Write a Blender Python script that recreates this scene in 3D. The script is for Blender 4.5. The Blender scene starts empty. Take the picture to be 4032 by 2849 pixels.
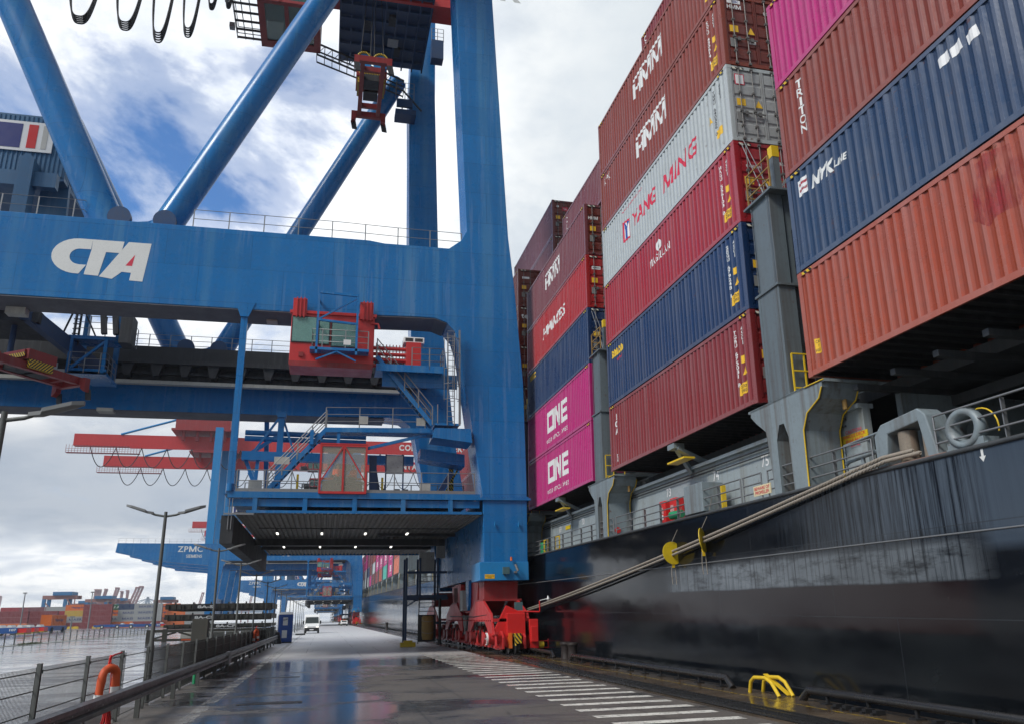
import bpy, bmesh, math, random
from mathutils import Vector, Matrix
random.seed(7)
sc = bpy.context.scene
R = math.radians
# ------------------------------------------------------------------ camera
CAMH = 1.9
CW = Matrix(((0.9753249, -0.04859296, 0.21536031), (-0.2199295, -0.29911003, 0.92852798), (-0.01929651, 0.95298054, 0.30241649)))
FPX = 3136.9; IW, IH = 4032.0, 2849.0; DS = 4032.0/2296.0
cd = bpy.data.cameras.new('camera'); cam = bpy.data.objects.new('camera', cd); sc.collection.objects.link(cam)
cd.sensor_width = 36; cd.sensor_fit = 'HORIZONTAL'; cd.lens = FPX/IW*36
cd.clip_start = .1; cd.clip_end = 6000
mw = Matrix.Identity(4)
for r in range(3):
    mw[r][0] = CW[r][0]; mw[r][1] = CW[r][1]; mw[r][2] = -CW[r][2]
mw[2][3] = CAMH
cam.matrix_world = mw
sc.camera = cam
# ship frame: the hull floats with a little trim and heel
M3 = Matrix(((0.99989828, 0.00342027, 0.01384647), (-0.00322709, 0.99989748, -0.0139504), (-0.01389277, 0.0139043, 0.99980681)))
SHIP = Matrix.Translation((0, 0, CAMH)) @ M3.to_4x4()
# ------------------------------------------------------------------ render, world, sun
sc.render.engine = 'CYCLES'
sc.cycles.use_denoising = True
sc.cycles.max_bounces = 6; sc.cycles.diffuse_bounces = 3; sc.cycles.glossy_bounces = 4; sc.cycles.transmission_bounces = 4
sc.cycles.use_adaptive_sampling = True; sc.cycles.adaptive_threshold = .01
sc.cycles.sample_clamp_indirect = 8
sc.view_settings.view_transform = 'Standard'; sc.view_settings.look = 'None'
sc.view_settings.gamma = 1; sc.view_settings.exposure = 0.25
SUN_EL, SUN_AZ = 44.0, -118.0       # azimuth from +Y towards +X
w = bpy.data.worlds.new('World'); sc.world = w; w.use_nodes = True
nt = w.node_tree; nt.nodes.clear()
def N(nt, t, **k):
    n = nt.nodes.new(t)
    for a, v in k.items(): setattr(n, a, v)
    return n
def L(nt, a, b): nt.links.new(a, b)
def math_(nt, op, a, b=None, clamp=False):
    n = N(nt, 'ShaderNodeMath', operation=op, use_clamp=clamp)
    for i, v in enumerate((a, b)):
        if v is None: continue
        if isinstance(v, (int, float)): n.inputs[i].default_value = v
        else: L(nt, v, n.inputs[i])
    return n.outputs[0]
def ramp(nt, fac, stops, interp='LINEAR'):
    n = N(nt, 'ShaderNodeValToRGB'); n.color_ramp.interpolation = interp
    el = n.color_ramp.elements
    while len(el) > 1: el.remove(el[0])
    for i, (p, c) in enumerate(stops):
        e = el[0] if i == 0 else el.new(p)
        e.position = p; e.color = (c, c, c, 1) if isinstance(c, (int, float)) else (*c, 1)
    L(nt, fac, n.inputs[0]); return n.outputs[0]
def mixc(nt, fac, a, b, mode='MIX'):
    n = N(nt, 'ShaderNodeMix', data_type='RGBA', blend_type=mode)
    for i, v in ((0, fac), (6, a), (7, b)):
        if isinstance(v, (int, float)): n.inputs[i].default_value = v
        elif isinstance(v, tuple): n.inputs[i].default_value = (*v, 1) if len(v) == 3 else v
        else: L(nt, v, n.inputs[i])
    return n.outputs[2]
def noise(nt, vec, scale, detail=4, rough=.55, dist=0.0):
    n = N(nt, 'ShaderNodeTexNoise'); n.inputs['Scale'].default_value = scale; n.inputs['Detail'].default_value = detail
    n.inputs['Roughness'].default_value = rough; n.inputs['Distortion'].default_value = dist
    if vec is not None: L(nt, vec, n.inputs['Vector'])
    return n.outputs['Fac']
def vscale(nt, vec, s, off=(0, 0, 0)):
    n = N(nt, 'ShaderNodeMapping'); n.inputs['Scale'].default_value = s; n.inputs['Location'].default_value = off
    L(nt, vec, n.inputs['Vector']); return n.outputs[0]

tc = N(nt, 'ShaderNodeTexCoord'); sep = N(nt, 'ShaderNodeSeparateXYZ'); L(nt, tc.outputs['Generated'], sep.inputs[0])
dx, dy, dz = sep.outputs
zz = math_(nt, 'ADD', math_(nt, 'MAXIMUM', dz, 0.0), 0.22)
cmb = N(nt, 'ShaderNodeCombineXYZ'); L(nt, math_(nt, 'DIVIDE', dx, zz), cmb.inputs[0]); L(nt, math_(nt, 'DIVIDE', dy, zz), cmb.inputs[1])
pv = cmb.outputs[0]
n1 = noise(nt, vscale(nt, pv, (1, 1, 1), (4.15, 1.2, 0)), 1.55, 9, .58, .35)
n2 = noise(nt, vscale(nt, pv, (1, 1, 1), (1.7, 5.3, 2)), 3.2, 8, .6, .2)
n3 = noise(nt, vscale(nt, pv, (.55, 1.6, 1), (2.2, .7, 4)), 1.1, 5, .5, .3)
# blue gaps only towards the left of the quay (west), a closed pale deck on the seaward side
east = ramp(nt, math_(nt, 'ADD', math_(nt, 'MULTIPLY', dx, .5), .5), [(.30, .0), (.46, .03), (.60, .34), (1.0, .36)])
cover = math_(nt, 'ADD', n1, east)
low = ramp(nt, dz, [(0.0, .3), (.16, .16), (.3, 0.0)])
cover = math_(nt, 'ADD', cover, low)
mask = ramp(nt, cover, [(.40, 0.0), (.475, .35), (.54, .85), (.62, 1.0)], 'EASE')
shade = ramp(nt, n2, [(.32, (.42, .49, .60)), (.46, (.70, .75, .81)), (.57, (1.06, 1.06, 1.04))])
# grey flat cloud bank low over the land, bright strip below it
band = ramp(nt, dz, [(0.0, 0.0), (.07, 0.0), (.11, .85), (.19, .85), (.26, .3), (.34, 0.0)])
bank = math_(nt, 'MULTIPLY', band, ramp(nt, n3, [(.36, 0.0), (.56, 1.0)]))
shade = mixc(nt, bank, shade, (.36, .43, .53))
lows = ramp(nt, dz, [(.0, .10), (.07, .22), (.10, .0)])
shade = mixc(nt, 1.0, shade, lows, 'ADD')
deck = ramp(nt, math_(nt, 'ADD', math_(nt, 'MULTIPLY', dx, .5), .5), [(.52, 0.0), (.66, .85), (1.0, .9)])
deckc = ramp(nt, noise(nt, vscale(nt, pv, (1, 1, 1), (7, 3, 1)), .9, 4, .5), [(.3, (.52, .61, .69)), (.7, (.70, .77, .82))])
shade = mixc(nt, deck, shade, deckc)
# thin bright cloud over the quay
# direction towards the sun
sd = Vector((math.sin(R(SUN_AZ))*math.cos(R(SUN_EL)), math.cos(R(SUN_AZ))*math.cos(R(SUN_EL)), math.sin(R(SUN_EL))))
vd = N(nt, 'ShaderNodeVectorMath', operation='DOT_PRODUCT'); L(nt, tc.outputs['Generated'], vd.inputs[0]); vd.inputs[1].default_value = Vector((-.10, .80, .55)).normalized()
glow = ramp(nt, vd.outputs['Value'], [(.80, 0.0), (.95, .18), (1.0, .5)])
back = ramp(nt, math_(nt, 'ADD', math_(nt, 'MULTIPLY', dy, .5), .5), [(.15, .62), (.5, .9), (.6, 1.0)])
glo = mixc(nt, 1.0, mixc(nt, 1.0, shade, glow, 'ADD'), back, 'MULTIPLY')
sky = N(nt, 'ShaderNodeTexSky', sky_type='NISHITA', sun_disc=False, sun_elevation=R(SUN_EL), sun_rotation=R(SUN_AZ), altitude=0, air_density=1.0, dust_density=.6, ozone_density=2.2)
tint = mixc(nt, 1.0, sky.outputs[0], (.62, .92, 1.22), 'MULTIPLY')
bg1 = N(nt, 'ShaderNodeBackground'); bg1.inputs[1].default_value = .125; L(nt, tint, bg1.inputs[0])
bg2 = N(nt, 'ShaderNodeBackground'); bg2.inputs[1].default_value = .78; L(nt, glo, bg2.inputs[0])
mx = N(nt, 'ShaderNodeMixShader'); L(nt, mask, mx.inputs[0]); L(nt, bg1.outputs[0], mx.inputs[1]); L(nt, bg2.outputs[0], mx.inputs[2])
wo = N(nt, 'ShaderNodeOutputWorld'); L(nt, mx.outputs[0], wo.inputs[0])
sl = bpy.data.lights.new('sun', 'SUN'); sl.energy = 2.4; sl.angle = R(18); sl.color = (1, .965, .91)
so = bpy.data.objects.new('sun', sl); sc.collection.objects.link(so)
so.rotation_euler = (-sd).to_track_quat('-Z', 'Y').to_euler(); so.location = (0, 0, 90)

# ------------------------------------------------------------------ pixel -> place helpers (display 2296 x 1622)
def ray(px, py):
    v = Vector(((px*DS-IW/2)/FPX, -(py*DS-IH/2)/FPX, 1.0)); return CW @ v
def atZ(px, py, z=0.0):
    d = ray(px, py); return Vector((0, 0, CAMH)) + d*((z-CAMH)/d.z)
def atX(px, py, X):
    d = ray(px, py); return Vector((0, 0, CAMH)) + d*(X/d.x)
def atY(px, py, Y):
    d = ray(px, py); return Vector((0, 0, CAMH)) + d*(Y/d.y)
def shX(px, py, X):
    d = M3.transposed() @ ray(px, py); return d*(X/d.x)

# ------------------------------------------------------------------ materials
def newmat(name):
    m = bpy.data.materials.new(name); m.use_nodes = True
    nt = m.node_tree; b = nt.nodes['Principled BSDF']; return m, nt, b
def paint(name, col, rough=.4, dirt=.25, streak=0.0, metal=0.0, scale=1.0, dcol=(.06, .055, .05), bump=.0, scol=None, rust=0.0, spec=.5, plates=None, scrape=0.0, flats=0.0):
    """weathered paint: mottling, vertical streaks, optional rust specks (all in the object's own space)"""
    m, nt, b = newmat(name)
    t = N(nt, 'ShaderNodeTexCoord').outputs['Object']
    oi = N(nt, 'ShaderNodeObjectInfo')
    nb = noise(nt, t, 1.3*scale, 6, .65)
    nf = noise(nt, t, 9*scale, 5, .6)
    c = mixc(nt, ramp(nt, nb, [(.35, 0.0), (.75, dirt)]), col, tuple(x*.62+.012 for x in col))
    c = mixc(nt, ramp(nt, nf, [(.5, 0.0), (.85, dirt*.8)]), c, dcol)
    if streak:
        ns = noise(nt, vscale(nt, t, (2.2*scale, 2.2*scale, .06*scale)), 1.6, 5, .62)
        nz = noise(nt, t, .22*scale, 3)
        f = math_(nt, 'MULTIPLY', ramp(nt, ns, [(.48, 0.0), (.62, streak)]), ramp(nt, nz, [(.38, .15), (.6, 1.0)]))
        c = mixc(nt, f, c, scol or tuple(min(1, x*.7+.13) for x in col))
    if plates:      # welded plates: each a slightly different age of paint, fine seams between them
        sp = N(nt, 'ShaderNodeSeparateXYZ'); L(nt, t, sp.inputs[0]); cb = N(nt, 'ShaderNodeCombineXYZ'); L(nt, math_(nt, 'ADD', sp.outputs[0], sp.outputs[1]), cb.inputs[0]); L(nt, sp.outputs[2], cb.inputs[1])
        br = N(nt, 'ShaderNodeTexBrick'); L(nt, cb.outputs[0], br.inputs['Vector']); br.offset = .4; br.inputs['Scale'].default_value = 1; br.inputs['Brick Width'].default_value = plates[0]; br.inputs['Row Height'].default_value = plates[1]; br.inputs['Mortar Size'].default_value = .014
        br.inputs['Color1'].default_value = (.93, .93, .93, 1); br.inputs['Color2'].default_value = (1.05, 1.05, 1.05, 1); br.inputs['Mortar'].default_value = (.66, .66, .66, 1)
        c = mixc(nt, 1.0, c, br.outputs['Color'], 'MULTIPLY')
        nd = noise(nt, vscale(nt, t, (1.1, 1.1, .05)), 2.2, 7, .68); ne = noise(nt, t, .16, 2)
        c = mixc(nt, math_(nt, 'MULTIPLY', ramp(nt, nd, [(.56, 0.0), (.60, .42)]), ramp(nt, ne, [(.42, 0.0), (.55, 1.0)])), c, tuple(x*.8+.10 for x in col))
    if flats:       # chalky sky sheen painted on the proud faces, shade painted into the grooves
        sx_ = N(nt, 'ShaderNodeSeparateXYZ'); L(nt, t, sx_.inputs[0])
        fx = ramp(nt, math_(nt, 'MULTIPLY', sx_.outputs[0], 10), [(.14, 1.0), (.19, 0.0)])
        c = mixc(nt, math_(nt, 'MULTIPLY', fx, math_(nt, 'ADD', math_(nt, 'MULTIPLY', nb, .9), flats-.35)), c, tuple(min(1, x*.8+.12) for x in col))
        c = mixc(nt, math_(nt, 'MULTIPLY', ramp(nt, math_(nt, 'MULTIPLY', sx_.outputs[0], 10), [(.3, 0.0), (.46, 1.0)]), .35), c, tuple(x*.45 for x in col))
    if scrape:      # pale rubbed patches and long horizontal scratches
        nh = noise(nt, vscale(nt, t, (1, .5, 3.0)), 3.2, 8, .75); nk = noise(nt, t, .5, 3)
        c = mixc(nt, math_(nt, 'MULTIPLY', ramp(nt, nh, [(.64, 0.0), (.69, scrape)]), ramp(nt, nk, [(.45, 0.0), (.62, 1.0)])), c, tuple(min(1, x*.6+.28) for x in col))
    if rust:
        nr = noise(nt, t, 4.5*scale, 8, .7)
        c = mixc(nt, ramp(nt, nr, [(.63, 0.0), (.70, rust)]), c, (.13, .045, .02))
    L(nt, c, b.inputs['Base Color'])
    L(nt, ramp(nt, nb, [(.2, max(.04, rough-.1)), (.8, min(1, rough+.16))]), b.inputs['Roughness'])
    b.inputs['Metallic'].default_value = metal
    b.inputs['Specular IOR Level'].default_value = spec
    if bump:
        bn = N(nt, 'ShaderNodeBump'); bn.inputs['Strength'].default_value = bump; bn.inputs['Distance'].default_value = .03
        L(nt, noise(nt, t, 2.5*scale, 4, .55), bn.inputs['Height']); L(nt, bn.outputs[0], b.inputs['Normal'])
    return m
def emit(name, col, s):
    m, nt, b = newmat(name); b.inputs['Base Color'].default_value = (*col, 1)
    b.inputs['Emission Color'].default_value = (*col, 1); b.inputs['Emission Strength'].default_value = s; return m
def stripes(name, a, b_, scale, ang):
    m, nt, b = newmat(name)
    t = N(nt, 'ShaderNodeTexCoord').outputs['Object']
    mp = N(nt, 'ShaderNodeMapping'); mp.inputs['Rotation'].default_value = ang; L(nt, t, mp.inputs[0])
    wv = N(nt, 'ShaderNodeTexWave'); wv.inputs['Scale'].default_value = scale; L(nt, mp.outputs[0], wv.inputs[0])
    f = ramp(nt, wv.outputs['Fac'], [(.49, 0.0), (.51, 1.0)])
    c = mixc(nt, f, a, b_); c = mixc(nt, ramp(nt, noise(nt, t, 12, 5), [(.5, 0.0), (.8, .5)]), c, (.06, .05, .04))
    L(nt, c, b.inputs['Base Color']); b.inputs['Roughness'].default_value = .5
    return m
MT = {}
MT['blue'] = paint('crane blue paint', (.008, .150, .40), .26, .35, .65, bump=.12, scale=.45, scol=(.07, .22, .40), spec=.35, plates=(4.6, 2.1))
MT['bluelight'] = paint('crane pale blue paint', (.018, .22, .50), .34, .25, .25, scale=.6, spec=.35)
MT['bluedark'] = paint('grimy crane blue paint', (.010, .05, .14), .45, .6, .35, scale=.6, scol=(.03, .06, .1))
MT['grime'] = paint('oil blackened steel', (.022, .024, .027), .6, .5, .2)
MT['red'] = paint('crane red paint', (.52, .025, .025), .38, .35, .15, scale=1.2, scol=(.6, .12, .1))
MT['redbright'] = paint('clean red paint', (.62, .02, .018), .32, .15)
MT['redold'] = paint('scuffed spreader red paint', (.30, .016, .016), .45, .8, .2, rust=.8)
MT['galv'] = paint('galvanised steel', (.26, .265, .265), .45, .35, metal=.55)
MT['grey'] = paint('ship grey paint', (.22, .265, .28), .42, .4, .6, rust=.75, scol=(.09, .06, .04), scale=.9)
MT['bluehouse'] = paint('machine house blue sheet', (.028, .12, .24), .45, .4, .3)
MT['pillargrey'] = paint('dark grey pillar paint', (.135, .165, .178), .42, .4, .6, rust=.8, scol=(.07, .05, .035), scale=.9, scrape=.3)
MT['greylight'] = paint('light grey coaming paint', (.33, .38, .39), .45, .35, .6, rust=.6, scol=(.2, .19, .15), scale=.9)
MT['greydark'] = paint('dark grey deck paint', (.045, .05, .053), .6, .5, .2, rust=.6)
MT['black'] = paint('black rubber and cable', (.012, .012, .013), .5, .2)
MT['white'] = paint('white paint', (.78, .78, .76), .4, .12)
MT['offwhite'] = paint('lettering white', (.72, .73, .70), .5, .2)
MT['yellow'] = paint('yellow paint', (.75, .50, .02), .4, .3, rust=.5)
MT['sticker'] = paint('yellow sticker', (.80, .47, .02), .5, .12)
MT['rustrail'] = paint('ochre rusty paint', (.34, .20, .05), .6, .6, rust=.9)
MT['ropem'] = paint('mooring rope fibre', (.30, .26, .21), .9, .4, scale=6)
MT['concrete'] = paint('concrete block', (.42, .42, .38), .8, .35, .25, scol=(.2, .2, .19))
MT['lamp'] = emit('lit tube lamp', (1, .97, .86), 1.8)
MT['hazard'] = stripes('yellow black hazard stripes', (.75, .50, .02), (.015, .015, .015), 2.6, (0, R(40), R(35)))
MT['hazardwide'] = stripes('black white marker stripes', (.7, .68, .55), (.02, .02, .02), 2.2, (0, R(40), R(35)))
MT['orange'] = paint('orange paint', (.80, .15, .015), .45, .3, .2)
MT['lifeorange'] = paint('lifebuoy orange', (.62, .09, .02), .55, .25)
MT['brownplate'] = paint('dark olive brown steel', (.055, .052, .040), .55, .6, .5, rust=.7, scol=(.10, .09, .07))
MT['post'] = paint('weathered galvanised pole', (.12, .125, .115), .5, .55, .4, metal=.3, scale=2)
MT['railsteel'] = paint('wet rail steel', (.07, .068, .066), .25, .5, metal=.7)
MT['tyre'] = paint('tyre rubber', (.018, .018, .018), .75, .3)
MT['hivis'] = paint('orange safety vest', (.95, .10, .012), .7, .1)
MT['skin'] = paint('skin', (.50, .29, .21), .55, .1)
MT['hair'] = paint('dark hair', (.03, .022, .017), .6, .1)
MT['darkcloth'] = paint('dark work trousers', (.03, .033, .045), .8, .2)
MT['green'] = paint('green paint', (.02, .30, .12), .4, .2)
MT['signyellow'] = paint('yellow sign board', (.68, .48, .01), .5, .3, rust=.5)
MT['signred'] = paint('faded red sign board', (.55, .03, .05), .5, .3)
MT['signcream'] = paint('stained cream sign board', (.72, .62, .38), .5, .4, rust=.8)
MT['navy'] = paint('navy sign blue', (.012, .022, .16), .4, .1)
MT['signgrey'] = paint('grey sign bar', (.50, .49, .45), .5, .2)
def glassmat(name, col, rough=.03, alpha=.35):
    m, nt, b = newmat(name); b.inputs['Base Color'].default_value = (*col, 1)
    b.inputs['Roughness'].default_value = rough; b.inputs['Transmission Weight'].default_value = 0
    b.inputs['Alpha'].default_value = alpha
    b.inputs['Specular IOR Level'].default_value = .8; return m
MT['glass'] = glassmat('greenish cabin glass', (.06, .16, .14), .02, .62)
MT['dusty'] = glassmat('dusty booth glass', (.50, .48, .38), .12, .30)
MT['carglass'] = glassmat('car glass', (.02, .03, .03), .03, .96)

# ------------------------------------------------------------------ mesh builder
class MB:
    def __init__(s): s.v = []; s.f = []; s.sm = []
    def add(s, vs, fs, smooth=False):
        o = len(s.v); s.v += [Vector(v) for v in vs]; s.f += [tuple(i+o for i in f) for f in fs]; s.sm += [smooth]*len(fs); return s
    def box(s, a, b):
        x0, y0, z0 = a; x1, y1, z1 = b
        vs = [(x0,y0,z0),(x1,y0,z0),(x1,y1,z0),(x0,y1,z0),(x0,y0,z1),(x1,y0,z1),(x1,y1,z1),(x0,y1,z1)]
        return s.add(vs, [(0,3,2,1),(4,5,6,7),(0,1,5,4),(1,2,6,5),(2,3,7,6),(3,0,4,7)])
    def bar(s, p, q, w, h=None, up=(0, 0, 1)):
        p, q = Vector(p), Vector(q); h = h or w; d = (q-p).normalized(); up = Vector(up)
        if abs(d.dot(up)) > .98: up = Vector((0, 1, 0))
        r = d.cross(up).normalized()*(w/2); u = r.cross(d).normalized()*(h/2)
        vs = [p-r-u, p+r-u, p+r+u, p-r+u, q-r-u, q+r-u, q+r+u, q-r+u]
        return s.add(vs, [(0,3,2,1),(4,5,6,7),(0,1,5,4),(1,2,6,5),(2,3,7,6),(3,0,4,7)][0:6])
    def tube(s, pts, r, n=8, caps=True, rads=None):
        pts = [Vector(p) for p in pts]; k = len(pts)
        rings = []; prev = None
        for i, p in enumerate(pts):
            d = (pts[min(i+1, k-1)]-pts[max(i-1, 0)]).normalized()
            a = prev if prev else (Vector((0, 0, 1)) if abs(d.z) < .9 else Vector((0, 1, 0)))
            x = (a - d*a.dot(d)).normalized(); prev = x; y = d.cross(x)
            rr = rads[i] if rads else r
            rings.append([p + (x*math.cos(2*math.pi*j/n)+y*math.sin(2*math.pi*j/n))*rr for j in range(n)])
        vs = [v for rg in rings for v in rg]; fs = []
        for i in range(k-1):
            for j in range(n):
                a = i*n+j; b = i*n+(j+1) % n; fs.append((a, b, b+n, a+n))
        s.add(vs, fs, True)
        if caps:
            s.add(rings[0], [tuple(reversed(range(n)))]); s.add(rings[-1], [tuple(range(n))])
        return s
    def cyl(s, p, q, r, n=16): return s.tube([p, q], r, n)
    def prism(s, poly, o, ax, ay, depth):
        """extrude a 2D outline: point = o + x*ax + y*ay, thickness along depth vector"""
        o, ax, ay, dp = Vector(o), Vector(ax), Vector(ay), Vector(depth); n = len(poly)
        a = [o+ax*x+ay*y for x, y in poly]; b = [p+dp for p in a]
        fs = [tuple(range(n)), tuple(reversed(range(n, 2*n)))] + [(i, i+n, (i+1) % n+n, (i+1) % n) for i in range(n)]
        return s.add(a+b, fs)
    def poly(s, pts, depth):
        pts = [Vector(p) for p in pts]; n = len(pts); b = [p+Vector(depth) for p in pts]
        return s.add(pts+b, [tuple(range(n)), tuple(reversed(range(n, 2*n)))] + [(i, i+n, (i+1) % n+n, (i+1) % n) for i in range(n)])
    def quad(s, a, b, c, d): return s.add([a, b, c, d], [(0, 1, 2, 3)])
    def mesh(s, name, org=(0, 0, 0), bev=0):
        me = bpy.data.meshes.new(name); org = Vector(org)
        me.from_pydata([v-org for v in s.v], [], s.f)
        bm = bmesh.new(); bm.from_mesh(me); bmesh.ops.recalc_face_normals(bm, faces=bm.faces)
        for f, sm in zip(bm.faces, s.sm): f.smooth = sm
        bm.to_mesh(me); bm.free(); return me
    def build(s, name, mat, parent=None, bev=0):
        org = Vector(parent['org']) if parent is not None and 'org' in parent else Vector((0, 0, 0))
        if parent is None:
            # a thing of one mesh: its origin at the middle of its foot
            lo = Vector([min(v[i] for v in s.v) for i in range(3)]); hi = Vector([max(v[i] for v in s.v) for i in range(3)])
            org = Vector(((lo.x+hi.x)/2, (lo.y+hi.y)/2, lo.z))
        me = s.mesh(name, org); me.materials.append(MT[mat] if isinstance(mat, str) else mat)
        o = bpy.data.objects.new(name, me); sc.collection.objects.link(o)
        if parent is not None:
            o.parent = parent; o['org'] = tuple(org)
        else: o.location = org
        if bev:
            b = o.modifiers.new('bevel', 'BEVEL'); b.width = bev; b.segments = 2; b.limit_method = 'ANGLE'
        return o
def tag(o, label=None, cat=None, group=None, kind=None):
    if label: o['label'] = label
    if cat: o['category'] = cat
    if group: o['group'] = group
    if kind: o['kind'] = kind
    return o
def thing(name, label, cat, org, group=None, mat=None):
    """an Empty at the thing's base; parts are built in world (or ship) coordinates and stored relative to it"""
    o = bpy.data.objects.new(name, None); sc.collection.objects.link(o); o.empty_display_size = .3
    o.matrix_world = (mat or Matrix.Identity(4)) @ Matrix.Translation(org); o['org'] = tuple(org)
    return tag(o, label, cat, group)
KIDS = {}
def children(o):
    if not KIDS.get('n') == len(sc.collection.objects):
        KIDS.clear(); KIDS['n'] = len(sc.collection.objects); KIDS['m'] = {}
        for x in sc.collection.objects:
            if x.parent: KIDS['m'].setdefault(x.parent.name, []).append(x)
    return KIDS['m'].get(o.name, [])
def copy_tree(o):
    kids = {}
    for x in sc.collection.objects:
        if x.parent: kids.setdefault(x.parent.name, []).append(x)
    def rec(a, p):
        c = a.copy(); sc.collection.objects.link(c)
        if p is not None: c.parent = p
        for k in kids.get(a.name, []): rec(k, c)
        return c
    return rec(o, None)
TXT = {}
def rawtext(body, bold):
    cu = bpy.data.curves.new('t', 'FONT'); cu.body = body; cu.size = 1; cu.offset = bold; cu.resolution_u = 3
    cu.align_x = 'CENTER'; cu.align_y = 'CENTER'; cu.space_line = .95
    ob = bpy.data.objects.new('t', cu)
    me = bpy.data.meshes.new_from_object(ob); bpy.data.objects.remove(ob)
    r = ([(v.co.x, v.co.y) for v in me.vertices], [tuple(p.vertices) for p in me.polygons]); bpy.data.meshes.remove(me)
    return r
def glyph(ch, bold):
    if ch in 'MW':      # bold M and W from straight strokes
        vs = [(0, 0), (0, .7), (.16, .7), (.16, 0), (.69, 0), (.69, .7), (.85, .7), (.85, 0), (.16, .7), (.19, .7), (.425, .22), (.425, 0), (.37, 0), (.16, .43), (.69, .7), (.69, .43), (.48, 0), (.425, 0), (.425, .22), (.66, .7)]
        fs = [(0, 1, 2, 3), (4, 5, 6, 7), (8, 9, 10, 11, 12, 13), (14, 15, 16, 17, 18, 19)]
        if ch == 'W': vs = [(x, .7-y) for x, y in vs]
        return vs, fs
    vs, fs = rawtext(ch, bold); mn = min(v[0] for v in vs); m0, m1 = min(v[1] for v in vs), max(v[1] for v in vs)
    return [(x-mn, (y-m0)*(.7/(m1-m0) if ch.isupper() else 1)) for x, y in vs], fs
def textmesh(body, bold=.012, shear=0.0):
    key = (body, bold, shear)
    if key not in TXT:
        if bold > .004 and '\n' not in body and any(c in 'MW' for c in body) and body.upper() == body:
            P_, F_, x = [], [], 0.0
            for ch in body:
                if ch == ' ': x += .32; continue
                vs, fs = glyph(ch, bold); o = len(P_); P_ += [(a+x, b_) for a, b_ in vs]; F_ += [tuple(k+o for k in f) for f in fs]; x += max(v[0] for v in vs)+.10
        else: P_, F_ = rawtext(body, bold)
        P_ = [(a+shear*b_, b_) for a, b_ in P_]
        xs = [v[0] for v in P_]; ys = [v[1] for v in P_]
        TXT[key] = ([(a-(min(xs)+max(xs))/2, b_-(min(ys)+max(ys))/2) for a, b_ in P_], F_, max(xs)-min(xs), max(ys)-min(ys))
    return TXT[key]
def lettering(body, o, ax, ay, h, mat, parent, wd=None, name='lettering', bold=.012, shear=0.0, lift=.004, build=True, fn=None):
    """flat painted letters: centre o, reading direction ax, up ay"""
    vs, fs, w0, h0 = textmesh(body, bold, shear); ax, ay, o = Vector(ax).normalized(), Vector(ay).normalized(), Vector(o)
    sy = h/h0; sx = (wd/w0) if wd else sy; nn = ax.cross(ay)*lift
    mb = MB(); mb.add([o+ax*(x*sx)+ay*(y*sy)+nn for x, y in vs], fs)
    return mb.build(name, mat, parent)
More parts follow.
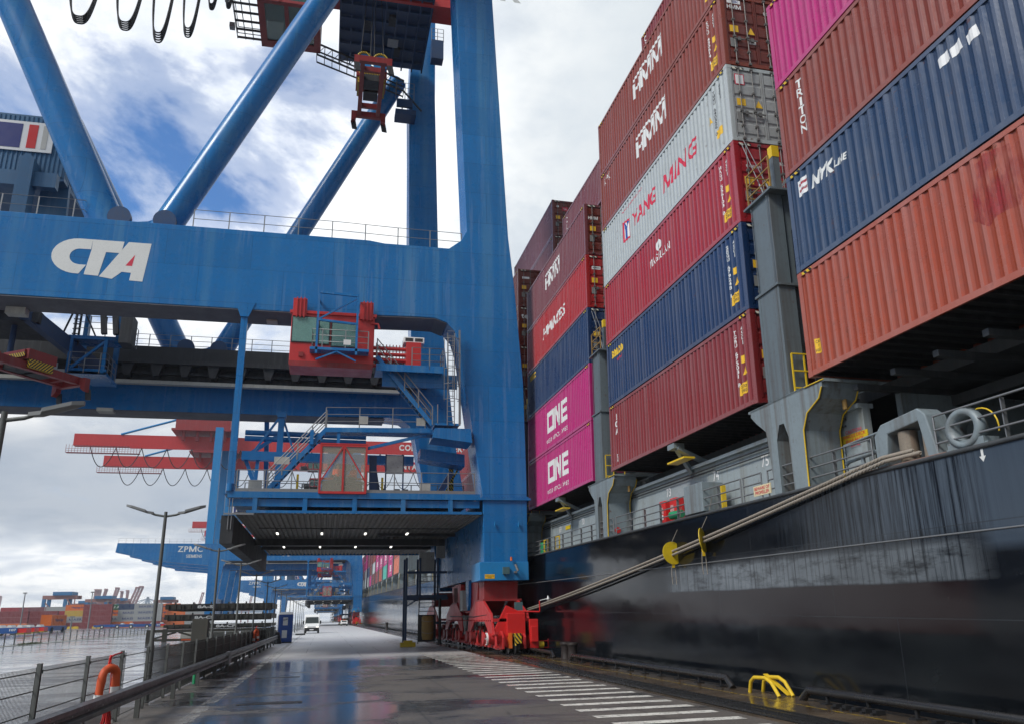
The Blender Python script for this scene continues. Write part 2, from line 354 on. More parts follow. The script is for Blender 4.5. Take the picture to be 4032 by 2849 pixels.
# ================================================================== SETTING
def wetmat(name, dry, wet, lo, hi, bscale, fine, kind):
    m, nt, b = newmat(name)
    g = N(nt, 'ShaderNodeNewGeometry').outputs['Position']
    sp = N(nt, 'ShaderNodeSeparateXYZ'); L(nt, g, sp.inputs[0]); X, Y = sp.outputs[0], sp.outputs[1]
    n1 = noise(nt, vscale(nt, g, (.16, .42, 1)), bscale, 6, .62, .6)
    n2 = noise(nt, vscale(nt, g, (.9, .9, 1)), .8, 6, .6)
    nf = noise(nt, g, fine, 3, .7)
    if kind == 'road':
        # worn wheel track that holds water on the landward side, puddled joint at the crane line, drained crown
        Xw = math_(nt, 'ADD', X, math_(nt, 'MULTIPLY', math_(nt, 'SUBTRACT', noise(nt, vscale(nt, g, (.5, .22, 1), (4, 9, 0)), 1.0, 5, .6), .5), 4.2))
        tx = ramp(nt, math_(nt, 'MULTIPLY', math_(nt, 'ADD', Xw, 5), .1), [(.10, .0), (.20, .15), (.30, .22), (.60, .22), (.68, .0), (.75, -.20), (1.0, -.12)])
        ty = ramp(nt, math_(nt, 'MULTIPLY', Y, .01), [(.0, .0), (.33, .02), (.385, .26), (.43, .32), (1.0, .34)])
        v = math_(nt, 'ADD', math_(nt, 'ADD', n1, math_(nt, 'MULTIPLY', math_(nt, 'SUBTRACT', n2, .5), .35)), math_(nt, 'ADD', tx, ty))
        wetf = ramp(nt, v, [(.50, 0.0), (.62, .72), (.74, 1.0)])
    elif kind == 'apron':
        v = math_(nt, 'ADD', n1, math_(nt, 'MULTIPLY', math_(nt, 'SUBTRACT', n2, .5), .4)); wetf = ramp(nt, v, [(.36, .3), (.58, 1.0)])
    else:
        v = math_(nt, 'ADD', n1, math_(nt, 'MULTIPLY', math_(nt, 'SUBTRACT', n2, .5), .35)); wetf = ramp(nt, v, [(.36, .25), (.56, 1.0)])
    c = mixc(nt, ramp(nt, nf, [(.35, 0.0), (.7, 1.0)]), tuple(x*.55 for x in dry), tuple(x*1.55 for x in dry))
    c = mixc(nt, ramp(nt, n2, [(.4, 0.0), (.75, .45)]), c, tuple(x*.6 for x in dry))
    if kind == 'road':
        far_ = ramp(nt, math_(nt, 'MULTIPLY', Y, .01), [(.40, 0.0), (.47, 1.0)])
        c = mixc(nt, far_, c, (.60, .60, .59)); wet = mixc(nt, far_, wet, (.52, .525, .53));  # bright sky reflection on the far wet road put into the colour
    c = mixc(nt, wetf, c, wet)
    if kind != 'apron':      # slab joints and tar seams
        br = N(nt, 'ShaderNodeTexBrick'); L(nt, vscale(nt, g, (1, 1, 1), (.9, 2.3, 0)), br.inputs['Vector']); br.inputs['Scale'].default_value = 1; br.inputs['Brick Width'].default_value = 4.3; br.inputs['Row Height'].default_value = 7.7; br.inputs['Mortar Size'].default_value = .022; br.offset = .31
        c = mixc(nt, math_(nt, 'MULTIPLY', br.outputs['Fac'], .6), c, (.02, .02, .02))
        ck = N(nt, 'ShaderNodeTexVoronoi', feature='DISTANCE_TO_EDGE'); ck.inputs['Scale'].default_value = .33; L(nt, g, ck.inputs['Vector'])
        c = mixc(nt, math_(nt, 'MULTIPLY', ramp(nt, ck.outputs['Distance'], [(.004, .7), (.014, 0.0)]), ramp(nt, n2, [(.45, 0.0), (.6, 1.0)])), c, (.03, .028, .025))
    L(nt, c, b.inputs['Base Color'])
    rg = N(nt, 'ShaderNodeMapRange'); L(nt, wetf, rg.inputs[0]); rg.inputs[3].default_value = hi; rg.inputs[4].default_value = lo
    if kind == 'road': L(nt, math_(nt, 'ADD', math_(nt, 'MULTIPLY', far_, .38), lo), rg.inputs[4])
    L(nt, rg.outputs[0], b.inputs['Roughness'])
    bn = N(nt, 'ShaderNodeBump'); bn.inputs['Distance'].default_value = .012
    st = N(nt, 'ShaderNodeMapRange'); L(nt, wetf, st.inputs[0]); st.inputs[3].default_value = .9; st.inputs[4].default_value = .09
    L(nt, st.outputs[0], bn.inputs['Strength'])
    L(nt, math_(nt, 'ADD', nf, math_(nt, 'MULTIPLY', noise(nt, g, 7, 3), .8)), bn.inputs['Height']); L(nt, bn.outputs[0], b.inputs['Normal'])
    b.inputs['Specular IOR Level'].default_value = .55
    return m
def sheet(name, pts, mat, z):
    mb = MB(); mb.add([(x, y, z) for x, y in pts], [tuple(range(len(pts)))])
    o = mb.build(name, mat); return tag(o, kind='structure')
MT['road'] = wetmat('wet asphalt', (.115, .102, .088), (.055, .055, .057), .05, .60, 1.0, 26, 'road')
MT['yardm'] = wetmat('wet yard concrete', (.27, .27, .28), (.17, .175, .19), .06, .34, .8, 20, 'yard')
MT['apronm'] = wetmat('wet brown quay concrete', (.14, .105, .07), (.075, .052, .032), .06, .4, 1.3, 26, 'apron')
MT['slot'] = wetmat('dark rail slot', (.03, .026, .023), (.015, .013, .012), .10, .45, 2.0, 30, 'apron')
m_, nt_, b_ = newmat('harbour water'); b_.inputs['Base Color'].default_value = (.02, .03, .03, 1); b_.inputs['Roughness'].default_value = .08
bn_ = N(nt_, 'ShaderNodeBump'); bn_.inputs['Strength'].default_value = .3; L(nt_, noise(nt_, N(nt_, 'ShaderNodeNewGeometry').outputs['Position'], 1.2, 5), bn_.inputs['Height']); L(nt_, bn_.outputs[0], b_.inputs['Normal'])
MT['water'] = m_
sheet('ground', [(-2500, -60), (10.7, -60), (10.7, 3000), (-2500, 3000)], 'yardm', 0.0)
q = MB(); q.box((10.5, -60, -7), (10.7, 900, -.004)); tag(q.build('quay_wall', 'concrete'), kind='structure')
sheet('water', [(10.0, -400), (2500, -400), (2500, 3000), (10.0, 3000)], 'water', -5.2)
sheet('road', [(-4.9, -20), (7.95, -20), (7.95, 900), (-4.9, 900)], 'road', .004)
sheet('quay_apron', [(7.95, -20), (10.7, -20), (10.7, 900), (7.95, 900)], 'apronm', .004)
# pale marking edge line and the barred no-standing zone beside the rail
def marking(name, rects, mat='linepaint'):
    mb = MB()
    for x0, y0, x1, y1 in rects: mb.quad((x0, y0, .009), (x1, y0, .009), (x1, y1, .009), (x0, y1, .009))
    return tag(mb.build(name, mat), kind='structure')
m_, nt_, b_ = newmat('worn line paint'); g_ = N(nt_, 'ShaderNodeNewGeometry').outputs['Position']
f_ = ramp(nt_, noise(nt_, g_, 5, 7, .7), [(.30, 1.0), (.48, 0.0)])
L(nt_, mixc(nt_, f_, (.80, .78, .70), (.14, .13, .12)), b_.inputs['Base Color']); L(nt_, ramp(nt_, noise(nt_, g_, 2, 4), [(.3, .12), (.7, .5)]), b_.inputs['Roughness'])
L(nt_, ramp(nt_, noise(nt_, vscale(nt_, g_, (1, 1, 1), (3, 1, 0)), 9, 6, .7), [(.33, 0.0), (.42, 1.0)]), b_.inputs['Alpha'])
MT['linepaint'] = m_
m_, nt_, b_ = newmat('ghost of old line paint'); g_ = N(nt_, 'ShaderNodeNewGeometry').outputs['Position']
b_.inputs['Base Color'].default_value = (.42, .41, .38, 1); b_.inputs['Roughness'].default_value = .35
L(nt_, ramp(nt_, noise(nt_, vscale(nt_, g_, (1, .5, 1)), 2.2, 7, .7), [(.42, 0.0), (.66, .75)]), b_.inputs['Alpha']); MT['ghostline'] = m_
marking('road_edge_line', [(-2.75, 12, -2.45, 200)], 'ghostline')
rects = []
y = 9.0
while y < 78:
    rects.append((5.18, y, 7.70, y+.38)); y += 1.12
marking('road_marking_bars', rects)

m_, nt_, b_ = newmat('worn yellow line'); g_ = N(nt_, 'ShaderNodeNewGeometry').outputs['Position']
b_.inputs['Base Color'].default_value = (.45, .30, .03, 1); b_.inputs['Roughness'].default_value = .3
L(nt_, ramp(nt_, noise(nt_, g_, 4, 6, .7), [(.42, 0.0), (.58, .8)]), b_.inputs['Alpha']); MT['yline'] = m_
marking('quay_yellow_line', [(9.72, 8, 9.80, 60)], 'yline')
# tram-like crane rail let into the apron
RP = [(8.55, -10), (8.58, 30), (8.9, 36), (9.42, 43), (9.42, 900)]
def railpath(off): return [(x+off, y) for x, y in RP]
mb = MB()
for (x0, y0), (x1, y1) in zip(RP[:-1], RP[1:]):
    mb.quad((x0-.42, y0, .012), (x0+.42, y0, .012), (x1+.42, y1, .012), (x1-.42, y1, .012))
tag(mb.build('rail_slot', 'slot'), kind='structure')
mb = MB()
for off, wd, ht in ((-.07, .10, .05), (.24, .05, .028), (-.36, .05, .028)):
    for (x0, y0), (x1, y1) in zip(RP[:-1], RP[1:]):
        mb.bar((x0+off, y0, ht/2+.014), (x1+off, y1, ht/2+.014), wd, ht)
tag(mb.build('crane_rail', 'railsteel'), kind='structure')
# gully covers and patches let into the road
mb = MB()
for x, y in ((-1.9, 21.2), (-2.2, 30.5), (-1.7, 15.0)): mb.box((x, y, .006), (x+1.5, y+.55, .012))
tag(mb.build('drain_cover', 'slot'), kind='structure')
# ================================================================== CONTAINERS
CL, CWID, CH = 12.192, 2.438, 2.75
PER = .2768
def prof(y):
    t = ((y-.16) % PER)
    if t < .070: return .014
    if t < .1384: return .014+(t-.070)/.0684*.034
    if t < .2084: return .048
    return .048-(t-.2084)/.0684*.034
def corr_breaks(L0):
    out = []; k = 0
    while True:
        for d in (0, .070, .1384, .2084):
            y = .16+k*PER+d
            if y > L0-.16: return out+[L0-.16]
            out.append(y)
        k += 1
CM = {}
def cmesh(key, L0, H0):
    """shared meshes of one container kind; local frame: near outer bottom corner, +Y away, +X inboard"""
    k = (key, L0, H0)
    if k in CM: return CM[k]
    mb = MB(); W0 = CWID
    if key == 'side':
        ys = corr_breaks(L0); z0, z1 = .15, H0-.115
        vs = [(prof(y+1e-5), y, z) for y in ys for z in (z0, z1)]
        mb.add(vs, [(2*i, 2*i+1, 2*i+3, 2*i+2) for i in range(len(ys)-1)])
    elif key == 'frame':
        for x in (0, W0-.15):
            for y in (0, L0-.16): mb.box((x, y, .118), (x+.15, y+.16, H0-.118))
        for x, x1 in ((.006, .07), (W0-.07, W0-.006)):
            mb.box((x, .178, .02), (x1, L0-.178, .15)); mb.box((x, .178, H0-.115), (x1, L0-.178, H0-.01))
        for y, y1 in ((.01, .12), (L0-.12, L0-.01)):
            mb.box((.178, y, .02), (W0-.178, y1, .15)); mb.box((.178, y, H0-.13), (W0-.178, y1, H0-.01))
        mb.box((.16, L0-.06, .152), (W0-.16, L0-.03, H0-.132))      # blank far end
        mb.quad((W0-.03, .16, .15), (W0-.03, L0-.16, .15), (W0-.03, L0-.16, H0-.115), (W0-.03, .16, H0-.115))
        for x in (-.004, W0-.174):                                  # corner castings
            for y in (-.004, L0-.174):
                for z in (0, H0-.118): mb.box((x, y, z), (x+.178, y+.178, z+.118))
        n = int(L0/.5)                                              # ribbed roof
        for i in range(n):
            a = .13+(L0-.26)*i/n; b = .13+(L0-.26)*(i+.62)/n; c = .13+(L0-.26)*(i+1)/n
            mb.quad((.07, a, H0-.03), (W0-.07, a, H0-.03), (W0-.07, b, H0-.03), (.07, b, H0-.03))
            mb.quad((.07, b, H0-.05), (W0-.07, b, H0-.05), (W0-.07, c, H0-.05), (.07, c, H0-.05))
    elif key == 'floor':
        mb.box((.08, .1, .13), (W0-.08, L0-.1, .148))
        for i in range(int(L0/.42)): y = .22+i*.42; mb.box((.075, y, .03), (W0-.075, y+.045, .128))
    elif key in ('doorl', 'doorr'):
        x0, x1 = (.155, W0/2-.006) if key == 'doorl' else (W0/2+.006, W0-.155)
        z0, z1 = .16, H0-.14
        mb.box((x0, .05, z0), (x1, .075, z1))
        hs = (z1-z0-.1)/5                                            # pressed horizontal panels and rim
        for i in range(5):
            za = z0+.06+i*hs; mb.poly([(x0+.07, .05, za+.05), (x0+.07, .022, za+.10), (x0+.07, .022, za+hs-.06), (x0+.07, .05, za+hs-.01)], (x1-x0-.14, 0, 0))
        for xa, xb in ((x0, x0+.05), (x1-.05, x1)): mb.box((xa, .012, z0), (xb, .049, z1))
    elif key in ('barl', 'barr'):
        for x in ((.40, .86) if key == 'barl' else (W0-.86, W0-.40)):
            mb.tube([(x, -.03, .06), (x, -.03, H0-.06)], .017, 8)
            for z in (.09, .55, 1.1, 1.75, H0-.1): mb.box((x-.045, -.055, z-.035), (x+.045, .02, z+.035))
            mb.box((x-.02, -.06, .98), (x+.34, -.035, 1.02)); mb.box((x+.10, -.075, .93), (x+.2, -.02, 1.06))
    elif key == 'hctop':                                             # striped height marker by the top corners
        for x in (.19,): mb.box((x, .003, H0-.118), (x+.42, .009, H0-.045))
    elif key == 'hcnear': mb.box((.0015, .2, H0-.105), (.0055, .62, H0-.03))
    elif key == 'hcfar': mb.box((.0015, L0-.62, H0-.105), (.0055, L0-.2, H0-.03))
    elif key == 'simple':
        ys = corr_breaks(L0); vs = [(prof(y+1e-5), y, z) for y in ys for z in (.14, H0-.1)]
        mb.add(vs, [(2*i, 2*i+1, 2*i+3, 2*i+2) for i in range(len(ys)-1)])
        for x in (0, W0-.15):
            for y in (0, L0-.16): mb.box((x, y, 0), (x+.15, y+.16, H0))
        for z in (.0, H0-.11): mb.box((.006, .16, z), (.08, L0-.16, z+.12))
        mb.box((.151, .04, .02), (W0-.03, L0-.04, H0-.02))
        for x in (.4, .85, 1.55, 2.0): mb.tube([(x, .02, .1), (x, .02, H0-.1)], .025, 5)
    me = mb.mesh(key); CM[k] = me; return me
def part(me, name, parent, mat):
    o = bpy.data.objects.new(name, me); sc.collection.objects.link(o); o.parent = parent
    if len(me.materials) == 0: me.materials.append(None)
    o.material_slots[0].link = 'OBJECT'; o.material_slots[0].material = MT[mat] if isinstance(mat, str) else mat
    return o
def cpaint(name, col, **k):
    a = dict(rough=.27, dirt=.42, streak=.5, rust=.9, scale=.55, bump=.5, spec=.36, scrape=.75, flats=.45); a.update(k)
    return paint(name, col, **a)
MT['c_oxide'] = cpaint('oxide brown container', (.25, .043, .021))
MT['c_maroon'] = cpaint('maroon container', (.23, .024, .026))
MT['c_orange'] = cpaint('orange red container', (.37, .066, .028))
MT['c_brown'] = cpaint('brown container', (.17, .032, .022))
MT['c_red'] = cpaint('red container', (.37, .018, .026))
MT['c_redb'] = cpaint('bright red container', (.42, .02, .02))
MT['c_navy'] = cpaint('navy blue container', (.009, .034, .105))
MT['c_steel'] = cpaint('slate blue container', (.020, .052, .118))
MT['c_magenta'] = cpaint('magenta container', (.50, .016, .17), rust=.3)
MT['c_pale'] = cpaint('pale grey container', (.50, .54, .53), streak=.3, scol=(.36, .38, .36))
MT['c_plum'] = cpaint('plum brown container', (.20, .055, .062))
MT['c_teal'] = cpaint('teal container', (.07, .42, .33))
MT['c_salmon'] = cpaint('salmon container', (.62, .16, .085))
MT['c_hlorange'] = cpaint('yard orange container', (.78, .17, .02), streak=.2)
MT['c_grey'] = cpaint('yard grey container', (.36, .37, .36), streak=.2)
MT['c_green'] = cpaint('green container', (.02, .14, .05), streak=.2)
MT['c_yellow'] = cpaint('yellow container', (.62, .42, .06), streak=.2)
MT['doorgrey'] = paint('grey container door', (.34, .35, .34), .45, .5, .4, rust=.7, scol=(.2, .18, .15))
MT['barsteel'] = paint('locking bar steel', (.17, .16, .15), .4, .5, metal=.5, rust=.6)
MT['flatgrey'] = paint('grey data plate', (.20, .20, .19), .5, .2)
MT['lred'] = paint('red lettering', (.62, .02, .06), .5, .2)
MT['lblue'] = paint('blue lettering', (.02, .08, .34), .5, .2)
MT['lyellow'] = paint('yellow lettering', (.75, .48, .03), .5, .2)
MT['lblack'] = paint('black lettering', (.03, .03, .035), .5, .2)
MT['ldark'] = paint('dark blue lettering', (.03, .05, .16), .5, .2)
MT['mar'] = paint('smeared red primer', (.40, .03, .03), .3, .7, rust=.8)
m_ = MT['mar']; nt_ = m_.node_tree; t_ = N(nt_, 'ShaderNodeTexCoord').outputs['Object']
L(nt_, math_(nt_, 'MULTIPLY', ramp(nt_, noise(nt_, vscale(nt_, t_, (1, 2.2, .7)), 1.5, 8, .7), [(.40, 0.0), (.60, .85)]), ramp(nt_, noise(nt_, vscale(nt_, t_, (1, 1, 1), (0, 3, 7)), .9, 3), [(.36, 0.0), (.5, 1.0)])), nt_.nodes['Principled BSDF'].inputs['Alpha'])
def corr_paint(parent, vs, fs, mat, name='lettering', lift=.004):
    """painted marks that follow the corrugation: vs are (y, z) on the side panel, cut at every fold"""
    bm = bmesh.new(); bv = [bm.verts.new((0, y, z)) for y, z in vs]
    for f in fs:
        try: bm.faces.new([bv[i] for i in f])
        except ValueError: pass
    y0, y1 = min(v[0] for v in vs), max(v[0] for v in vs)
    for b in corr_breaks(40):
        if y0 < b < y1:
            bmesh.ops.bisect_plane(bm, geom=bm.verts[:]+bm.edges[:]+bm.faces[:], plane_co=(0, b, 0), plane_no=(0, 1, 0), dist=1e-5)
    for v in bm.verts: v.co.x = prof(v.co.y) - lift
    me = bpy.data.meshes.new(name); bm.to_mesh(me); bm.free(); me.materials.append(MT[mat])
    o = bpy.data.objects.new(name, me); sc.collection.objects.link(o); o.parent = parent; return o
def cletter(parent, body, yc, zc, h, wd, mat='offwhite', bold=.02, shear=0.0, lift=.004):
    vs, fs, w0, h0 = textmesh(body, bold, shear)
    return corr_paint(parent, [(yc-x*wd/w0, zc+y*h/h0) for x, y in vs], fs, mat, lift=lift)
def cstack(parent, body, yc, ztop, h, wd, mat='offwhite', gap=1.12):
    vs_, fs_ = [], []
    for i, ch in enumerate(body):
        if ch == ' ': continue
        vs, fs, w0, h0 = textmesh(ch, .02, 0); o = len(vs_)
        vs_ += [(yc-x*wd/max(w0, .45), ztop-h*gap*i-h/2+y*h/h0) for x, y in vs]; fs_ += [tuple(a+o for a in f) for f in fs]
    return corr_paint(parent, vs_, fs_, mat)
def cpoly(parent, polys, mat, name='emblem'):
    vs, fs = [], []
    for p in polys:
        o = len(vs); vs += p; fs.append(tuple(range(o, o+len(p))))
    return corr_paint(parent, vs, fs, mat, name)
def decal(parent, x0, z0, x1, z1, mat, tri=False, name='sticker', y=-.002):
    mb = MB()
    yy = .018+y
    if tri: mb.poly([(x0, yy, z0), (x1, yy, z0), ((x0+x1)/2, yy, z1)], (0, -.003, 0))
    else: mb.poly([(x0, yy, z0), (x1, yy, z0), (x1, yy, z1), (x0, yy, z1)], (0, -.003, 0))
    me = mb.mesh(name); me.materials.append(MT[mat]); o = bpy.data.objects.new(name, me); sc.collection.objects.link(o); o.parent = parent; return o
def dletter(parent, body, xc, zc, h, wd, mat='offwhite'):
    vs, fs, w0, h0 = textmesh(body, .02, 0)
    mb = MB(); mb.add([(xc+x*wd/w0, .010, zc+y*h/h0) for x, y in vs], fs)
    me = mb.mesh('lettering'); me.materials.append(MT[mat]); o = bpy.data.objects.new('lettering', me); sc.collection.objects.link(o); o.parent = parent; return o
def ship_container(label, mat, x, y, z, group='containers stacked on the ship', L0=CL, H0=CH, full=True, door=None, hc=True, code=None, floor=False, bars='barsteel'):
    o = bpy.data.objects.new('container', None); sc.collection.objects.link(o); o.empty_display_size = .3
    o.matrix_world = SHIP @ Matrix.Translation((x, y, z)); tag(o, label, 'container', group)
    part(cmesh('frame', L0, H0), 'frame', o, mat); part(cmesh('side', L0, H0), 'side_panel', o, mat)
    if floor: part(cmesh('floor', L0, H0), 'floor', o, 'grime')
    dm = door or mat
    for k, s in (('l', 0), ('r', 1)):
        d = part(cmesh('door'+k, L0, H0), 'door', o, dm); part(cmesh('bar'+k, L0, H0), 'locking_bar', d, bars)
    if hc:
        part(cmesh('hctop', L0, H0), 'height_marker', o, 'hazardwide'); part(cmesh('hcnear', L0, H0), 'height_marker', o, 'hazard'); part(cmesh('hcfar', L0, H0), 'height_marker', o, 'hazard')
    decal(o, .28, 1.30, .58, 1.55, 'sticker'); decal(o, .90, 1.28, 1.16, 1.54, 'sticker', True); decal(o, .26, .72, .5, 1.05, 'flatgrey'); decal(o, .93, .9, 1.2, 1.02, 'offwhite')
    if code:
        # owner code and markings running down beside the near corner post
        cstack(o, code, .98, H0-.35, .115, .10, gap=1.15); cstack(o, '45G1', .60, H0-.32, .125, .11, gap=1.15)
        cpoly(o, [[(.72, 1.55), (.52, 1.55), (.52, 1.33), (.72, 1.33)]], 'sticker', 'sticker'); cpoly(o, [[(.70, .98), (.44, .98), (.57, 1.24)]], 'sticker', 'sticker')
        cpoly(o, [[(.98, .42), (.50, .45), (.48, .78), (.96, .74)]], 'sticker', 'sticker')
        cletter(o, 'CAUTION\n9\'6" HIGH', .73, .60, .22, .36, 'lblack', bold=.01, lift=.008)
    return o
# ------------------------------------------------------------------ the stacks on the ship
XS, Z0, TP = 11.335, 5.386, 2.77
def bayY(b): return 4.776 + 14.702*b
def tz(t): return Z0 + TP*(t-1)
def sc_(label, mat, bay, tier, row=0, **k): return ship_container(label, mat, XS+2.5*row, bayY(bay), tz(tier), **k)
def hmm(o, s=1.0, y0=7.63, y1=4.6, z0=1.12):
    cletter(o, 'H', y0-.36, z0+.36, .72, .85, bold=.03); cletter(o, 'M', y0-1.36, z0+.40, .80, 1.15, bold=.02); cletter(o, 'M', y0-2.50, z0+.40, .80, 1.05, bold=.02)
    cpoly(o, [[(y0, z0+.82), (y0, z0+.95), (y0-1.30, z0+.98), (y0-1.30, z0+.85)], [(y0-1.30, z0+.85), (y0-1.30, z0+.98), (y0-1.52, z0+.84), (y0-1.52, z0+.72)], [(y0-1.52, z0+.72), (y0-1.52, z0+.84), (y0-1.72, z0+.98), (y0-1.72, z0+.85)], [(y0-1.72, z0+.85), (y0-1.72, z0+.98), (y1, z0+.98), (y1, z0+.85)]], 'offwhite')
def one(o):
    cpoly(o, [[(7.85, .95), (7.85, 2.12), (7.55, 2.12), (7.55, .95)], [(6.75, .95), (6.75, 2.12), (6.45, 2.12), (6.45, .95)], [(7.55, 1.84), (7.55, 2.12), (6.75, 2.12), (6.75, 1.84)], [(7.55, .95), (7.55, 1.22), (6.75, 1.22), (6.75, .95)]], 'offwhite')
    cpoly(o, [[(6.25, .95), (6.25, 2.12), (5.98, 2.12), (5.98, .95)], [(5.42, .95), (5.42, 2.12), (5.15, 2.12), (5.15, .95)], [(6.25, 2.12), (5.88, 2.12), (5.15, .95), (5.52, .95)]], 'offwhite')
    cpoly(o, [[(4.95, .95), (4.95, 2.12), (4.68, 2.12), (4.68, .95)], [(4.68, 1.86), (4.68, 2.12), (3.87, 2.12), (3.87, 1.86)], [(4.68, 1.41), (4.68, 1.65), (3.97, 1.65), (3.97, 1.41)], [(4.68, .95), (4.68, 1.21), (3.87, 1.21), (3.87, .95)]], 'offwhite')
    cletter(o, 'OCEAN NETWORK EXPRESS', 5.9, .52, .22, 4.0, bold=.0)
# bay nearest the camera
o = sc_('orange red container with bright red primer patch, lowest in the nearest stack', 'c_orange', 0, 1, floor=True)
cpoly(o, [[(6.5, 1.45), (6.35, 2.45), (6.0, 2.58), (5.6, 2.5), (5.25, 2.4), (5.2, 1.7), (5.45, 1.25), (5.9, 1.32), (6.2, 1.2)]], 'mar', 'primer_patch')
cpoly(o, [[(11.80, .50), (11.56, .47), (11.58, .84), (11.82, .88)]], 'sticker', 'sticker'); cletter(o, 'CAU\n9\'\nHIGH', 11.69, .68, .30, .18, 'lblack', bold=0, lift=.008)
o = sc_('slate blue container with striped flag emblem in the nearest stack', 'c_steel', 0, 2)
cletter(o, 'NYK', 10.70, 2.10, .36, .98, bold=.05, shear=.25); cletter(o, 'LINE', 9.96, 2.04, .18, .48, bold=.03, shear=.25)
cpoly(o, [[(11.74, 1.97), (11.74, 2.42), (11.32, 2.44), (11.32, 1.98)]], 'white', 'flag')
for zc in (2.12, 2.29): cpoly(o, [[(11.72, zc-.035), (11.72, zc+.04), (11.33, zc+.05), (11.33, zc-.025)]], 'lred', 'flag') ; 
for q in o.children: pass
for yc in (6.46, 6.12, 5.72): cpoly(o, [[(yc+.14, 2.10), (yc+.17, 2.32), (yc-.10, 2.40), (yc-.15, 2.14)]], 'white', 'sticker')
o = sc_('rust brown container with six white letters stacked vertically at its far end', 'c_oxide', 0, 3); cstack(o, 'TRITON', 11.18, 2.40, .25, .22, gap=1.08)
sc_('magenta container at the top of the nearest stack', 'c_magenta', 0, 4, hc=True)
# second bay, six high
o = sc_('maroon container, lowest in the six high stack in the middle', 'c_maroon', 1, 1, code='TGBU 675031 8', floor=True); cstack(o, '10A', 11.42, 2.32, .27, .20)
cstack(o, 'PMAE', 11.45, .62, .07, .06)
o = sc_('deep blue container with small yellow lettering, second from the bottom in the middle stack', 'c_navy', 1, 2, code='SEGU 679248 1'); cletter(o, 'seaco', 10.98, 2.14, .34, 1.35, 'lyellow', bold=.04); cletter(o, 'global', 10.7, 1.80, .13, .6, 'lred', bold=.01)
o = sc_('red container with round white globe emblem, between white and blue containers', 'c_red', 1, 3, code='MAGU 556103 8', door='c_red')
cletter(o, 'MAGELLAN', 6.04, 1.60, .30, 1.90, bold=.0)
cpoly(o, [[(6.07+.22*math.cos(a*math.pi/8), 2.03+.22*math.sin(a*math.pi/8)) for a in range(16)]], 'offwhite'); cpoly(o, [[(6.17, 1.92), (5.97, 1.92), (6.07, 2.18)]], 'lblack', 'emblem')
dletter(o, 'MAGELLAN', .62, 1.92, .09, .5); dletter(o, 'MAGU', 1.75, 2.12, .12, .45)
o = sc_('pale grey container with large red lettering and a blue emblem', 'c_pale', 1, 4, code=None, door='doorgrey')
cletter(o, 'YANG', 7.25, 1.44, .66, 2.5, 'lred', bold=.02, shear=.12); cletter(o, 'MING', 3.87, 1.36, .66, 3.0, 'lred', bold=.02, shear=.12); cletter(o, 'www.yangming.com', 8.5, 2.37, .15, 2.3, 'lred', bold=0.0)
cpoly(o, [[(9.62, .98), (9.62, 1.92), (8.80, 1.78), (8.80, .90)]], 'lred', 'emblem'); corr_paint(o, [(9.50, 1.06), (9.50, 1.80), (8.92, 1.70), (8.92, 1.0)], [(0, 1, 2, 3)], 'white', 'emblem', .007)
corr_paint(o, [(9.50, 1.80), (9.30, 1.78), (9.21, 1.55), (9.12, 1.75), (8.92, 1.70), (9.12, 1.38), (9.12, 1.02), (9.30, 1.03), (9.30, 1.42)], [tuple(range(9))], 'lblue', 'emblem', .010)
decal(o, .27, 2.06, .60, 2.45, 'lred', name='emblem'); decal(o, .30, 2.09, .57, 2.42, 'white', name='emblem', y=-.006); dletter(o, 'Y', .435, 2.26, .26, .22, 'lblue'); dletter(o, 'YMM', 1.75, 2.3, .12, .34, 'lblack')
cstack(o, 'YMMU 640326 0', .98, 2.42, .115, .10, 'lblack'); cstack(o, '45G1', .60, 2.45, .125, .11, 'lblack'); cpoly(o, [[(.98, .62), (.62, .65), (.62, .95), (.96, .92)]], 'sticker', 'sticker'); cpoly(o, [[(1.45, 1.40), (1.20, 1.40), (1.32, 1.66)]], 'sticker', 'sticker')
o = sc_('rust brown container with bold white three letter logo, directly above the pale grey container', 'c_oxide', 1, 5, code='KOCU 430614 1', door='c_brown'); hmm(o); dletter(o, 'HMM', .5, 2.28, .16, .5); dletter(o, 'KOCU', 1.75, 2.2, .13, .4); cletter(o, 'K\'PK', 11.3, 2.25, .35, .8, bold=.0)
decal(o, .26, 2.42, .74, 2.56, 'white', name='sticker'); dletter(o, 'KOBC', .55, 2.49, .07, .24, 'lblue')
o = sc_('rust brown container with bold white three letter logo, topmost of the middle stack', 'c_oxide', 1, 6, code='KOCU 447002 4', door='c_brown'); hmm(o, y0=7.62, z0=1.15)
o = sc_('dark maroon container standing one row back above the middle stack', 'c_maroon', 1, 8, row=1); cstack(o, 'CAI', 11.72, 2.55, .33, .22)
# third bay, five high
o = sc_('magenta container with white lettering, lowest of two left of the grey lashing pillar', 'c_magenta', 2, 1, floor=True); one(o)
o = sc_('magenta container with white lettering, upper of two left of the grey lashing pillar', 'c_magenta', 2, 2); one(o)
o = sc_('navy blue container resting on the upper magenta one with white lettering', 'c_navy', 2, 3); cletter(o, 'seaco', 10.9, 2.36, .34, 1.4, 'lyellow', bold=.04)
o = sc_('bright red container with slanted white lettering between navy and plum brown ones', 'c_redb', 2, 4); cletter(o, 'HWMES', 6.1, 1.38, .62, 4.7, bold=.02, shear=.2); decal(o, .3, 2.0, .75, 2.16, 'white'); dletter(o, 'FLORENS', .52, 2.08, .07, .36, 'lblack')
o = sc_('plum brown container with white three letter logo, top of the stack left of the pillar', 'c_plum', 2, 5, door='c_brown'); hmm(o); dletter(o, 'HMM', .45, 2.0, .18, .5)
o = sc_('plum container one row back, its far end corner rising above the white lettered plum one', 'c_plum', 2, 7, row=1); cstack(o, 'CRXU', 11.3, 2.4, .42, .25)
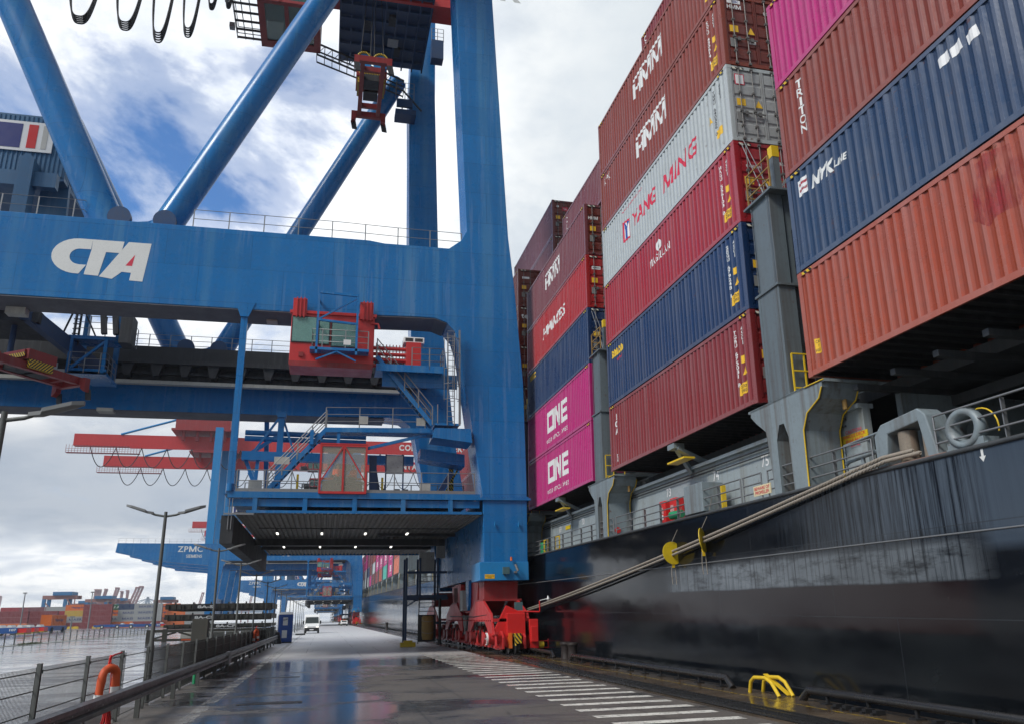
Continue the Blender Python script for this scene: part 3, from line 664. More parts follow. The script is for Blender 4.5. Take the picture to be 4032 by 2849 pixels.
# fourth bay, seen past the crane leg
o = sc_('brown container with plain grey door plates, topmost beside the blue crane leg', 'c_brown', 3, 6); decal(o, .3, 2.05, .8, 2.2, 'white')
o = sc_('dark brown container with two white letters on its doors beside the blue crane leg', 'c_brown', 3, 5); dletter(o, 'tex', .62, 2.1, .32, .8)
sc_('dark brown container with plain doors, two above the magenta doors at the crane leg', 'c_brown', 3, 4); sc_('dark brown container with plain doors directly above the magenta doors at the crane leg', 'c_brown', 3, 3)
o = sc_('magenta container showing only its doors between crane leg and stack', 'c_magenta', 3, 2); dletter(o, 'ONE', .7, 1.9, .32, .8); 
sc_('magenta container with its doors in shade, bottom of the stack beside the crane leg', 'c_magenta', 3, 1)
o = sc_('plum container with pink door label, highest of all at the left edge of the stacks', 'c_plum', 3, 8, row=1, door='c_brown'); decal(o, .75, 1.95, 1.15, 2.25, 'lred'); dletter(o, 'TAL', .95, 2.1, .12, .3); decal(o, .35, 2.2, .5, 2.35, 'white')
o = sc_('plum container under the highest one at the left edge, small square door emblem', 'c_plum', 3, 7, row=1, door='c_brown'); decal(o, .35, 1.75, .8, 2.15, 'white'); decal(o, .38, 1.78, .77, 2.12, 'green', y=-.006)
# farther bays seen past and below the crane
def far(label, mat, bay, tier, txt=None):
    o = bpy.data.objects.new('container', None); me = cmesh('simple', CL, CH)
    bpy.data.objects.remove(o)
    o = bpy.data.objects.new('container', me); sc.collection.objects.link(o); o.matrix_world = SHIP @ Matrix.Translation((XS, bayY(bay), tz(tier)))
    if len(me.materials) == 0: me.materials.append(None)
    o.material_slots[0].link = 'OBJECT'; o.material_slots[0].material = MT[mat]
    tag(o, label, 'container', 'containers on the ship beyond the crane')
    if txt: one(o)
FB = {4: ['c_magenta', 'c_maroon', 'c_redb'], 5: ['c_magenta', 'c_red', 'c_magenta'], 6: [],
      9: ['c_salmon', 'c_orange'], 10: ['c_magenta!', 'c_magenta!'], 11: ['c_teal', 'c_magenta!', 'c_magenta'], 12: ['c_orange', 'c_magenta!', 'c_maroon'], 13: ['c_maroon', 'c_magenta!', 'c_magenta!'],
      14: ['c_brown', 'c_pale', 'c_oxide'], 15: ['c_magenta', 'c_brown', 'c_brown'], 16: ['c_grey', 'c_navy', 'c_plum', 'c_plum'], 17: ['c_pale', 'c_grey', 'c_magenta', 'c_magenta'], 18: ['c_pale', 'c_plum', 'c_magenta', 'c_plum'], 19: ['c_magenta', 'c_magenta', 'c_maroon', 'c_magenta']}
CN = {'c_magenta': 'magenta', 'c_maroon': 'maroon', 'c_redb': 'bright red', 'c_red': 'red', 'c_salmon': 'salmon orange', 'c_orange': 'rust orange', 'c_teal': 'teal green', 'c_brown': 'brown', 'c_pale': 'whitish', 'c_oxide': 'oxide brown', 'c_grey': 'grey', 'c_navy': 'navy', 'c_plum': 'plum'}
ORD = ['nearest', 'second', 'third', 'fourth', 'fifth', 'sixth', 'seventh', 'eighth', 'ninth', 'tenth', 'eleventh', 'twelfth', 'thirteenth']
TN = ['bottom', 'second', 'third', 'fourth']
kk = 0
for b in sorted(FB):
    if not FB[b]: continue
    for t, m in enumerate(FB[b]):
        mm = m.rstrip('!')
        if b < 6: lb = '%s container glimpsed between the crane legs, %s tier, %s stack behind the leg' % (CN[mm], TN[t], ORD[b-4])
        else: lb = '%s container in the %s tier of the %s stack under the crane walkway' % (CN[mm], TN[t], ORD[kk])
        far(lb, mm, b, t+1, m.endswith('!'))
    if b > 6: kk += 1
# ================================================================== THE SHIP
def hullmat():
    m, nt, b = newmat('black hull paint')
    t = N(nt, 'ShaderNodeTexCoord').outputs['Object']; sp = N(nt, 'ShaderNodeSeparateXYZ'); L(nt, t, sp.inputs[0])
    wob = math_(nt, 'MULTIPLY', math_(nt, 'SUBTRACT', noise(nt, vscale(nt, t, (1, .25, 1)), 1.2, 5), .5), .10)
    Y = sp.outputs[1]; Z = math_(nt, 'ADD', sp.outputs[2], wob)
    cb = N(nt, 'ShaderNodeCombineXYZ'); L(nt, Y, cb.inputs[0]); L(nt, sp.outputs[2], cb.inputs[1])
    br = N(nt, 'ShaderNodeTexBrick'); L(nt, cb.outputs[0], br.inputs['Vector']); br.inputs['Scale'].default_value = 1; br.inputs['Brick Width'].default_value = 5.6; br.inputs['Row Height'].default_value = 1.65; br.inputs['Mortar Size'].default_value = .012
    br.inputs['Color1'].default_value = (0, 0, 0, 1); br.inputs['Color2'].default_value = (1, 1, 1, 1); br.inputs['Mortar'].default_value = (.5, .5, .5, 1); br.offset = .37
    plate = br.outputs['Color']
    st = noise(nt, vscale(nt, t, (1, 1.6, .13)), 2.6, 8, .66)
    st2 = noise(nt, vscale(nt, t, (1, .5, .9)), .7, 5, .6)
    def band(v, stops):
        k = .2 if v is Z else .0125
        return ramp(nt, math_(nt, 'MULTIPLY', v, k), [(p*k, c) for p, c in stops if p*k <= 1])
    # object z: 0 is the foot of the hull root (4.6 m below the deck edge); y: metres along the ship from y = 0
    seam = br.outputs['Fac']
    stv = noise(nt, vscale(nt, t, (1, 3.2, .10)), 3.0, 9, .7)
    c = mixc(nt, plate, (.0022, .0027, .0040), (.0036, .0052, .0090))
    pl2 = ramp(nt, plate, [(.0, .25), (1.0, 1.0)])
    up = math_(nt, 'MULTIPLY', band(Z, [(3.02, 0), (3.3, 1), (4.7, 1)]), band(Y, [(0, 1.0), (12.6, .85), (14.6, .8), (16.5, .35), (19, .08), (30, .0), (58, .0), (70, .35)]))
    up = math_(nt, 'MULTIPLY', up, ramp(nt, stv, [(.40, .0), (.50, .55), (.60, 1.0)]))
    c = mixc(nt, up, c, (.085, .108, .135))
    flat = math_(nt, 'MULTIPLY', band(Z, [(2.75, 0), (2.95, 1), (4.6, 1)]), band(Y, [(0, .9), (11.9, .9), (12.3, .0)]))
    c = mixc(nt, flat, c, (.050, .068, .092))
    sc1 = math_(nt, 'MULTIPLY', band(Z, [(2.30, 0), (2.36, 1), (2.95, 1), (3.02, .55), (3.10, .12), (3.3, 0)]), band(Y, [(0, .0), (12.0, .05), (12.9, .9), (20, 1.0), (25.2, .9), (26.3, .0), (60, 0), (75, .4)]))
    sc1 = math_(nt, 'MULTIPLY', sc1, ramp(nt, st2, [(.3, .5), (.6, 1.0)]))
    sc1 = math_(nt, 'MULTIPLY', sc1, ramp(nt, stv, [(.36, .12), (.50, .95)]))
    sc1 = math_(nt, 'MULTIPLY', sc1, ramp(nt, noise(nt, vscale(nt, t, (1, .6, 2.5)), 1.1, 8, .7), [(.36, .15), (.52, 1.0)]))
    sc1 = math_(nt, 'MULTIPLY', sc1, math_(nt, 'ADD', math_(nt, 'MULTIPLY', pl2, .4), .6))
    c = mixc(nt, sc1, c, (.18, .205, .225))
    lo = math_(nt, 'MULTIPLY', band(Z, [(1.35, 0), (1.42, 1), (2.3, 1), (2.34, 0)]), band(Y, [(0, .0), (12.4, .0), (12.8, .9), (26, .75), (30, .1), (79, .2)]))
    c = mixc(nt, lo, c, (.014, .0065, .0065))
    bt = math_(nt, 'MULTIPLY', band(Z, [(0, 1), (1.3, 1), (1.4, 0)]), ramp(nt, st2, [(.35, .1), (.7, .8)]))
    c = mixc(nt, bt, c, (.013, .016, .018))  # grey reflection along the foot of the hull painted in as colour
    c = mixc(nt, math_(nt, 'MULTIPLY', seam, .5), c, (.028, .032, .036))
    c = mixc(nt, ramp(nt, noise(nt, vscale(nt, t, (1, .5, 1)), 6, 9, .75), [(.66, 0.0), (.72, .7)]), c, (.10, .09, .085))
    L(nt, c, b.inputs['Base Color'])
    L(nt, ramp(nt, st2, [(.2, .07), (.8, .17)]), b.inputs['Roughness'])
    bn = N(nt, 'ShaderNodeBump'); bn.inputs['Strength'].default_value = .45; bn.inputs['Distance'].default_value = .04
    L(nt, noise(nt, vscale(nt, t, (1, .35, .5)), .8, 3), bn.inputs['Height'])
    b2 = N(nt, 'ShaderNodeBump'); b2.inputs['Strength'].default_value = .4; b2.inputs['Distance'].default_value = .008; L(nt, plate, b2.inputs['Height']); L(nt, bn.outputs[0], b2.inputs['Normal'])
    L(nt, b2.outputs[0], b.inputs['Normal']); b.inputs['Specular IOR Level'].default_value = .26
    return m
MT['hull'] = hullmat()
HX, DZ = 11.2, 2.70
ship = thing('container_ship', 'black hulled container ship with grey deck gear moored along the quay', 'ship', (HX, 0, -1.9), mat=SHIP)
mb = MB(); ys = [-30, 60, 150, 240, 318]
sec = [(HX, DZ), (HX, -5), (HX+1.2, -9), (43, -9), (43, DZ)]
mb.add([(x, y, z) for y in ys for x, z in sec] + [(20, 345, DZ), (26, 345, -9), (34, 345, DZ)],
       [(i*5+j, i*5+j+1, i*5+5+j+1, i*5+5+j) for i in range(4) for j in range(4)] + [(20, 21, 26, 25), (21, 22, 26), (22, 23, 26), (23, 24, 27, 26), (25, 26, 27)] + [(0, 1, 2, 3, 4)])
mb.build('hull', 'hull', ship)
mb = MB(); mb.box((HX+.02, -30, DZ-.05), (43, 318, DZ+.012)); mb.build('deck', 'greydark', ship)
mb = MB(); mb.tube([(HX-.01, y, DZ-.02) for y in (-30, 60, 300)], .055, 8); mb.build('gunwale', 'rustrail', ship) if False else None
mb = MB(); mb.tube([(HX, -30, DZ), (HX, 60, DZ), (HX, 318, DZ)], .05, 8); mb.build('gunwale', 'greydark', ship)
mb = MB(); mb.tube([(HX, -30, 1.27), (HX, 60, 1.23), (HX, 318, 1.2)], .018, 6); mb.build('rubbing_bead', 'galv', ship)
# hatch coaming wall with frame numbers, hatch cover edge above it
mb = MB(); mb.box((12.3, 16.4, DZ+.012), (12.5, 316, 4.55)); mb.box((12.18, 16.4, 4.55), (12.6, 316, 4.66))
for i in range(150):
    y = 20.6+i*2.0
    if i % 2 == 0 and y > 34: mb.box((12.2, y, DZ+.012), (12.3, y+.03, 4.5))
mb.build('hatch_coaming', 'greylight', ship)
mb = MB(); mb.tube([(12.22, 17, 4.40), (12.22, 90, 4.40)], .03, 6); mb.tube([(12.22, 17, 4.22), (12.22, 24, 4.22), (12.22, 24.2, 4.30), (12.22, 90, 4.30)], .022, 6); mb.build('pipe', 'greydark', ship)
for n, px, py in (('75', 1716, 1032), ('74', 1606, 1065), ('73', 1500, 1103), ('70', 1308, 1168), ('69', 1257, 1186)):
    p = shX(px, py, 12.3); lettering(n, (12.293, p.y, p.z), (0, -1, 0), (0, 0, 1), .33, 'white', ship, bold=.015)
mb = MB(); mb.box((13.3, -30, 5.0), (42, 316, 5.3)); mb.build('hatch_cover', 'greydark', ship)  # slab added to block the sky and keep the deck space below dark
mb = MB()
for i in range(22): y = -12+i*1.33; mb.box((11.9, y, 4.86), (42, y+.16, 4.996))
for x in (14.5, 18.5): mb.box((x, -14, 4.6), (x+.3, 16.9, 4.85))
mb.build('deck_beam', 'greydark', ship)
mb = MB(); mb.box((17.5, -20, DZ+.012), (17.7, 16, 4.6)); mb.box((13.1, 16.0, DZ+.012), (17.5, 16.2, 4.9)); mb.build('bulkhead', 'grey', ship)
# container pedestals between the bays
for yb in (bayY(1)+6.1, bayY(2)+6.1, bayY(3)+6.1):
    mb = MB(); mb.bar((11.5, yb, 5.36), (12.7, yb+.5, 3.9), .16, .12); mb.box((11.36, yb-.28, 5.2), (11.75, yb+.28, 5.38)); mb.bar((11.5, yb-.2, 5.2), (12.9, yb-.2, 4.6), .3, .12); mb.build('stacking_bracket', 'grey', ship)
    mb = MB(); mb.box((11.35, yb-1.05, 4.72), (11.75, yb+.35, 4.78)); mb.build('catwalk_step', 'yellow', ship)
# lashing bridges
def lashing(yc, near=True):
    """grey pillar with stepped box section standing on a forked bracket"""
    y0, y1 = yc-.52, yc+.55
    dp = .5 if near else 1.5
    mb = MB(); mb.box((HX, y0, 5.16), (HX+dp, y1, 8.15)); mb.box((HX+.05, y0+.07, 8.15), (HX+dp-.05, y1-.07, 10.9)); mb.box((HX-.05, y0-.06, 8.13), (HX+1.6, y1+.06, 8.20)); mb.box((HX-.06, y0-.2, 10.9), (HX+1.7, y1+.2, 10.97))
    for yy in (y0+.12, y1-.12): mb.box((HX-.012, yy-.012, 5.2), (HX, yy+.012, 10.85))
    p = mb.build('pillar', 'pillargrey', ship, bev=.012 if near else 0)
    if near:
        mb = MB()   # web plate running inboard with oval lightening holes
        for za, zb in ((5.16, 5.5), (6.6, 8.5), (9.9, 10.9)): mb.box((HX+.5, yc-.4, za), (30, yc-.34, zb))
        for za, zb in ((5.5, 6.6), (8.5, 9.9)):
            mb.box((HX+.5, yc-.4, za), (HX+.66, yc-.34, zb)); x = HX+1.55
            while x < 28: mb.box((x, yc-.4, za), (x+.55, yc-.34, zb)); x += 1.7
        mb.box((HX+1.5, yc+.5, 5.16), (30, yc+.56, 10.9)); mb.build('web_plate', 'pillargrey', ship)
        mb = MB()
        for z in (11.35, 11.7, 12.05): mb.bar((HX+.1, y1+.15, z), (HX+1.7, y1+.15, z), .03); mb.bar((HX+.1, y0, z), (HX+.1, y1+.15, z), .03)
        for x, y in ((HX+.1, y0), (HX+.1, y1+.15), (HX+.9, y1+.15), (HX+1.7, y1+.15)): mb.bar((x, y, 10.97), (x, y, 12.05), .04)
        mb.build('railing', 'rustrail', ship)
        mb = MB(); mb.box((HX+.3, yc-.45, 10.97), (HX+.5, yc-.25, 12.1)); q_ = mb.build('lashing_post', 'pillargrey', ship)
        mb = MB(); mb.box((HX+.29, yc-.46, 12.1), (HX+.51, yc-.24, 12.45)); mb.build('post_cap', 'yellow', q_)
        mb = MB()   # lashing rods and turnbuckles against the container doors
        for a, b_ in (((HX+.7, yc+.6, 11.1), (HX+.25, yc+1.02, 13.4)), ((HX+1.0, yc+.6, 11.1), (HX+.32, yc+1.02, 13.55)), ((HX+.5, yc-.2, 11.1), (HX+2.3, yc+1.0, 13.3)), ((HX+.4, yc+.5, 11.0), (HX+2.2, yc+.9, 12.9)), ((HX+1.3, yc+.4, 8.3), (HX+2.3, yc+.4, 10.4))):
            a, b_ = Vector(a), Vector(b_); mb.tube([a, b_], .014, 6); mb.tube([a.lerp(b_, .12), a.lerp(b_, .34)], .038, 6)
        mb.build('lashing_rod', 'galv', ship)
    mb = MB(); Yo = yc
    br = [(1.5, 5.16), (1.5, 4.98), (1.25, 4.76), (.80, 4.44), (.72, 3.9), (.62, DZ), (.30, DZ), (.30, 4.10), (.12, 4.48), (-.10, 4.48), (-.26, 4.10), (-.30, DZ), (-.95, DZ), (-.98, 4.12), (-1.2, 4.5), (-1.75, 4.74), (-1.9, 4.98), (-1.9, 5.16)]
    mb.prism([(a, b_) for a, b_ in br], (HX, Yo, 0), (0, 1, 0), (0, 0, 1), (.06, 0, 0)); mb.box((HX, yc-2.0, 5.1), (HX+1.5, yc+1.62, 5.17))
    for a, b_ in zip(br[11:], br[12:]): mb.quad((HX, Yo+a[0], a[1]), (HX, Yo+b_[0], b_[1]), (HX+.95, Yo+b_[0], b_[1]), (HX+.95, Yo+a[0], a[1]))
    for a, b_ in zip(br[0:11], br[1:12]): mb.quad((HX, Yo+a[0], a[1]), (HX, Yo+b_[0], b_[1]), (HX+.55, Yo+b_[0], b_[1]), (HX+.55, Yo+a[0], a[1]))
    mb.build('forked_bracket', 'grey', ship)
    mb = MB(); mb.tube([(HX-.015, Yo+a, b_) for a, b_ in br[12:17]], .02, 5); mb.tube([(HX-.02, yc-2.0, 5.14), (HX-.02, yc-1.2, 5.14)], .018, 5); mb.tube([(HX+.98, Yo+a, b_) for a, b_ in br[12:17]], .02, 5); mb.build('edge_trim', 'yellow', ship)
    mb = MB()
    for x in (HX+.5,):
        mb.bar((x, yc-.02, DZ), (x, yc-.02, 5.0), .03); mb.bar((x, yc+.22, DZ), (x, yc+.22, 5.0), .03); z = DZ+.25
        while z < 5: mb.bar((x, yc-.02, z), (x, yc+.22, z), .025); z += .28
    mb.build('ladder', 'rustrail', ship)
    if near:
        mb = MB(); ya = yc-.62
        for z in (5.3, 5.75, 6.2): mb.bar((HX+.1, ya, z), (HX+.95, ya-.02, z), .035)
        for x in (HX+.1, HX+.45, HX+.95): mb.bar((x, ya, 5.2), (x, ya, 6.2), .035)
        mb.build('gate_rail', 'yellow', ship)
for i in range(0, 20):
    lashing(bayY(i)+CL+1.22, i < 3)
# deck edge railing in lengths with rounded ends
def rail(ya, yb, h=.74, x=HX+.08):
    mb = MB(); z = DZ
    for k in (1.0, .66, .33): mb.tube([(x, ya, z+h*k), (x, yb, z+h*k)], .022, 6)
    for y in (ya, yb): mb.tube([(x, y, z+.05), (x, y, z+h)], .022, 6)
    n = max(1, round((yb-ya)/1.5))
    for i in range(1, n):
        y = ya+(yb-ya)*i/n; mb.box((x+.02, y-.012, z), (x+.10, y+.012, z+h*.98))
    mb.build('deck_railing', 'galv', ship)
rail(14.9, 19.25); rail(19.6, 20.6); rail(20.75, 31.2); rail(31.5, 47); rail(6.5, 13.0, .80)
for a in range(47, 300, 14): rail(a+.3, a+13.7)
# things fixed on the side deck
def shbox(name, px0, py0, px1, py1, X, dep, mat, bev=.02):
    a = shX(px0, py1, X); b_ = shX(px1, py0, X); mb = MB(); mb.box((X, min(a.y, b_.y), min(a.z, b_.z)), (X+dep, max(a.y, b_.y), max(a.z, b_.z))); return mb.build(name, mat, ship, bev=bev)
for y in (27.55, 26.6):
    mb = MB(); mb.box((11.75, y-.26, 2.8), (12.1, y+.26, 3.66)); f = mb.build('fire_hose_box', 'redbright', ship, bev=.04)
    lettering('FIRE\nHOSE', (11.745, y+.02, 3.3), (0, -1, 0), (0, 0, 1), .22, 'offwhite', f)
    mb = MB(); mb.box((11.742, y-.09, 2.98), (11.748, y+.11, 3.16)); mb.build('symbol_plate', 'offwhite', f)
mb = MB(); mb.tube([(11.7, 26.15, 2.72), (11.7, 26.15, 2.98)], .10, 8); mb.tube([(11.55, 26.3, 3.0), (11.7, 25.75, 3.02)], .14, 10); mb.build('winch_motor', 'green', ship)
mb = MB(); mb.box((11.22, 23.1, 2.80), (11.95, 24.45, 3.72)); mb.build('deck_locker', 'grey', ship, bev=.02)
mb = MB(); mb.box((11.80, 22.93, 2.78), (11.95, 23.0, 3.6)); mb.build('locker_door', 'yellow', ship)
mb = MB(); mb.tube([(11.6, 33.2, 2.95), (11.6, 31.9, 3.0)], .13, 10); mb.tube([(11.6, 32.2, 2.72), (11.6, 32.2, 3.15)], .17, 10); mb.build('fire_pump', 'redbright', ship)
for ya_, yb_ in ((43.2, 43.9), (40.8, 41.6)):
    mb = MB()
    for y in (ya_, yb_): mb.bar((11.6, y, 2.72), (11.6, y, 3.5), .06)
    for z in (2.85, 3.48): mb.bar((11.6, ya_, z), (11.6, yb_, z), .05)
    mb.build('deck_gate', 'yellow', ship)
mb = MB(); mb.tube([(11.7, 44.4, 2.8), (11.7, 44.4, 3.4)], .2, 10); mb.build('vent_head', 'green', ship)
def board(name, px0, py0, px1, py1, X, txt, mat, tm, h):
    o = shbox(name, px0, py0, px1, py1, X, .02, mat, 0); a = shX(px0, py1, X); b_ = shX(px1, py0, X)
    lettering(txt, (X-.002, (a.y+b_.y)/2, (a.z+b_.z)/2), (0, -1, 0), (0, 0, 1), h, tm, o, bold=.01, wd=abs(a.y-b_.y)*.86)
board('warning_board', 1691, 1080, 1727, 1113, HX+.04, 'BEWARE OF\nPROPELLER', 'signcream', 'lred', .20)
board('warning_board', 1818, 960, 1853, 1000, 12.27, 'REEFER BAY\nPLUGGING &\nUNPLUGGING', 'signred', 'lyellow', .38)
board('warning_board', 1889, 960, 1944, 998, 12.27, 'CAUTION!\nWHOLE DECK\nSNAP BACK\nZONE', 'signyellow', 'lred', .42)
shbox('notice_plate', 1857, 968, 1870, 990, 12.28, .01, 'white', 0); shbox('notice_plate', 1268, 1175, 1279, 1187, 12.28, .01, 'signyellow', 0); shbox('notice_plate', 1376, 1136, 1384, 1146, 12.28, .01, 'signred', 0)
# roller fairlead: arch frame, two rusty rollers, base plate
fy0, fy1 = 12.95, 14.75
mb = MB(); X0, X1 = HX+.05, HX+.55
mb.prism([(fy1, DZ), (fy1, 3.45), (fy1-.25, 3.66), (fy0+.42, 3.76), (fy0+.22, 3.6), (fy0, DZ), (fy0+.28, DZ), (fy0+.44, 3.5), (fy1-.42, 3.42), (fy1-.3, DZ)], (X0, 0, 0), (0, 1, 0), (0, 0, 1), (.5, 0, 0)); mb.build('fairlead_frame', 'grey', ship, bev=.025)
mb = MB()
for y, r in ((14.02, .19), (13.42, .13)): mb.tube([(HX+.3, y, DZ+.04), (HX+.3, y, 3.42)], r, 18)
mb.build('fairlead_roller', paint('rust streaked roller', (.24, .20, .15), .6, .6, .8, rust=.95, scol=(.16, .06, .03), scale=3), ship)
mb = MB(); mb.box((HX-.02, 12.7, DZ-.02), (HX+.7, 15.6, DZ+.06)); mb.build('fairlead_base', paint('rust and red lead deck edge', (.22, .12, .09), .6, .6, .3, rust=.9, scol=(.3, .3, .28), scale=4), ship, bev=.02)
# panama chock: a thick flared ring
mb = MB(); cy, cz = 12.3, 3.12; nn = 26
ring = [(.40, .0), (.42, .12), (.30, .30), (.22, .32), (.24, .12), (.30, -.02)]
vs = []
for i in range(nn):
    a = 2*math.pi*i/nn
    for rr, xx in ring: vs.append((HX+.06+xx, cy+math.cos(a)*rr*1.05, cz+math.sin(a)*rr*.92))
k = len(ring); mb.add(vs, [(i*k+j, i*k+(j+1) % k, ((i+1) % nn)*k+(j+1) % k, ((i+1) % nn)*k+j) for i in range(nn) for j in range(k)], True)
mb.box((HX+.08, cy-.44, DZ), (HX+.42, cy+.44, DZ+.2)); mb.build('mooring_chock', 'grey', ship)
mb = MB(); mb.tube([(HX+.5, cy+.02+math.cos(a)*.42, cz+math.sin(a)*.40) for a in [math.pi*(i/12) for i in range(-1, 14)]], .016, 6); mb.build('edge_trim', 'yellow', ship)
mb = MB(); mb.prism([(-.46, DZ), (-.46, 3.2), (-.3, 3.5), (.3, 3.5), (.46, 3.2), (.46, DZ)], (HX+.46, cy, 0), (0, 1, 0), (0, 0, 1), (.05, 0, 0)) if False else mb.box((HX+.1, cy-.5, DZ), (HX+.6, cy+.5, DZ+.1)); mb.build('chock_foot', 'grey', ship)
mb = MB(); mb.tube([(HX+.2, 16.0, 3.08), (HX+.2, 15.9, 3.12), (HX+.2, 14.8, 3.18)], .05, 8); mb.tube([(HX+.2, 15.4, DZ), (HX+.2, 15.4, 3.14)], .045, 8); mb.tube([(HX+.2, 16.0, DZ), (HX+.2, 16.0, 3.5), (HX+.2, 14.8, 3.56)], .03, 8); mb.build('pipe_guard', 'grey', ship)
mb = MB(); mb.tube([(HX+.75, 15.0, DZ), (HX+.75, 15.0, 2.96)], .32, 16); mb.tube([(HX+.75, 15.0, 2.96), (HX+.75, 15.0, 3.0)], .38, 16); mb.build('deck_roller', 'rustrail', ship)
# bulkhead lamps hanging under the brackets
for yc in (bayY(0)+CL+1.22, bayY(1)+CL+1.22):
    mb = MB(); mb.tube([(HX+.7, yc-1.7, 5.1), (HX+.7, yc-1.7, 4.75)], .015, 6); mb.tube([(HX+.7, yc-1.7, 4.75), (HX+.7, yc-1.7, 4.5)], .06, 10); mb.build('deck_lamp', 'rustrail', ship)
# white arrow and draught ring marks on the plating
a = shX(2199, 1000, HX); mb = MB(); X = HX-.004
mb.poly([(X, a.y+.02, a.z), (X, a.y-.035, a.z), (X, a.y-.035, a.z-.17), (X, a.y-.08, a.z-.17), (X, a.y-.005, a.z-.27), (X, a.y+.07, a.z-.17), (X, a.y+.02, a.z-.17)], (.003, 0, 0)); mb.build('arrow_mark', 'offwhite', ship)
# ================================================================== THE QUAY CRANE
m_, nt_, b_ = newmat('tinted cabin window'); b_.inputs['Base Color'].default_value = (.16, .34, .30, 1); b_.inputs['Roughness'].default_value = .03; b_.inputs['Alpha'].default_value = .35; b_.inputs['Specular IOR Level'].default_value = .8
MT['cabglass'] = m_
MT['soffit'] = paint('dirty grey soffit paint', (.085, .09, .11), .6, .5, .2, scale=.7)
MT['ceil'] = paint('dull galvanised ceiling sheet', (.16, .155, .14), .6, .5, .3)
YF, YR = 44.0, 62.0            # front faces of the two portal frames
LX = -33.0                     # landside rail side
crane = thing('gantry_crane', 'nearest blue ship to shore gantry crane with white logo on its portal beam', 'crane', (9.6, YF+1, 0), 'gantry cranes along the quay')
def frame_poly(d):
    """one welded portal: waterside leg, top beam and landside leg as a single plate outline with a rounded inner corner"""
    if d: return [(8.42, 3.75), (10.86, 3.75), (10.6, 9), (9.6, 15), (8.6, 24), (8.1, 31), (7.65, 47), (7.6, 56), (5.5, 56), (5.3, 47), (5.6, 31), (6.0, 21.8), (-33.2, 21.7), (-33.2, 16.9), (-1, 16.9), (4.0, 17.0), (5.2, 16.9), (5.9, 16.4), (6.3, 15.6), (6.7, 13.5), (7.4, 10.3), (8.3, 5)]
    return [(8.42, 3.75), (10.86, 3.75), (10.92, 9), (10.86, 15), (10.45, 21), (10.12, 24.4), (9.30, 43), (8.85, 53.5), (6.45, 53.5), (6.75, 43), (7.50, 24.6), (7.15, 23.9), (6.4, 23.30), (2.5, 23.30), (1.6, 23.42), (0, 23.42), (-33.2, 23.42), (-33.2, 18.6), (-1, 18.55), (4.4, 18.72), (5.6, 18.70), (6.3, 18.45), (6.8, 17.9), (7.1, 16.9), (7.8, 12.1), (8.38, 8.3)]
for y, nm in ((YF, 'f'), (YR, 'r')):
    D = 0 if nm == 'f' else 1.7
    mb = MB(); P = frame_poly(D); mb.prism(P, (0, y, 0), (1, 0, 0), (0, 0, 1), (0, 2.3, 0)); mb.build('portal_frame', 'blue', crane, bev=.03)
    mb = MB(); mb.prism([(-33.2, 23.42), (-28.2, 23.42), (-28.2, 18.6), (-29.0, 17.2), (-30.0, 8), (-30.3, 3.7), (-33.0, 3.7)], (0, y-.02, 0), (1, 0, 0), (0, 0, 1), (0, 2.34, 0)); mb.build('landside_leg', 'blue', crane)
    mb = MB(); mb.prism([(-33.2, 23.40), (-58, 23.6), (-58.3, 21.0), (-51, 19.4), (-50.9, 18.9), (-33.2, 17.3)], (0, y+.02, 0), (1, 0, 0), (0, 0, 1), (0, 2.2, 0)); mb.build('cantilever_beam', 'blue', crane)
    mb = MB(); mb.box((-34.6, y+.1, 23.4), (-32.4, y+2.1, 58)); mb.build('upper_leg', 'bluelight', crane)
    # V of tubular braces on top of the beam
    mb = MB()
    yy = y+1.15
    if nm == 'f': tb = [((-13.0, 23.3), (-21.5, 40.5), .97), ((-10.25, 23.3), (-1.2, 43.2), .82)]
    else: tb = [((-11.9, 21.6), (-20.2, 37.2), .97), ((-9.1, 21.6), (1.6, 43.6), .82)]
    for (xa, za), (xb, zb), r in tb:
        d = Vector((xb-xa, 0, zb-za)); e = Vector((xa, yy, za))+d*1.25; mb = MB(); s_ = Vector((xa, yy, za))-d*.02
        mb.tube([s_, s_.lerp(e, .3), s_.lerp(e, .6), e], r, 28); mb.build('diagonal_brace', 'blue', crane)
    mb = MB(); mb.prism([(-14.2, 23.42), (-9.2, 23.42), (-9.5, 24.4), (-10.2, 24.35), (-11.0, 23.95), (-11.7, 23.85), (-12.3, 23.95), (-13.2, 24.6), (-13.9, 24.6)], (0 if nm == 'f' else 1.0, yy-.2, -D), (1, 0, 0), (0, 0, 1), (0, .4, 0))
    mb.build('gusset_plate', 'blue', crane)
    for xa, s_ in ((-12.35, 1), (-9.95, 1)):
        mb = MB(); mb.tube([(xa+(0 if nm == 'f' else 1.0), yy-1.0, 23.75-D), (xa+(0 if nm == 'f' else 1.0), yy-.6, 23.75-D)], .62, 20)
        mb.build('brace_foot', 'bluedark', crane)
for y, zb, x1 in ((YF, 18.545, -1.0), (YR, 16.895, 3.9)):
    mb = MB(); mb.box((-33, y+.02, zb-.05), (x1, y+2.28, zb)); mb.build('beam_soffit', 'soffit', crane)
mb = MB(); mb.poly([(-1.0, YF+.02, 18.545), (4.4, YF+.02, 18.69), (5.6, YF+.02, 18.67), (6.28, YF+.02, 18.42), (6.27, YF+.02, 18.39), (5.6, YF+.02, 18.64), (4.4, YF+.02, 18.65), (-1.0, YF+.02, 18.495)], (0, 2.26, 0)); mb.build('beam_soffit', 'soffit', crane)
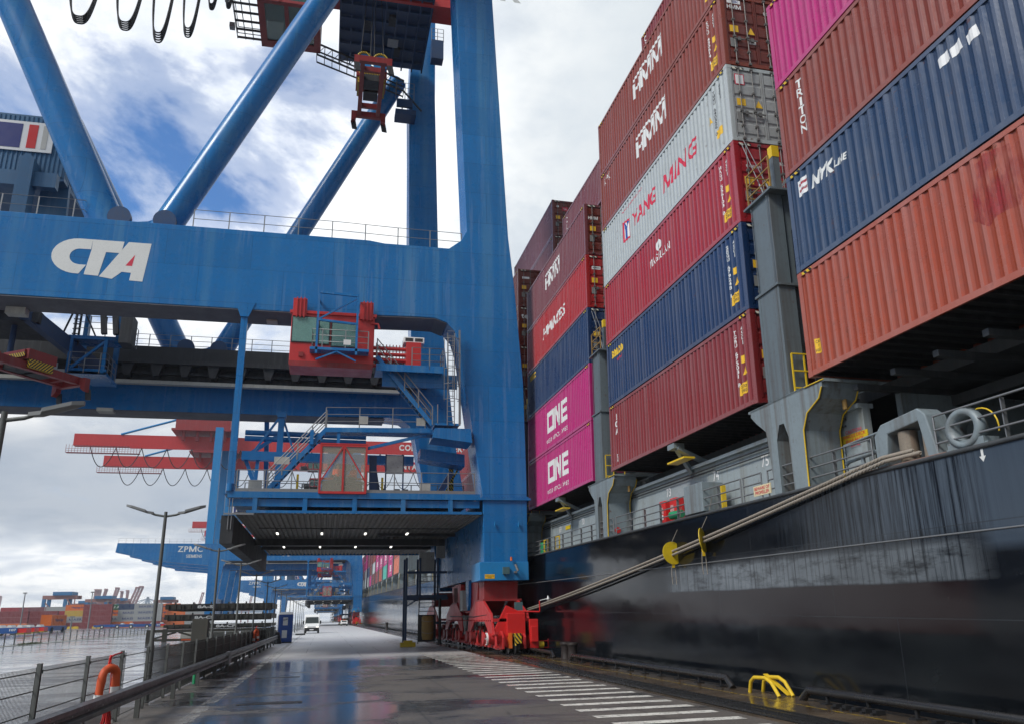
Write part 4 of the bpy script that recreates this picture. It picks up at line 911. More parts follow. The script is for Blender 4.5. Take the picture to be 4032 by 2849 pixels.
# lower sill beams along the quay and the bolted flange on the leg
for x0 in (8.42, LX+.1):
    mb = MB(); mb.box((x0+.02, YF+2.3, 3.95), (x0+2.3, YR, 8.2)); mb.build('sill_beam', 'blue', crane)
mb = MB(); mb.box((8.2, YF-.12, 8.06), (11.1, YF+2.5, 8.18)); mb.box((8.3, YF-.06, 8.18), (11.0, YF+2.4, 8.26))
for i in range(16): mb.box((8.35+i*.17, YF-.10, 8.18), (8.40+i*.17, YF-.03, 8.25))
mb.build('bolted_flange', 'blue', crane)
mb = MB(); mb.box((8.16, YF-.05, 3.72), (10.9, YF+2.6, 4.7)); mb.build('leg_foot', 'bluelight', crane, bev=.02)
mb = MB()
for x in (9.0, 10.35): mb.prism([(0, 0), (.16, .18), (0, .36)], (x, YF-.16, 6.55), (0, 1, 0), (0, 0, 1), (.03, 0, 0))
mb.build('lifting_lug', 'bluelight', crane)
mb = MB(); mb.box((9.42, YF-.24, 4.05), (9.78, YF-.05, 4.42)); mb.tube([(9.5, YF-.15, 4.05), (9.55, YF-.15, 3.9)], .02, 5); mb.build('junction_box', paint('teal grey box', (.07, .14, .15), .4), crane)
mb = MB(); mb.tube([(10.1, YF-.3, 4.55), (10.22, YF-.38, 4.2)], .07, 10); mb.box((10.05, YF-.3, 4.1), (10.2, YF-.05, 4.2)); mb.build('flood_lamp', 'galv', crane)
mb = MB(); mb.tube([(9.9, YF-.18, 4.75), (9.9, YF-.18, 4.95)], .06, 8); mb.build('beacon', 'orange', crane)
mb = MB(); mb.box((8.44, YF-.062, 3.82), (8.98, YF-.052, 4.05)); z_ = mb.build('safety_plate', 'sticker', crane); lettering('Drucktastensteuerung\nnicht aktiv', (8.71, YF-.064, 3.93), (1, 0, 0), (0, 0, 1), .14, 'lblack', z_, wd=.46, bold=0)
# ---- white letters on the portal beam
def logo(y, par, o, s):
    """three joined letters; o: top left corner, s: metres per display pixel of the drawing"""
    def pl(pts, mat, dy=0.0):
        mb = MB(); mb.poly([(o[0]+(px-122)*s, y-.012-dy, o[1]-(py-531)*s) for px, py in pts], (0, .006, 0)); return mb.build('lettering', mat, par)
    arc = lambda cx, cy, rx, ry, a0, a1, n=14: [(cx+rx*math.cos(R(a0+(a1-a0)*i/n)), cy-ry*math.sin(R(a0+(a1-a0)*i/n))) for i in range(n+1)]
    pl([(208, 531)] + arc(180, 577, 58, 46, 92, 262) + [(187, 623), (201, 599), (186, 599)] + arc(184, 578, 22, 20.5, 262, 98) + [(207, 557.5)], 'offwhite')
    pl([(208.2, 531), (279, 531), (275, 562), (241, 562), (231, 625.5), (199, 624), (208.2, 557.5)], 'offwhite', .002)
    pl([(289, 531), (341, 531), (331, 633), (301, 632), (303, 612), (282, 611), (262, 631), (233, 627)], 'offwhite')
    pl([(307, 564), (303.5, 594), (288.5, 594)], 'lred', .006)
lo_ = atY(122, 531, YF); logo(YF, crane, (lo_.x, lo_.z), (atY(340, 540, YF).x-lo_.x)/218)
lettering('ZPMC', (-38.4, YF-.01, 21.9), (1, 0, 0), (0, 0, 1), 1.6, 'offwhite', crane, wd=6.8, bold=.012)
lettering('SIEMENS', (-37.2, YF-.01, 19.9), (1, 0, 0), (0, 0, 1), .9, 'offwhite', crane, wd=4.3, bold=.01)
# ---- railing on top of the front beam
def hrail(name, pts, h, posts, mat='galv', n=2, r=.022, par=None, toe=False):
    mb = MB(); pts = [Vector(p) for p in pts]
    for k in range(n): mb.tube([p+Vector((0, 0, h*(k+1)/n)) for p in pts], r, 6)
    L_ = sum((b_-a_).length for a_, b_ in zip(pts, pts[1:])); m = max(1, round(L_/posts)); seg = 0
    for i in range(m+1):
        d = L_*i/m
        for a_, b_ in zip(pts, pts[1:]):
            l = (b_-a_).length
            if d <= l+1e-6: p = a_.lerp(b_, d/l); break
            d -= l
        mb.box((p.x-.03, p.y-.02, p.z-.12), (p.x+.03, p.y+.02, p.z+h))
    if toe:
        for a_, b_ in zip(pts, pts[1:]): mb.bar(a_+Vector((0, 0, .09)), b_+Vector((0, 0, .09)), .02, .17)
    return mb.build(name, mat, par or crane)
hrail('handrail', [(-8.4, YF+.2, 23.42), (-.2, YF+.2, 23.42), (3, YF+.2, 23.35), (7.2, YF+.2, 23.32)], 1.15, 1.9)
hrail('handrail', [(-33, YF+.2, 23.42), (-14.2, YF+.2, 23.42), (-14.0, YF+1.5, 23.42)], 1.15, 1.9)
hrail('handrail', [(-57.8, YF+.1, 23.6), (-34.5, YF+.1, 23.42)], 1.3, 2.0)
hrail('handrail', [(-15.5, YR+.2, 21.72), (7, YR+.2, 21.72)], 1.2, 1.5, n=3)
# ---- runway girder with cable trough on the inner side of the rear frame
mb = MB(); mb.box((-33, YR-1.3, 20.2), (7, YR+.1, 20.5)); mb.box((-33, YR-.35, 18.9), (6, YR-.05, 20.2)); mb.box((-33, YR-.5, 20.5), (5.6, YR-.05, 21.74)); mb.box((-33, YR-.7, 19.55), (7, YR-.3, 19.75))
for i in range(12): x = -15+i*2.0; mb.prism([(x-.45, 20.2), (x+.45, 20.2), (x+.2, 19.3), (x-.2, 19.3)], (0, YR-1.15, 0), (1, 0, 0), (0, 0, 1), (0, .8, 0))
mb.build('runway_girder', 'grime', crane)
mb = MB(); mb.box((-33, YR-1.0, 18.72), (5.0, YR-.5, 18.98)); mb.build('cable_trough', 'concrete', crane)
mb = MB(); mb.box((-33, YF+2.3, 20.2), (7, YF+3.4, 20.5)); mb.box((-33, YF+2.3, 18.9), (7, YF+2.6, 20.2)); mb.build('runway_girder', 'grime', crane)
# ---- operator cabin hanging under the beam
C0, C1, CY0, CY1 = -2.55, 2.05, YF-.55, YF+1.55
mb = MB(); mb.prism([(CY0, 15.32), (CY1, 15.32), (CY1, 18.35), (CY0, 18.35)], (C0, 0, 0), (0, 1, 0), (0, 0, 1), (C1-C0, 0, 0)); mb.build('cabin_shell', 'red', crane, bev=.03)
mb = MB(); mb.prism([(C0+.05, 15.22), (C0, 15.5), (C1, 15.5), (C1-.1, 15.18)], (0, CY0-.03, 0), (1, 0, 0), (0, 0, 1), (0, .03, 0)); mb.box((C0+.5, CY0-.09, 15.75), (C0+.75, CY0, 16.0)); mb.build('cabin_skirt', 'redold', crane)
for x0, x1, z0, z1, fr in ((C0+.10, C0+1.36, 16.62, 18.05, 1), (C0+1.56, C0+2.08, 16.55, 17.9, 1), (C0+2.26, C0+3.55, 16.45, 17.85, 1)):
    mb = MB(); mb.box((x0-.06, CY0-.05, z0-.06), (x1+.06, CY0-.004, z1+.06)); w_ = mb.build('window_frame', 'grime', crane)
    mb = MB(); mb.box((x0, CY0-.07, z0), (x1, CY0-.055, z1)); mb.build('pane', 'cabglass' if 'cabglass' in MT else 'glass', w_)
    mb = MB(); mb.box((x0, CY0-.052, z0), (x1, CY0-.0505, z1)); mb.box((x0, CY0-.054, z0), (x1, CY0-.052, z0+(z1-z0)*.18)); mb.build('blind', paint('pale green blind', (.36, .60, .53), .5, .6, .3, scale=2), w_)
mb = MB()
for x in (C0+.35, C1-.55):
    mb.box((x-.3, CY0-.12, 18.1), (x+.45, CY0+.35, 19.15)); 
    for d in (-.12, .08, .28): mb.box((x+d, CY0-.2, 18.0), (x+d+.06, CY0-.1, 19.2))
mb.box((C0-.1, CY0-.08, 18.28), (C1+.1, CY0+.2, 18.45)); mb.tube([(C1-.2, CY0-.02, 17.9), (C1+.2, CY0-.02, 17.9), (C1+.28, CY0-.02, 17.6)], .07, 8); mb.build('cabin_hanger', 'red', crane)
mb = MB(); yb = CY0-.75     # blue service balcony with its frame
for x in (-1.10, 1.05): mb.bar((x, yb, 15.75), (x, yb, 19.35), .12, .10)
mb.bar((-1.10, yb, 19.35), (1.05, yb, 19.25), .12); mb.bar((-1.10, yb, 17.7), (1.05, yb, 19.15), .09); mb.bar((-1.10, yb, 17.7), (1.05, yb, 17.55), .12)
for x in (-1.10, 1.05): mb.bar((x, yb, 17.62), (x, CY0, 17.62), .1); mb.bar((x, yb, 19.3), (x, YF, 19.3), .1)
mb.box((-1.45, yb-.05, 15.95), (1.75, CY0-.03, 16.1)); mb.bar((-1.1, yb, 15.4), (0, yb, 15.9), .08); mb.bar((1.05, yb, 15.4), (0, yb, 15.9), .08); mb.build('balcony_frame', 'blue', crane)
hrail('handrail', [(-1.35, CY0-.05, 16.1), (-1.35, yb, 16.1), (1.7, yb, 16.1)], 1.05, 1.1, n=3)
mb = MB(); mb.box((.35, yb-.04, 16.3), (.75, yb-.02, 16.6)); mb.build('sign_plate', 'offwhite', crane)
mb = MB()     # machine unit to the right of the cabin
for i in range(4): mb.tube([(C1, CY0+.5, 15.6+i*.34), (4.2, CY0+.5, 15.6+i*.34)], .11, 8)
for i in range(11): mb.tube([(C1+.2+i*.19, CY0+.9, 15.5), (C1+.2+i*.19, CY0+.9, 17.0)], .03, 6)
mb.box((3.9, CY0+.2, 15.4), (4.75, CY0+1.4, 17.0)); mb.build('drive_unit', 'red', crane)
mb = MB(); mb.box((3.75, CY0+.3, 17.0), (4.95, CY0+1.2, 17.35)); v_ = mb.build('air_conditioner', 'white', crane, bev=.03)
mb = MB(); mb.box((3.85, CY0+.29, 17.08), (4.3, CY0+.3, 17.28)); mb.box((4.4, CY0+.29, 17.08), (4.85, CY0+.3, 17.28)); mb.build('vent_grille', 'grime', v_)
# upper landing beside the cabin, cage ladder, stair down to the walkway
mb = MB(); mb.box((2.2, CY0-.2, 15.2), (6.0, CY0+1.5, 15.4)); mb.box((2.2, CY0-.22, 15.1), (6.0, CY0-.16, 15.5)); mb.box((2.6, CY0+.4, 14.4), (6.9, CY0+.6, 15.2)); mb.build('landing', 'blue', crane)
hrail('handrail', [(4.2, CY0-.2, 15.4), (6.0, CY0-.2, 15.4), (6.0, CY0+1, 15.4)], 1.15, .9, n=3)
def stair(xa, za, xb, zb, y, wd=.75, mat='blue'):
    mb = MB()
    for yy in (y, y+wd): mb.bar((xa, yy, za), (xb, yy, zb), .06, .24)
    n = int(abs(zb-za)/.24)
    s_ = mb.build('stairway', mat, crane); mb = MB()
    for i in range(1, n):
        t = i/n; mb.box((xa+(xb-xa)*t-.13, y, za+(zb-za)*t-.02), (xa+(xb-xa)*t+.13, y+wd, za+(zb-za)*t+.02))
    mb.build('treads', 'galv', s_); mb = MB()
    for yy in (y-.03, y+wd+.03):
        for h in (.55, 1.05): mb.tube([(xa, yy, za+h), (xb, yy, zb+h)], .03, 6)
        for i in range(5): t = i/4; px, pz = xa+(xb-xa)*t, za+(zb-za)*t; mb.box((px-.03, yy-.015, pz), (px+.03, yy+.015, pz+1.08))
    mb.build('stair_rail', 'galv', s_); return s_
stair(5.45, 12.2, 2.25, 16.05, YF-.3)
stair(-3.3, 8.45, -.35, 11.9, YF+.3)
mb = MB(); mb.box((-.4, YF+.1, 11.75), (6.6, YF+1.1, 11.9)); mb.bar((-.45, YF+.08, 11.82), (5.4, YF+.08, 11.95), .06, .26); mb.bar((1.9, YF+.2, 10.85), (5.2, YF+.3, 11.75), .16); mb.box((.25, YF+.1, 11.0), (.42, YF+.3, 11.8)); mb.box((-1.2, YF+.1, 11.0), (-1.0, YF+.3, 11.8))
mb.prism([(5.6, 12.05), (7.65, 12.05), (7.75, 11.25), (5.5, 11.5)], (0, YF-.25, 0), (1, 0, 0), (0, 0, 1), (0, 1.9, 0)); mb.prism([(5.0, 11.2), (7.6, 10.9), (7.6, 10.2), (5.0, 10.6)], (0, YF+1.5, 0), (1, 0, 0), (0, 0, 1), (0, 1.4, 0)); mb.build('walkway', 'blue', crane)
hrail('handrail', [(-.4, YF+.1, 11.9), (5.1, YF+.1, 12.05)], 1.2, 1.85, n=3)
for x in (1.4, 4.6): mb = MB(); mb.box((x, YF+.04, 12.2), (x+.5, YF+.06, 12.65)); mb.build('sign_plate', 'concrete', crane)
mb = MB(); mb.box((5.6, YF-.3, 12.2), (7.0, YF+1.0, 12.32)); mb.build('landing', 'blue', crane)
mb = MB()      # caged ladder
for z in [12.4+i*.3 for i in range(19)]: mb.box((6.3, YF-.35, z), (6.7, YF-.32, z+.03))
for x in (6.3, 6.7): mb.bar((x, YF-.33, 12.2), (x, YF-.33, 17.7), .05)
for z in (13.6, 14.5, 15.4, 16.3, 17.2): mb.tube([(6.12, YF-.33, z), (6.05, YF-.75, z), (6.5, YF-1.05, z), (6.95, YF-.75, z), (6.88, YF-.33, z)], .02, 5)
for x, y in ((6.05, YF-.75), (6.5, YF-1.05), (6.95, YF-.75), (6.25, YF-.93), (6.75, YF-.93)): mb.bar((x, y, 13.6), (x, y, 17.2), .03)
mb.bar((7.0, YF-.33, 12.2), (7.0, YF-.33, 17.9), .1); mb.bar((5.75, YF-.3, 12.3), (5.75, YF-.3, 13.4), .05); mb.bar((7.05, YF-.3, 12.3), (7.05, YF-.3, 13.6), .06); mb.build('cage_ladder', 'galv', crane)
# ---- slung lashing platform across the roadway with its ribbed ceiling and lamps
PX0, PX1, PY1, PZ = -5.2, 8.2, 72.5, 8.37
mb = MB(); mb.box((PX0, YF-.05, PZ-.32), (PX1, YF+.15, PZ)); mb.box((PX0-.2, YF+.15, PZ-.12), (PX1, PY1-.1, PZ-.06)); mb.box((PX0-.2, PY1-.1, 7.13), (PX1, PY1, PZ-.06)); mb.box((PX0, YF+.1, PZ-.75), (PX1, YF+.3, PZ-.36)); mb.box((PX0+1.0, YF-.06, 7.26), (PX1+.1, YF+.1, 7.40))
for x in (-3.8, -1.25, 1.35, 3.95, 6.55): mb.box((x-.12, YF-.03, 7.38), (x+.12, YF+.12, PZ-.32))
mb.build('platform_beam', 'blue', crane)
mb = MB(); x = PX0+.4
while x < PX1+.1:
    mb.poly([(x, YF+.12, 7.29), (x+.05, YF+.12, 7.20), (x+.17, YF+.12, 7.20), (x+.22, YF+.12, 7.29), (x+.22, YF+.12, 7.31), (x, YF+.12, 7.31)], (0, PY1-YF, 0)); mb.box((x+.22, YF+.12, 7.285), (x+.30, PY1+.12, 7.305)); x += .30
mb.build('platform_ceiling', 'ceil' if 'ceil' in MT else 'brownplate', crane)
mb = MB(); mb.box((PX0+.4, 57.6, 6.75), (PX1, 58.4, 7.18)); mb.box((PX0+.4, 63.8, 6.95), (PX1, 64.1, 7.18)); mb.tube([(-4, 50.2, 7.12), (8, 50.2, 7.12)], .03, 6); mb.box((3.2, 53.6, 7.0), (8.3, 54.0, 7.18)); mb.build('platform_joist', 'grime', crane)
mb = MB(); mb.box((PX0-.2, YF-.05, 5.70), (PX0+.42, 70.0, 7.12)); mb.build('edge_girder', 'grime', crane)
for yy, xs in ((52.5, (-3.05, -.35, 2.35, 5.0)), (62.5, (-3.1, -.5, 2.1, 4.75))):
    for x in xs:
        mb = MB(); mb.box((x-.10, yy-.5, 7.06), (x+.10, yy+.5, 7.19)); l_ = mb.build('work_lamp', 'galv', crane)
        mb = MB(); mb.box((x-.06, yy-.45, 7.00), (x+.06, yy+.45, 7.055)); mb.build('lamp_tube', 'lamp', l_)
hrail('handrail', [(PX0+.4, YF-.02, PZ), (-.62, YF-.02, PZ)], 1.15, 1.5, n=2, toe=True)
hrail('handrail', [(1.95, YF-.02, PZ), (7.9, YF-.02, PZ)], 1.15, 1.48, n=2, toe=True)
hrail('handrail', [(PX0+.4, YF+4.4, PZ), (8.0, YF+4.4, PZ)], 1.15, 1.6, n=3)
mb = MB(); mb.bar((PX0+.08, YF+.2, PZ-.1), (PX0+.06, YF+.2, 18.7), .36, .28); mb.tube([(PX0+.07, YF+.0, 18.45), (PX0+.07, YF+.4, 18.45)], .18, 14); mb.prism([(-.55, 18.95), (.55, 18.95), (.22, 18.1), (-.22, 18.1)], (PX0+.07, YF-.04, 0), (1, 0, 0), (0, 0, 1), (0, .12, 0)); mb.tube([(PX0+.1, YF+.05, PZ+.0), (PX0+.1, YF+.05, PZ+.4)], .2, 12); mb.build('hanger_bar', 'blue', crane)
mb = MB(); mb.bar((PX0+.08, PY1-1, PZ-.1), (PX0+.06, YR+1.2, 18.7), .36, .28); mb.build('hanger_bar', 'blue', crane)
mb = MB()
for x in (-5.05, -4.9): mb.tube([(x, YF-.1, 6.4), (x, YF-.1, 8.0)], .025, 6)
mb.box((-5.3, YF-.15, 7.15), (-3.8, YF-.09, 7.24)); mb.build('cable_pipe', 'galv', crane)
# lifting frame posts and cable reel stand on the platform
mb = MB(); 
for x in (-2.95,): mb.bar((x, YF+3.4, PZ), (x, YF+3.4, 13.2), .34); mb.bar((x, YF+3.4, 13.2), (x, YF+3.4, 13.5), .5); mb.bar((x-1.6, YF+3.4, 10.9), (x, YF+3.4, 13.4), .12); mb.bar((x+.9, YF+3.4, 10.9), (x, YF+3.4, 13.4), .12); mb.bar((-5.0, YF+3.4, 10.9), (4.8, YF+3.4, 10.8), .5); mb.bar((-4.2, YF+3.4, PZ), (-4.1, YF+3.4, 11), .2); mb.bar((-4.9, YF+3.5, 11), (-3.9, YF+3.5, 8.5), .2)
for z in (12.0, 12.35): mb.tube([(-5, YF+4.2, z+.1), (2, YF+4.2, z)], .16, 10)
mb.bar((-4.9, YF+4.2, 11), (-3, YF+4.2, 12.4), .2); mb.bar((-2, YF+4.2, 11), (-.6, YF+4.2, 12.2), .2); mb.build('handling_frame', 'blue', crane)
mb = MB(); mb.bar((2.35, YF+1.2, PZ), (2.3, YF+1.2, 10.6), .4); mb.bar((2.7, YF+1.3, PZ), (2.35, YF+1.3, 10.3), .2); mb.build('lashing_rack', 'bluedark', crane); mb = MB(); mb.bar((6.0, YF+2, PZ), (6.9, YF+2, 9.9), .6, .3); mb.build('lashing_rack', 'bluedark', crane)
mb = MB(); mb.bar((2.85, YF+1.1, PZ), (2.85, YF+1.1, 9.4), .12); mb.build('bollard_post', 'signyellow', crane); mb = MB(); mb.bar((-1.75, YF+1.1, PZ), (-1.75, YF+1.1, 9.5), .12); mb.build('bollard_post', 'signyellow', crane)
mb = MB(); mb.box((3.05, YF+.8, 9.6), (3.95, YF+.95, 10.6)); mb.build('control_panel', 'doorgrey', crane); mb = MB(); mb.box((2.98, YF+.95, PZ), (3.06, YF+1.0, 10.7)); mb.box((3.95, YF+.95, PZ), (4.03, YF+1.0, 10.7)); mb.box((2.98, YF+.95, 10.6), (4.03, YF+1.0, 10.68)); mb.build('panel_frame', 'bluedark', crane)
for a_, b_ in (((-4.3, YF+1.0, 8.55), (-3.6, YF+1.1, 9.15)), ((4.9, YF+.6, 8.55), (5.5, YF+.7, 9.05)), ((-3.0, YF+.25, 9.9), (-2.2, YF+.28, 10.3))): mb = MB(); mb.box(a_, b_); mb.build('sign_plate', 'concrete', crane)
mb = MB()      # tool boxes, lashing gear and small clutter on the platform
random.seed(3)
for i in range(26):
    x = random.uniform(-4.6, 7.6); y = YF+random.uniform(2, 4.2); h = random.uniform(.15, .7); wdt = random.uniform(.1, .5); mb.box((x, y, PZ), (x+wdt, y+.3, PZ+h))
mb.build('lashing_gear', 'grime', crane)
mb = MB(); mb.box((6.9, YF+3, PZ), (7.0, YF+3.1, 10.6)); mb.bar((6.4, YF+3, PZ), (7.6, YF+3, 10.6), .1); mb.box((7.0, YF+2.9, PZ), (7.16, YF+3.0, 10.7)); mb.build('barrier_post', 'hazard', crane)
# glazed red lookout booth on the platform edge
bx0, bx1, bz0, bz1, by0, by1 = -.55, 1.88, PZ-.06, 10.98, YF-.12, YF+1.5
mb = MB()
for x in (bx0, (bx0+bx1)/2, bx1):
    for y in (by0, by1): mb.box((x-.05, y-.05, bz0), (x+.05, y+.05, bz1))
for y in (by0, by1):
    for z in (bz0+.05, bz1-.06, bz0+1.05): mb.box((bx0+.05, y-.045, z-.06), (bx1-.05, y+.045, z+.06)) if not (abs(z-bz0-1.05) < .01 and y == by0) else None
for x in (bx0, bx1):
    for z in (bz0+.05, bz1-.06): mb.box((x-.045, by0+.05, z-.06), (x+.045, by1-.05, z+.06))
mb.bar((bx0+.05, by0-.02, 9.0), ((bx0+bx1)/2-.05, by0-.02, 10.85), .06); mb.bar((bx1-.05, by0-.02, 9.0), ((bx0+bx1)/2+.05, by0-.02, 10.85), .06)
mb.box((bx0-.06, by0-.06, bz1), (bx1+.06, by1+.06, bz1+.06)); mb.box((bx0, by0, bz0-.02), (bx1, by1, bz0-.003)); mb.build('booth_frame', 'red', crane)
mb = MB()
for x0, x1 in ((bx0+.055, (bx0+bx1)/2-.055), ((bx0+bx1)/2+.055, bx1-.055)): mb.box((x0, by0-.006, bz0+.12), (x1, by0+.006, bz1-.13))
mb.build('booth_glass', 'dusty', crane)
mb = MB(); mb.box((bx0+.1, by1-.3, bz0+.05), (bx1-.1, by1-.1, bz0+.9)); mb.box((bx0+.08, by0+.35, bz0+.62), (bx1-.08, by0+.6, bz0+.68)); mb.build('booth_desk', 'brownplate', crane)
# electrical cabinet and stair tower at the waterside end of the roadway
mb = MB(); TX0, TX1, TY = 6.35, 7.75, 58.0
for x in (5.55, 6.5, 7.75): 
    for y in (TY, TY+1.6): mb.bar((x, y, .1 if x < 6 else 3.0), (x, y, 5.9), .14)
mb.bar((5.55, TY, 4.9), (8.4, TY, 4.9), .16); mb.bar((5.55, TY, 3.2), (8.4, TY, 3.2), .34); mb.box((6.2, TY, 3.05), (8.5, TY+2.2, 3.25)); mb.bar((7.6, TY+.3, 1.5), (9.0, TY+.3, 1.5), .16); mb.bar((5.55, TY, 2.6), (6.5, TY, 3.2), .08); mb.build('stair_tower', 'bluedark', crane)
mb = MB(); y = TY-.1
for i in range(11): t = i/10; mb.box((6.35+t*.15, y-.9+t*.7, .3+t*2.8), (7.35+t*.15, y-.62+t*.7, .34+t*2.8))
for x in (6.3, 7.4): mb.bar((x, y-.9, .2), (x+.15, y-.1, 3.2), .05, .2)
for z in (3.9, 4.3, 4.6): mb.bar((6.4, TY-.05, z), (7.9, TY-.05, z), .04)
mb.build('access_stair', 'grime', crane)
mb = MB(); mb.box((6.45, TY-.05, 4.95), (7.5, TY+.4, 6.3)); mb.box((7.7, TY+.2, 5.9), (8.3, TY+.6, 6.8)); mb.build('switch_cabinet', 'doorgrey', crane, bev=.02)
mb = MB(); mb.tube([(7.75, TY-1.2, .1), (7.75, TY-1.2, 3.1)], .1, 10); mb.build('drain_pipe', 'grime', crane)
# gearing, hydraulic column and red bogies
def bogie(y0, par, near):
    X = 9.4
    mb = MB(); mb.poly([(X-.9, y0+.2, 3.7), (X+1.0, y0+.2, 3.7), (X+.95, y0+.2, 2.75), (X-.9, y0+.2, 2.75)], (0, 1.6, 0)); mb.box((X-1.0, y0+.0, 2.66), (X+1.15, y0+2.0, 2.76))
    mb.build('bogie_neck', 'redold', par)
    mb = MB()
    for xx, th in ((X-1.05, .12), (X+.85, .12)):      # equaliser side plates: a wide A over the wheel trucks
        mb.prism([(-3.8, .95), (-3.2, 2.0), (-1.2, 2.66), (1.2, 2.66), (3.2, 2.0), (3.8, .95), (2.9, .95), (1.6, 1.6), (-1.6, 1.6), (-2.9, .95)], (xx, y0+1.0, 0), (0, 1, 0), (0, 0, 1), (th, 0, 0))
    mb.box((X-1.0, y0-2.6, 1.6), (X+.9, y0+4.4, 1.75)); mb.build('equaliser_beam', 'red', par)
    for s in (-2.6, 2.6):
        yc = y0+1+s
        mb = MB()
        for xx in (X-.62, X+.50): mb.prism([(-1.45, .30), (-1.45, .85), (-.7, 1.35), (.7, 1.35), (1.45, .85), (1.45, .30), (.4, .22), (-.4, .22)], (xx, yc, 0), (0, 1, 0), (0, 0, 1), (.12, 0, 0))
        mb.box((X-.5, yc-.5, .85), (X+.5, yc+.5, 1.3)); mb.box((X-.8, yc-.35, .9), (X+.8, yc+.35, 1.15)); t_ = mb.build('wheel_truck', 'red', par, bev=.015)
        for d in (-.82, .82):
            mb = MB(); mb.tube([(X-.12, yc+d, .42), (X+.06, yc+d, .42)], .36, 22); mb.tube([(X-.2, yc+d, .42), (X-.12, yc+d, .42)], .40, 22); mb.tube([(X-.5, yc+d, .42), (X+.4, yc+d, .42)], .1, 10); mb.build('wheel', 'railsteel', t_)
            mb = MB(); mb.tube([(X-1.15, yc+d*.8, .78), (X-.62, yc+d*.8, .78)], .26, 16); mb.tube([(X-1.22, yc+d*.8, .78), (X-1.15, yc+d*.8, .78)], .31, 18); g_ = mb.build('drive_motor', 'redold' if (s > 0) else 'red', t_)
            if near and s < 0 and d < 0:
                mb = MB(); mb.tube([(X-1.30, yc+d*.8, .78), (X-1.22, yc+d*.8, .78)], .30, 20); mb.build('fan_cover', 'offwhite', g_)
                mb = MB()
                for k in range(12): a = k*math.pi/6; mb.bar((X-1.31, yc+d*.8+math.cos(a)*.06, .78+math.sin(a)*.06), (X-1.31, yc+d*.8+math.cos(a)*.25, .78+math.sin(a)*.25), .04, .012)
                mb.build('fan_blade', 'redold', g_)
        mb = MB()     # guard rails of short vertical tubes beside each truck
        for k in range(4):
            yy = yc-1.2+k*.8
            for z in (.35, 1.0): mb.box((X-1.0, yy-.3, z), (X-.8, yy+.1, z+.12))
            for e in (-.2, 0): mb.tube([(X-.9, yy+e, .4), (X-.9, yy+e, 1.05)], .055, 8)
        mb.build('guard_tube', 'red', t_)
for y0 in (YF, YF+9.2, YR+3.0):
    bogie(y0+.3, crane, y0 == YF)
mb = MB(); random.seed(21)
for k in range(14):
    y = YF-1.6+k*1.15; mb.tube([(8.42, y, 1.5+.5*random.random()), (8.36, y+.25, .9), (8.38, y+.5, .75), (8.40, y+.7, 1.2)], .025, 6)
mb.tube([(8.38, YF-1, 1.95), (8.36, YF+3, 1.85), (8.36, YF+12, 1.9)], .035, 6); mb.build('hydraulic_hose', 'black', crane)
mb = MB()
for k in range(30): y = YF-2+k*.5; mb.tube([(8.30, y, 1.66), (8.36, y, 1.66)], .035, 6)
mb.build('bolt_row', 'redold', crane)
mb = MB(); mb.box((8.4, YF+6.2, .85), (9.1, YF+7.3, 1.95)); mb.build('brake_cabinet', 'flatgrey', crane, bev=.02)
mb = MB()      # V shaped red column between the bogies and beam
mb.prism([(YF+2.2, 3.8), (YF+4.0, 3.8), (YF+5.2, 1.9), (YF+4.4, 1.9), (YF+2.4, 3.0)], (8.6, 0, 0), (0, 1, 0), (0, 0, 1), (1.6, 0, 0)); mb.build('support_column', 'red', crane); mb = MB(); mb.prism([(YF+11.8, 3.9), (YF+9.2, 3.9), (YF+7.4, 1.7), (YF+8.3, 1.7)], (8.6, 0, 0), (0, 1, 0), (0, 0, 1), (1.6, 0, 0)); mb.build('support_column', 'red', crane)
mb = MB(); mb.prism([(.0, 3.9), (1.1, 3.9), (.9, 2.5), (.55, 2.2), (.2, 2.5)], (8.3, YF+4.3, 0), (0, 1, 0), (0, 0, 1), (.16, 0, 0)); mb.build('lug_plate', 'blue', crane)
mb = MB(); mb.box((8.2, YF+6.0, 2.2), (8.5, YF+7.0, 3.4)); mb.build('junction_box', 'doorgrey', crane)
mb = MB()      # stiffened red transfer beam linking both bogie sets
mb.box((8.55, YF+3.4, 2.1), (8.75, YF+7.0, 3.4)); mb.poly([(8.5, YF+2.3, 3.8), (8.5, YF+5.2, 3.8), (8.5, YF+4.6, 1.7), (8.5, YF+2.9, 1.7)], (.25, 0, 0)); mb.poly([(8.5, YF+8.4, 3.8), (8.5, YF+12.2, 3.8), (8.5, YF+11.2, 1.7), (8.5, YF+9.2, 1.7)], (.25, 0, 0)); mb.build('gear_plate', 'red', crane)
mb = MB()      # end buffer carriage facing the camera: gear housing, marker wheel, buffer
mb.box((9.1, YF-2.5, .9), (10.05, YF-1.0, 2.0)); mb.prism([(8.35, 1.0), (9.1, 2.4), (10.0, 2.0), (10.0, 1.0), (9.4, .35), (9.1, .35)], (0, YF-2.3, 0), (1, 0, 0), (0, 0, 1), (0, .12, 0)); mb.box((10.25, YF-2.6, .3), (10.7, YF-1.6, 1.7)); mb.box((10.3, YF-2.75, .6), (10.65, YF-2.6, 1.35)); mb.bar((10.6, YF-2.2, .62), (11.3, YF-2.2, .62), .06); mb.bar((10.6, YF-2.2, .3), (11.3, YF-2.2, .3), .06); mb.bar((11.3, YF-2.2, .28), (11.3, YF-2.2, .72), .05); mb.bar((9.8, YF-2.0, 2.1), (10.9, YF-2.2, 2.05), .07); mb.bar((10.9, YF-2.2, 2.05), (10.9, YF-2.2, 2.6), .06); mb.build('buffer_carriage', 'redbright', crane, bev=.02)
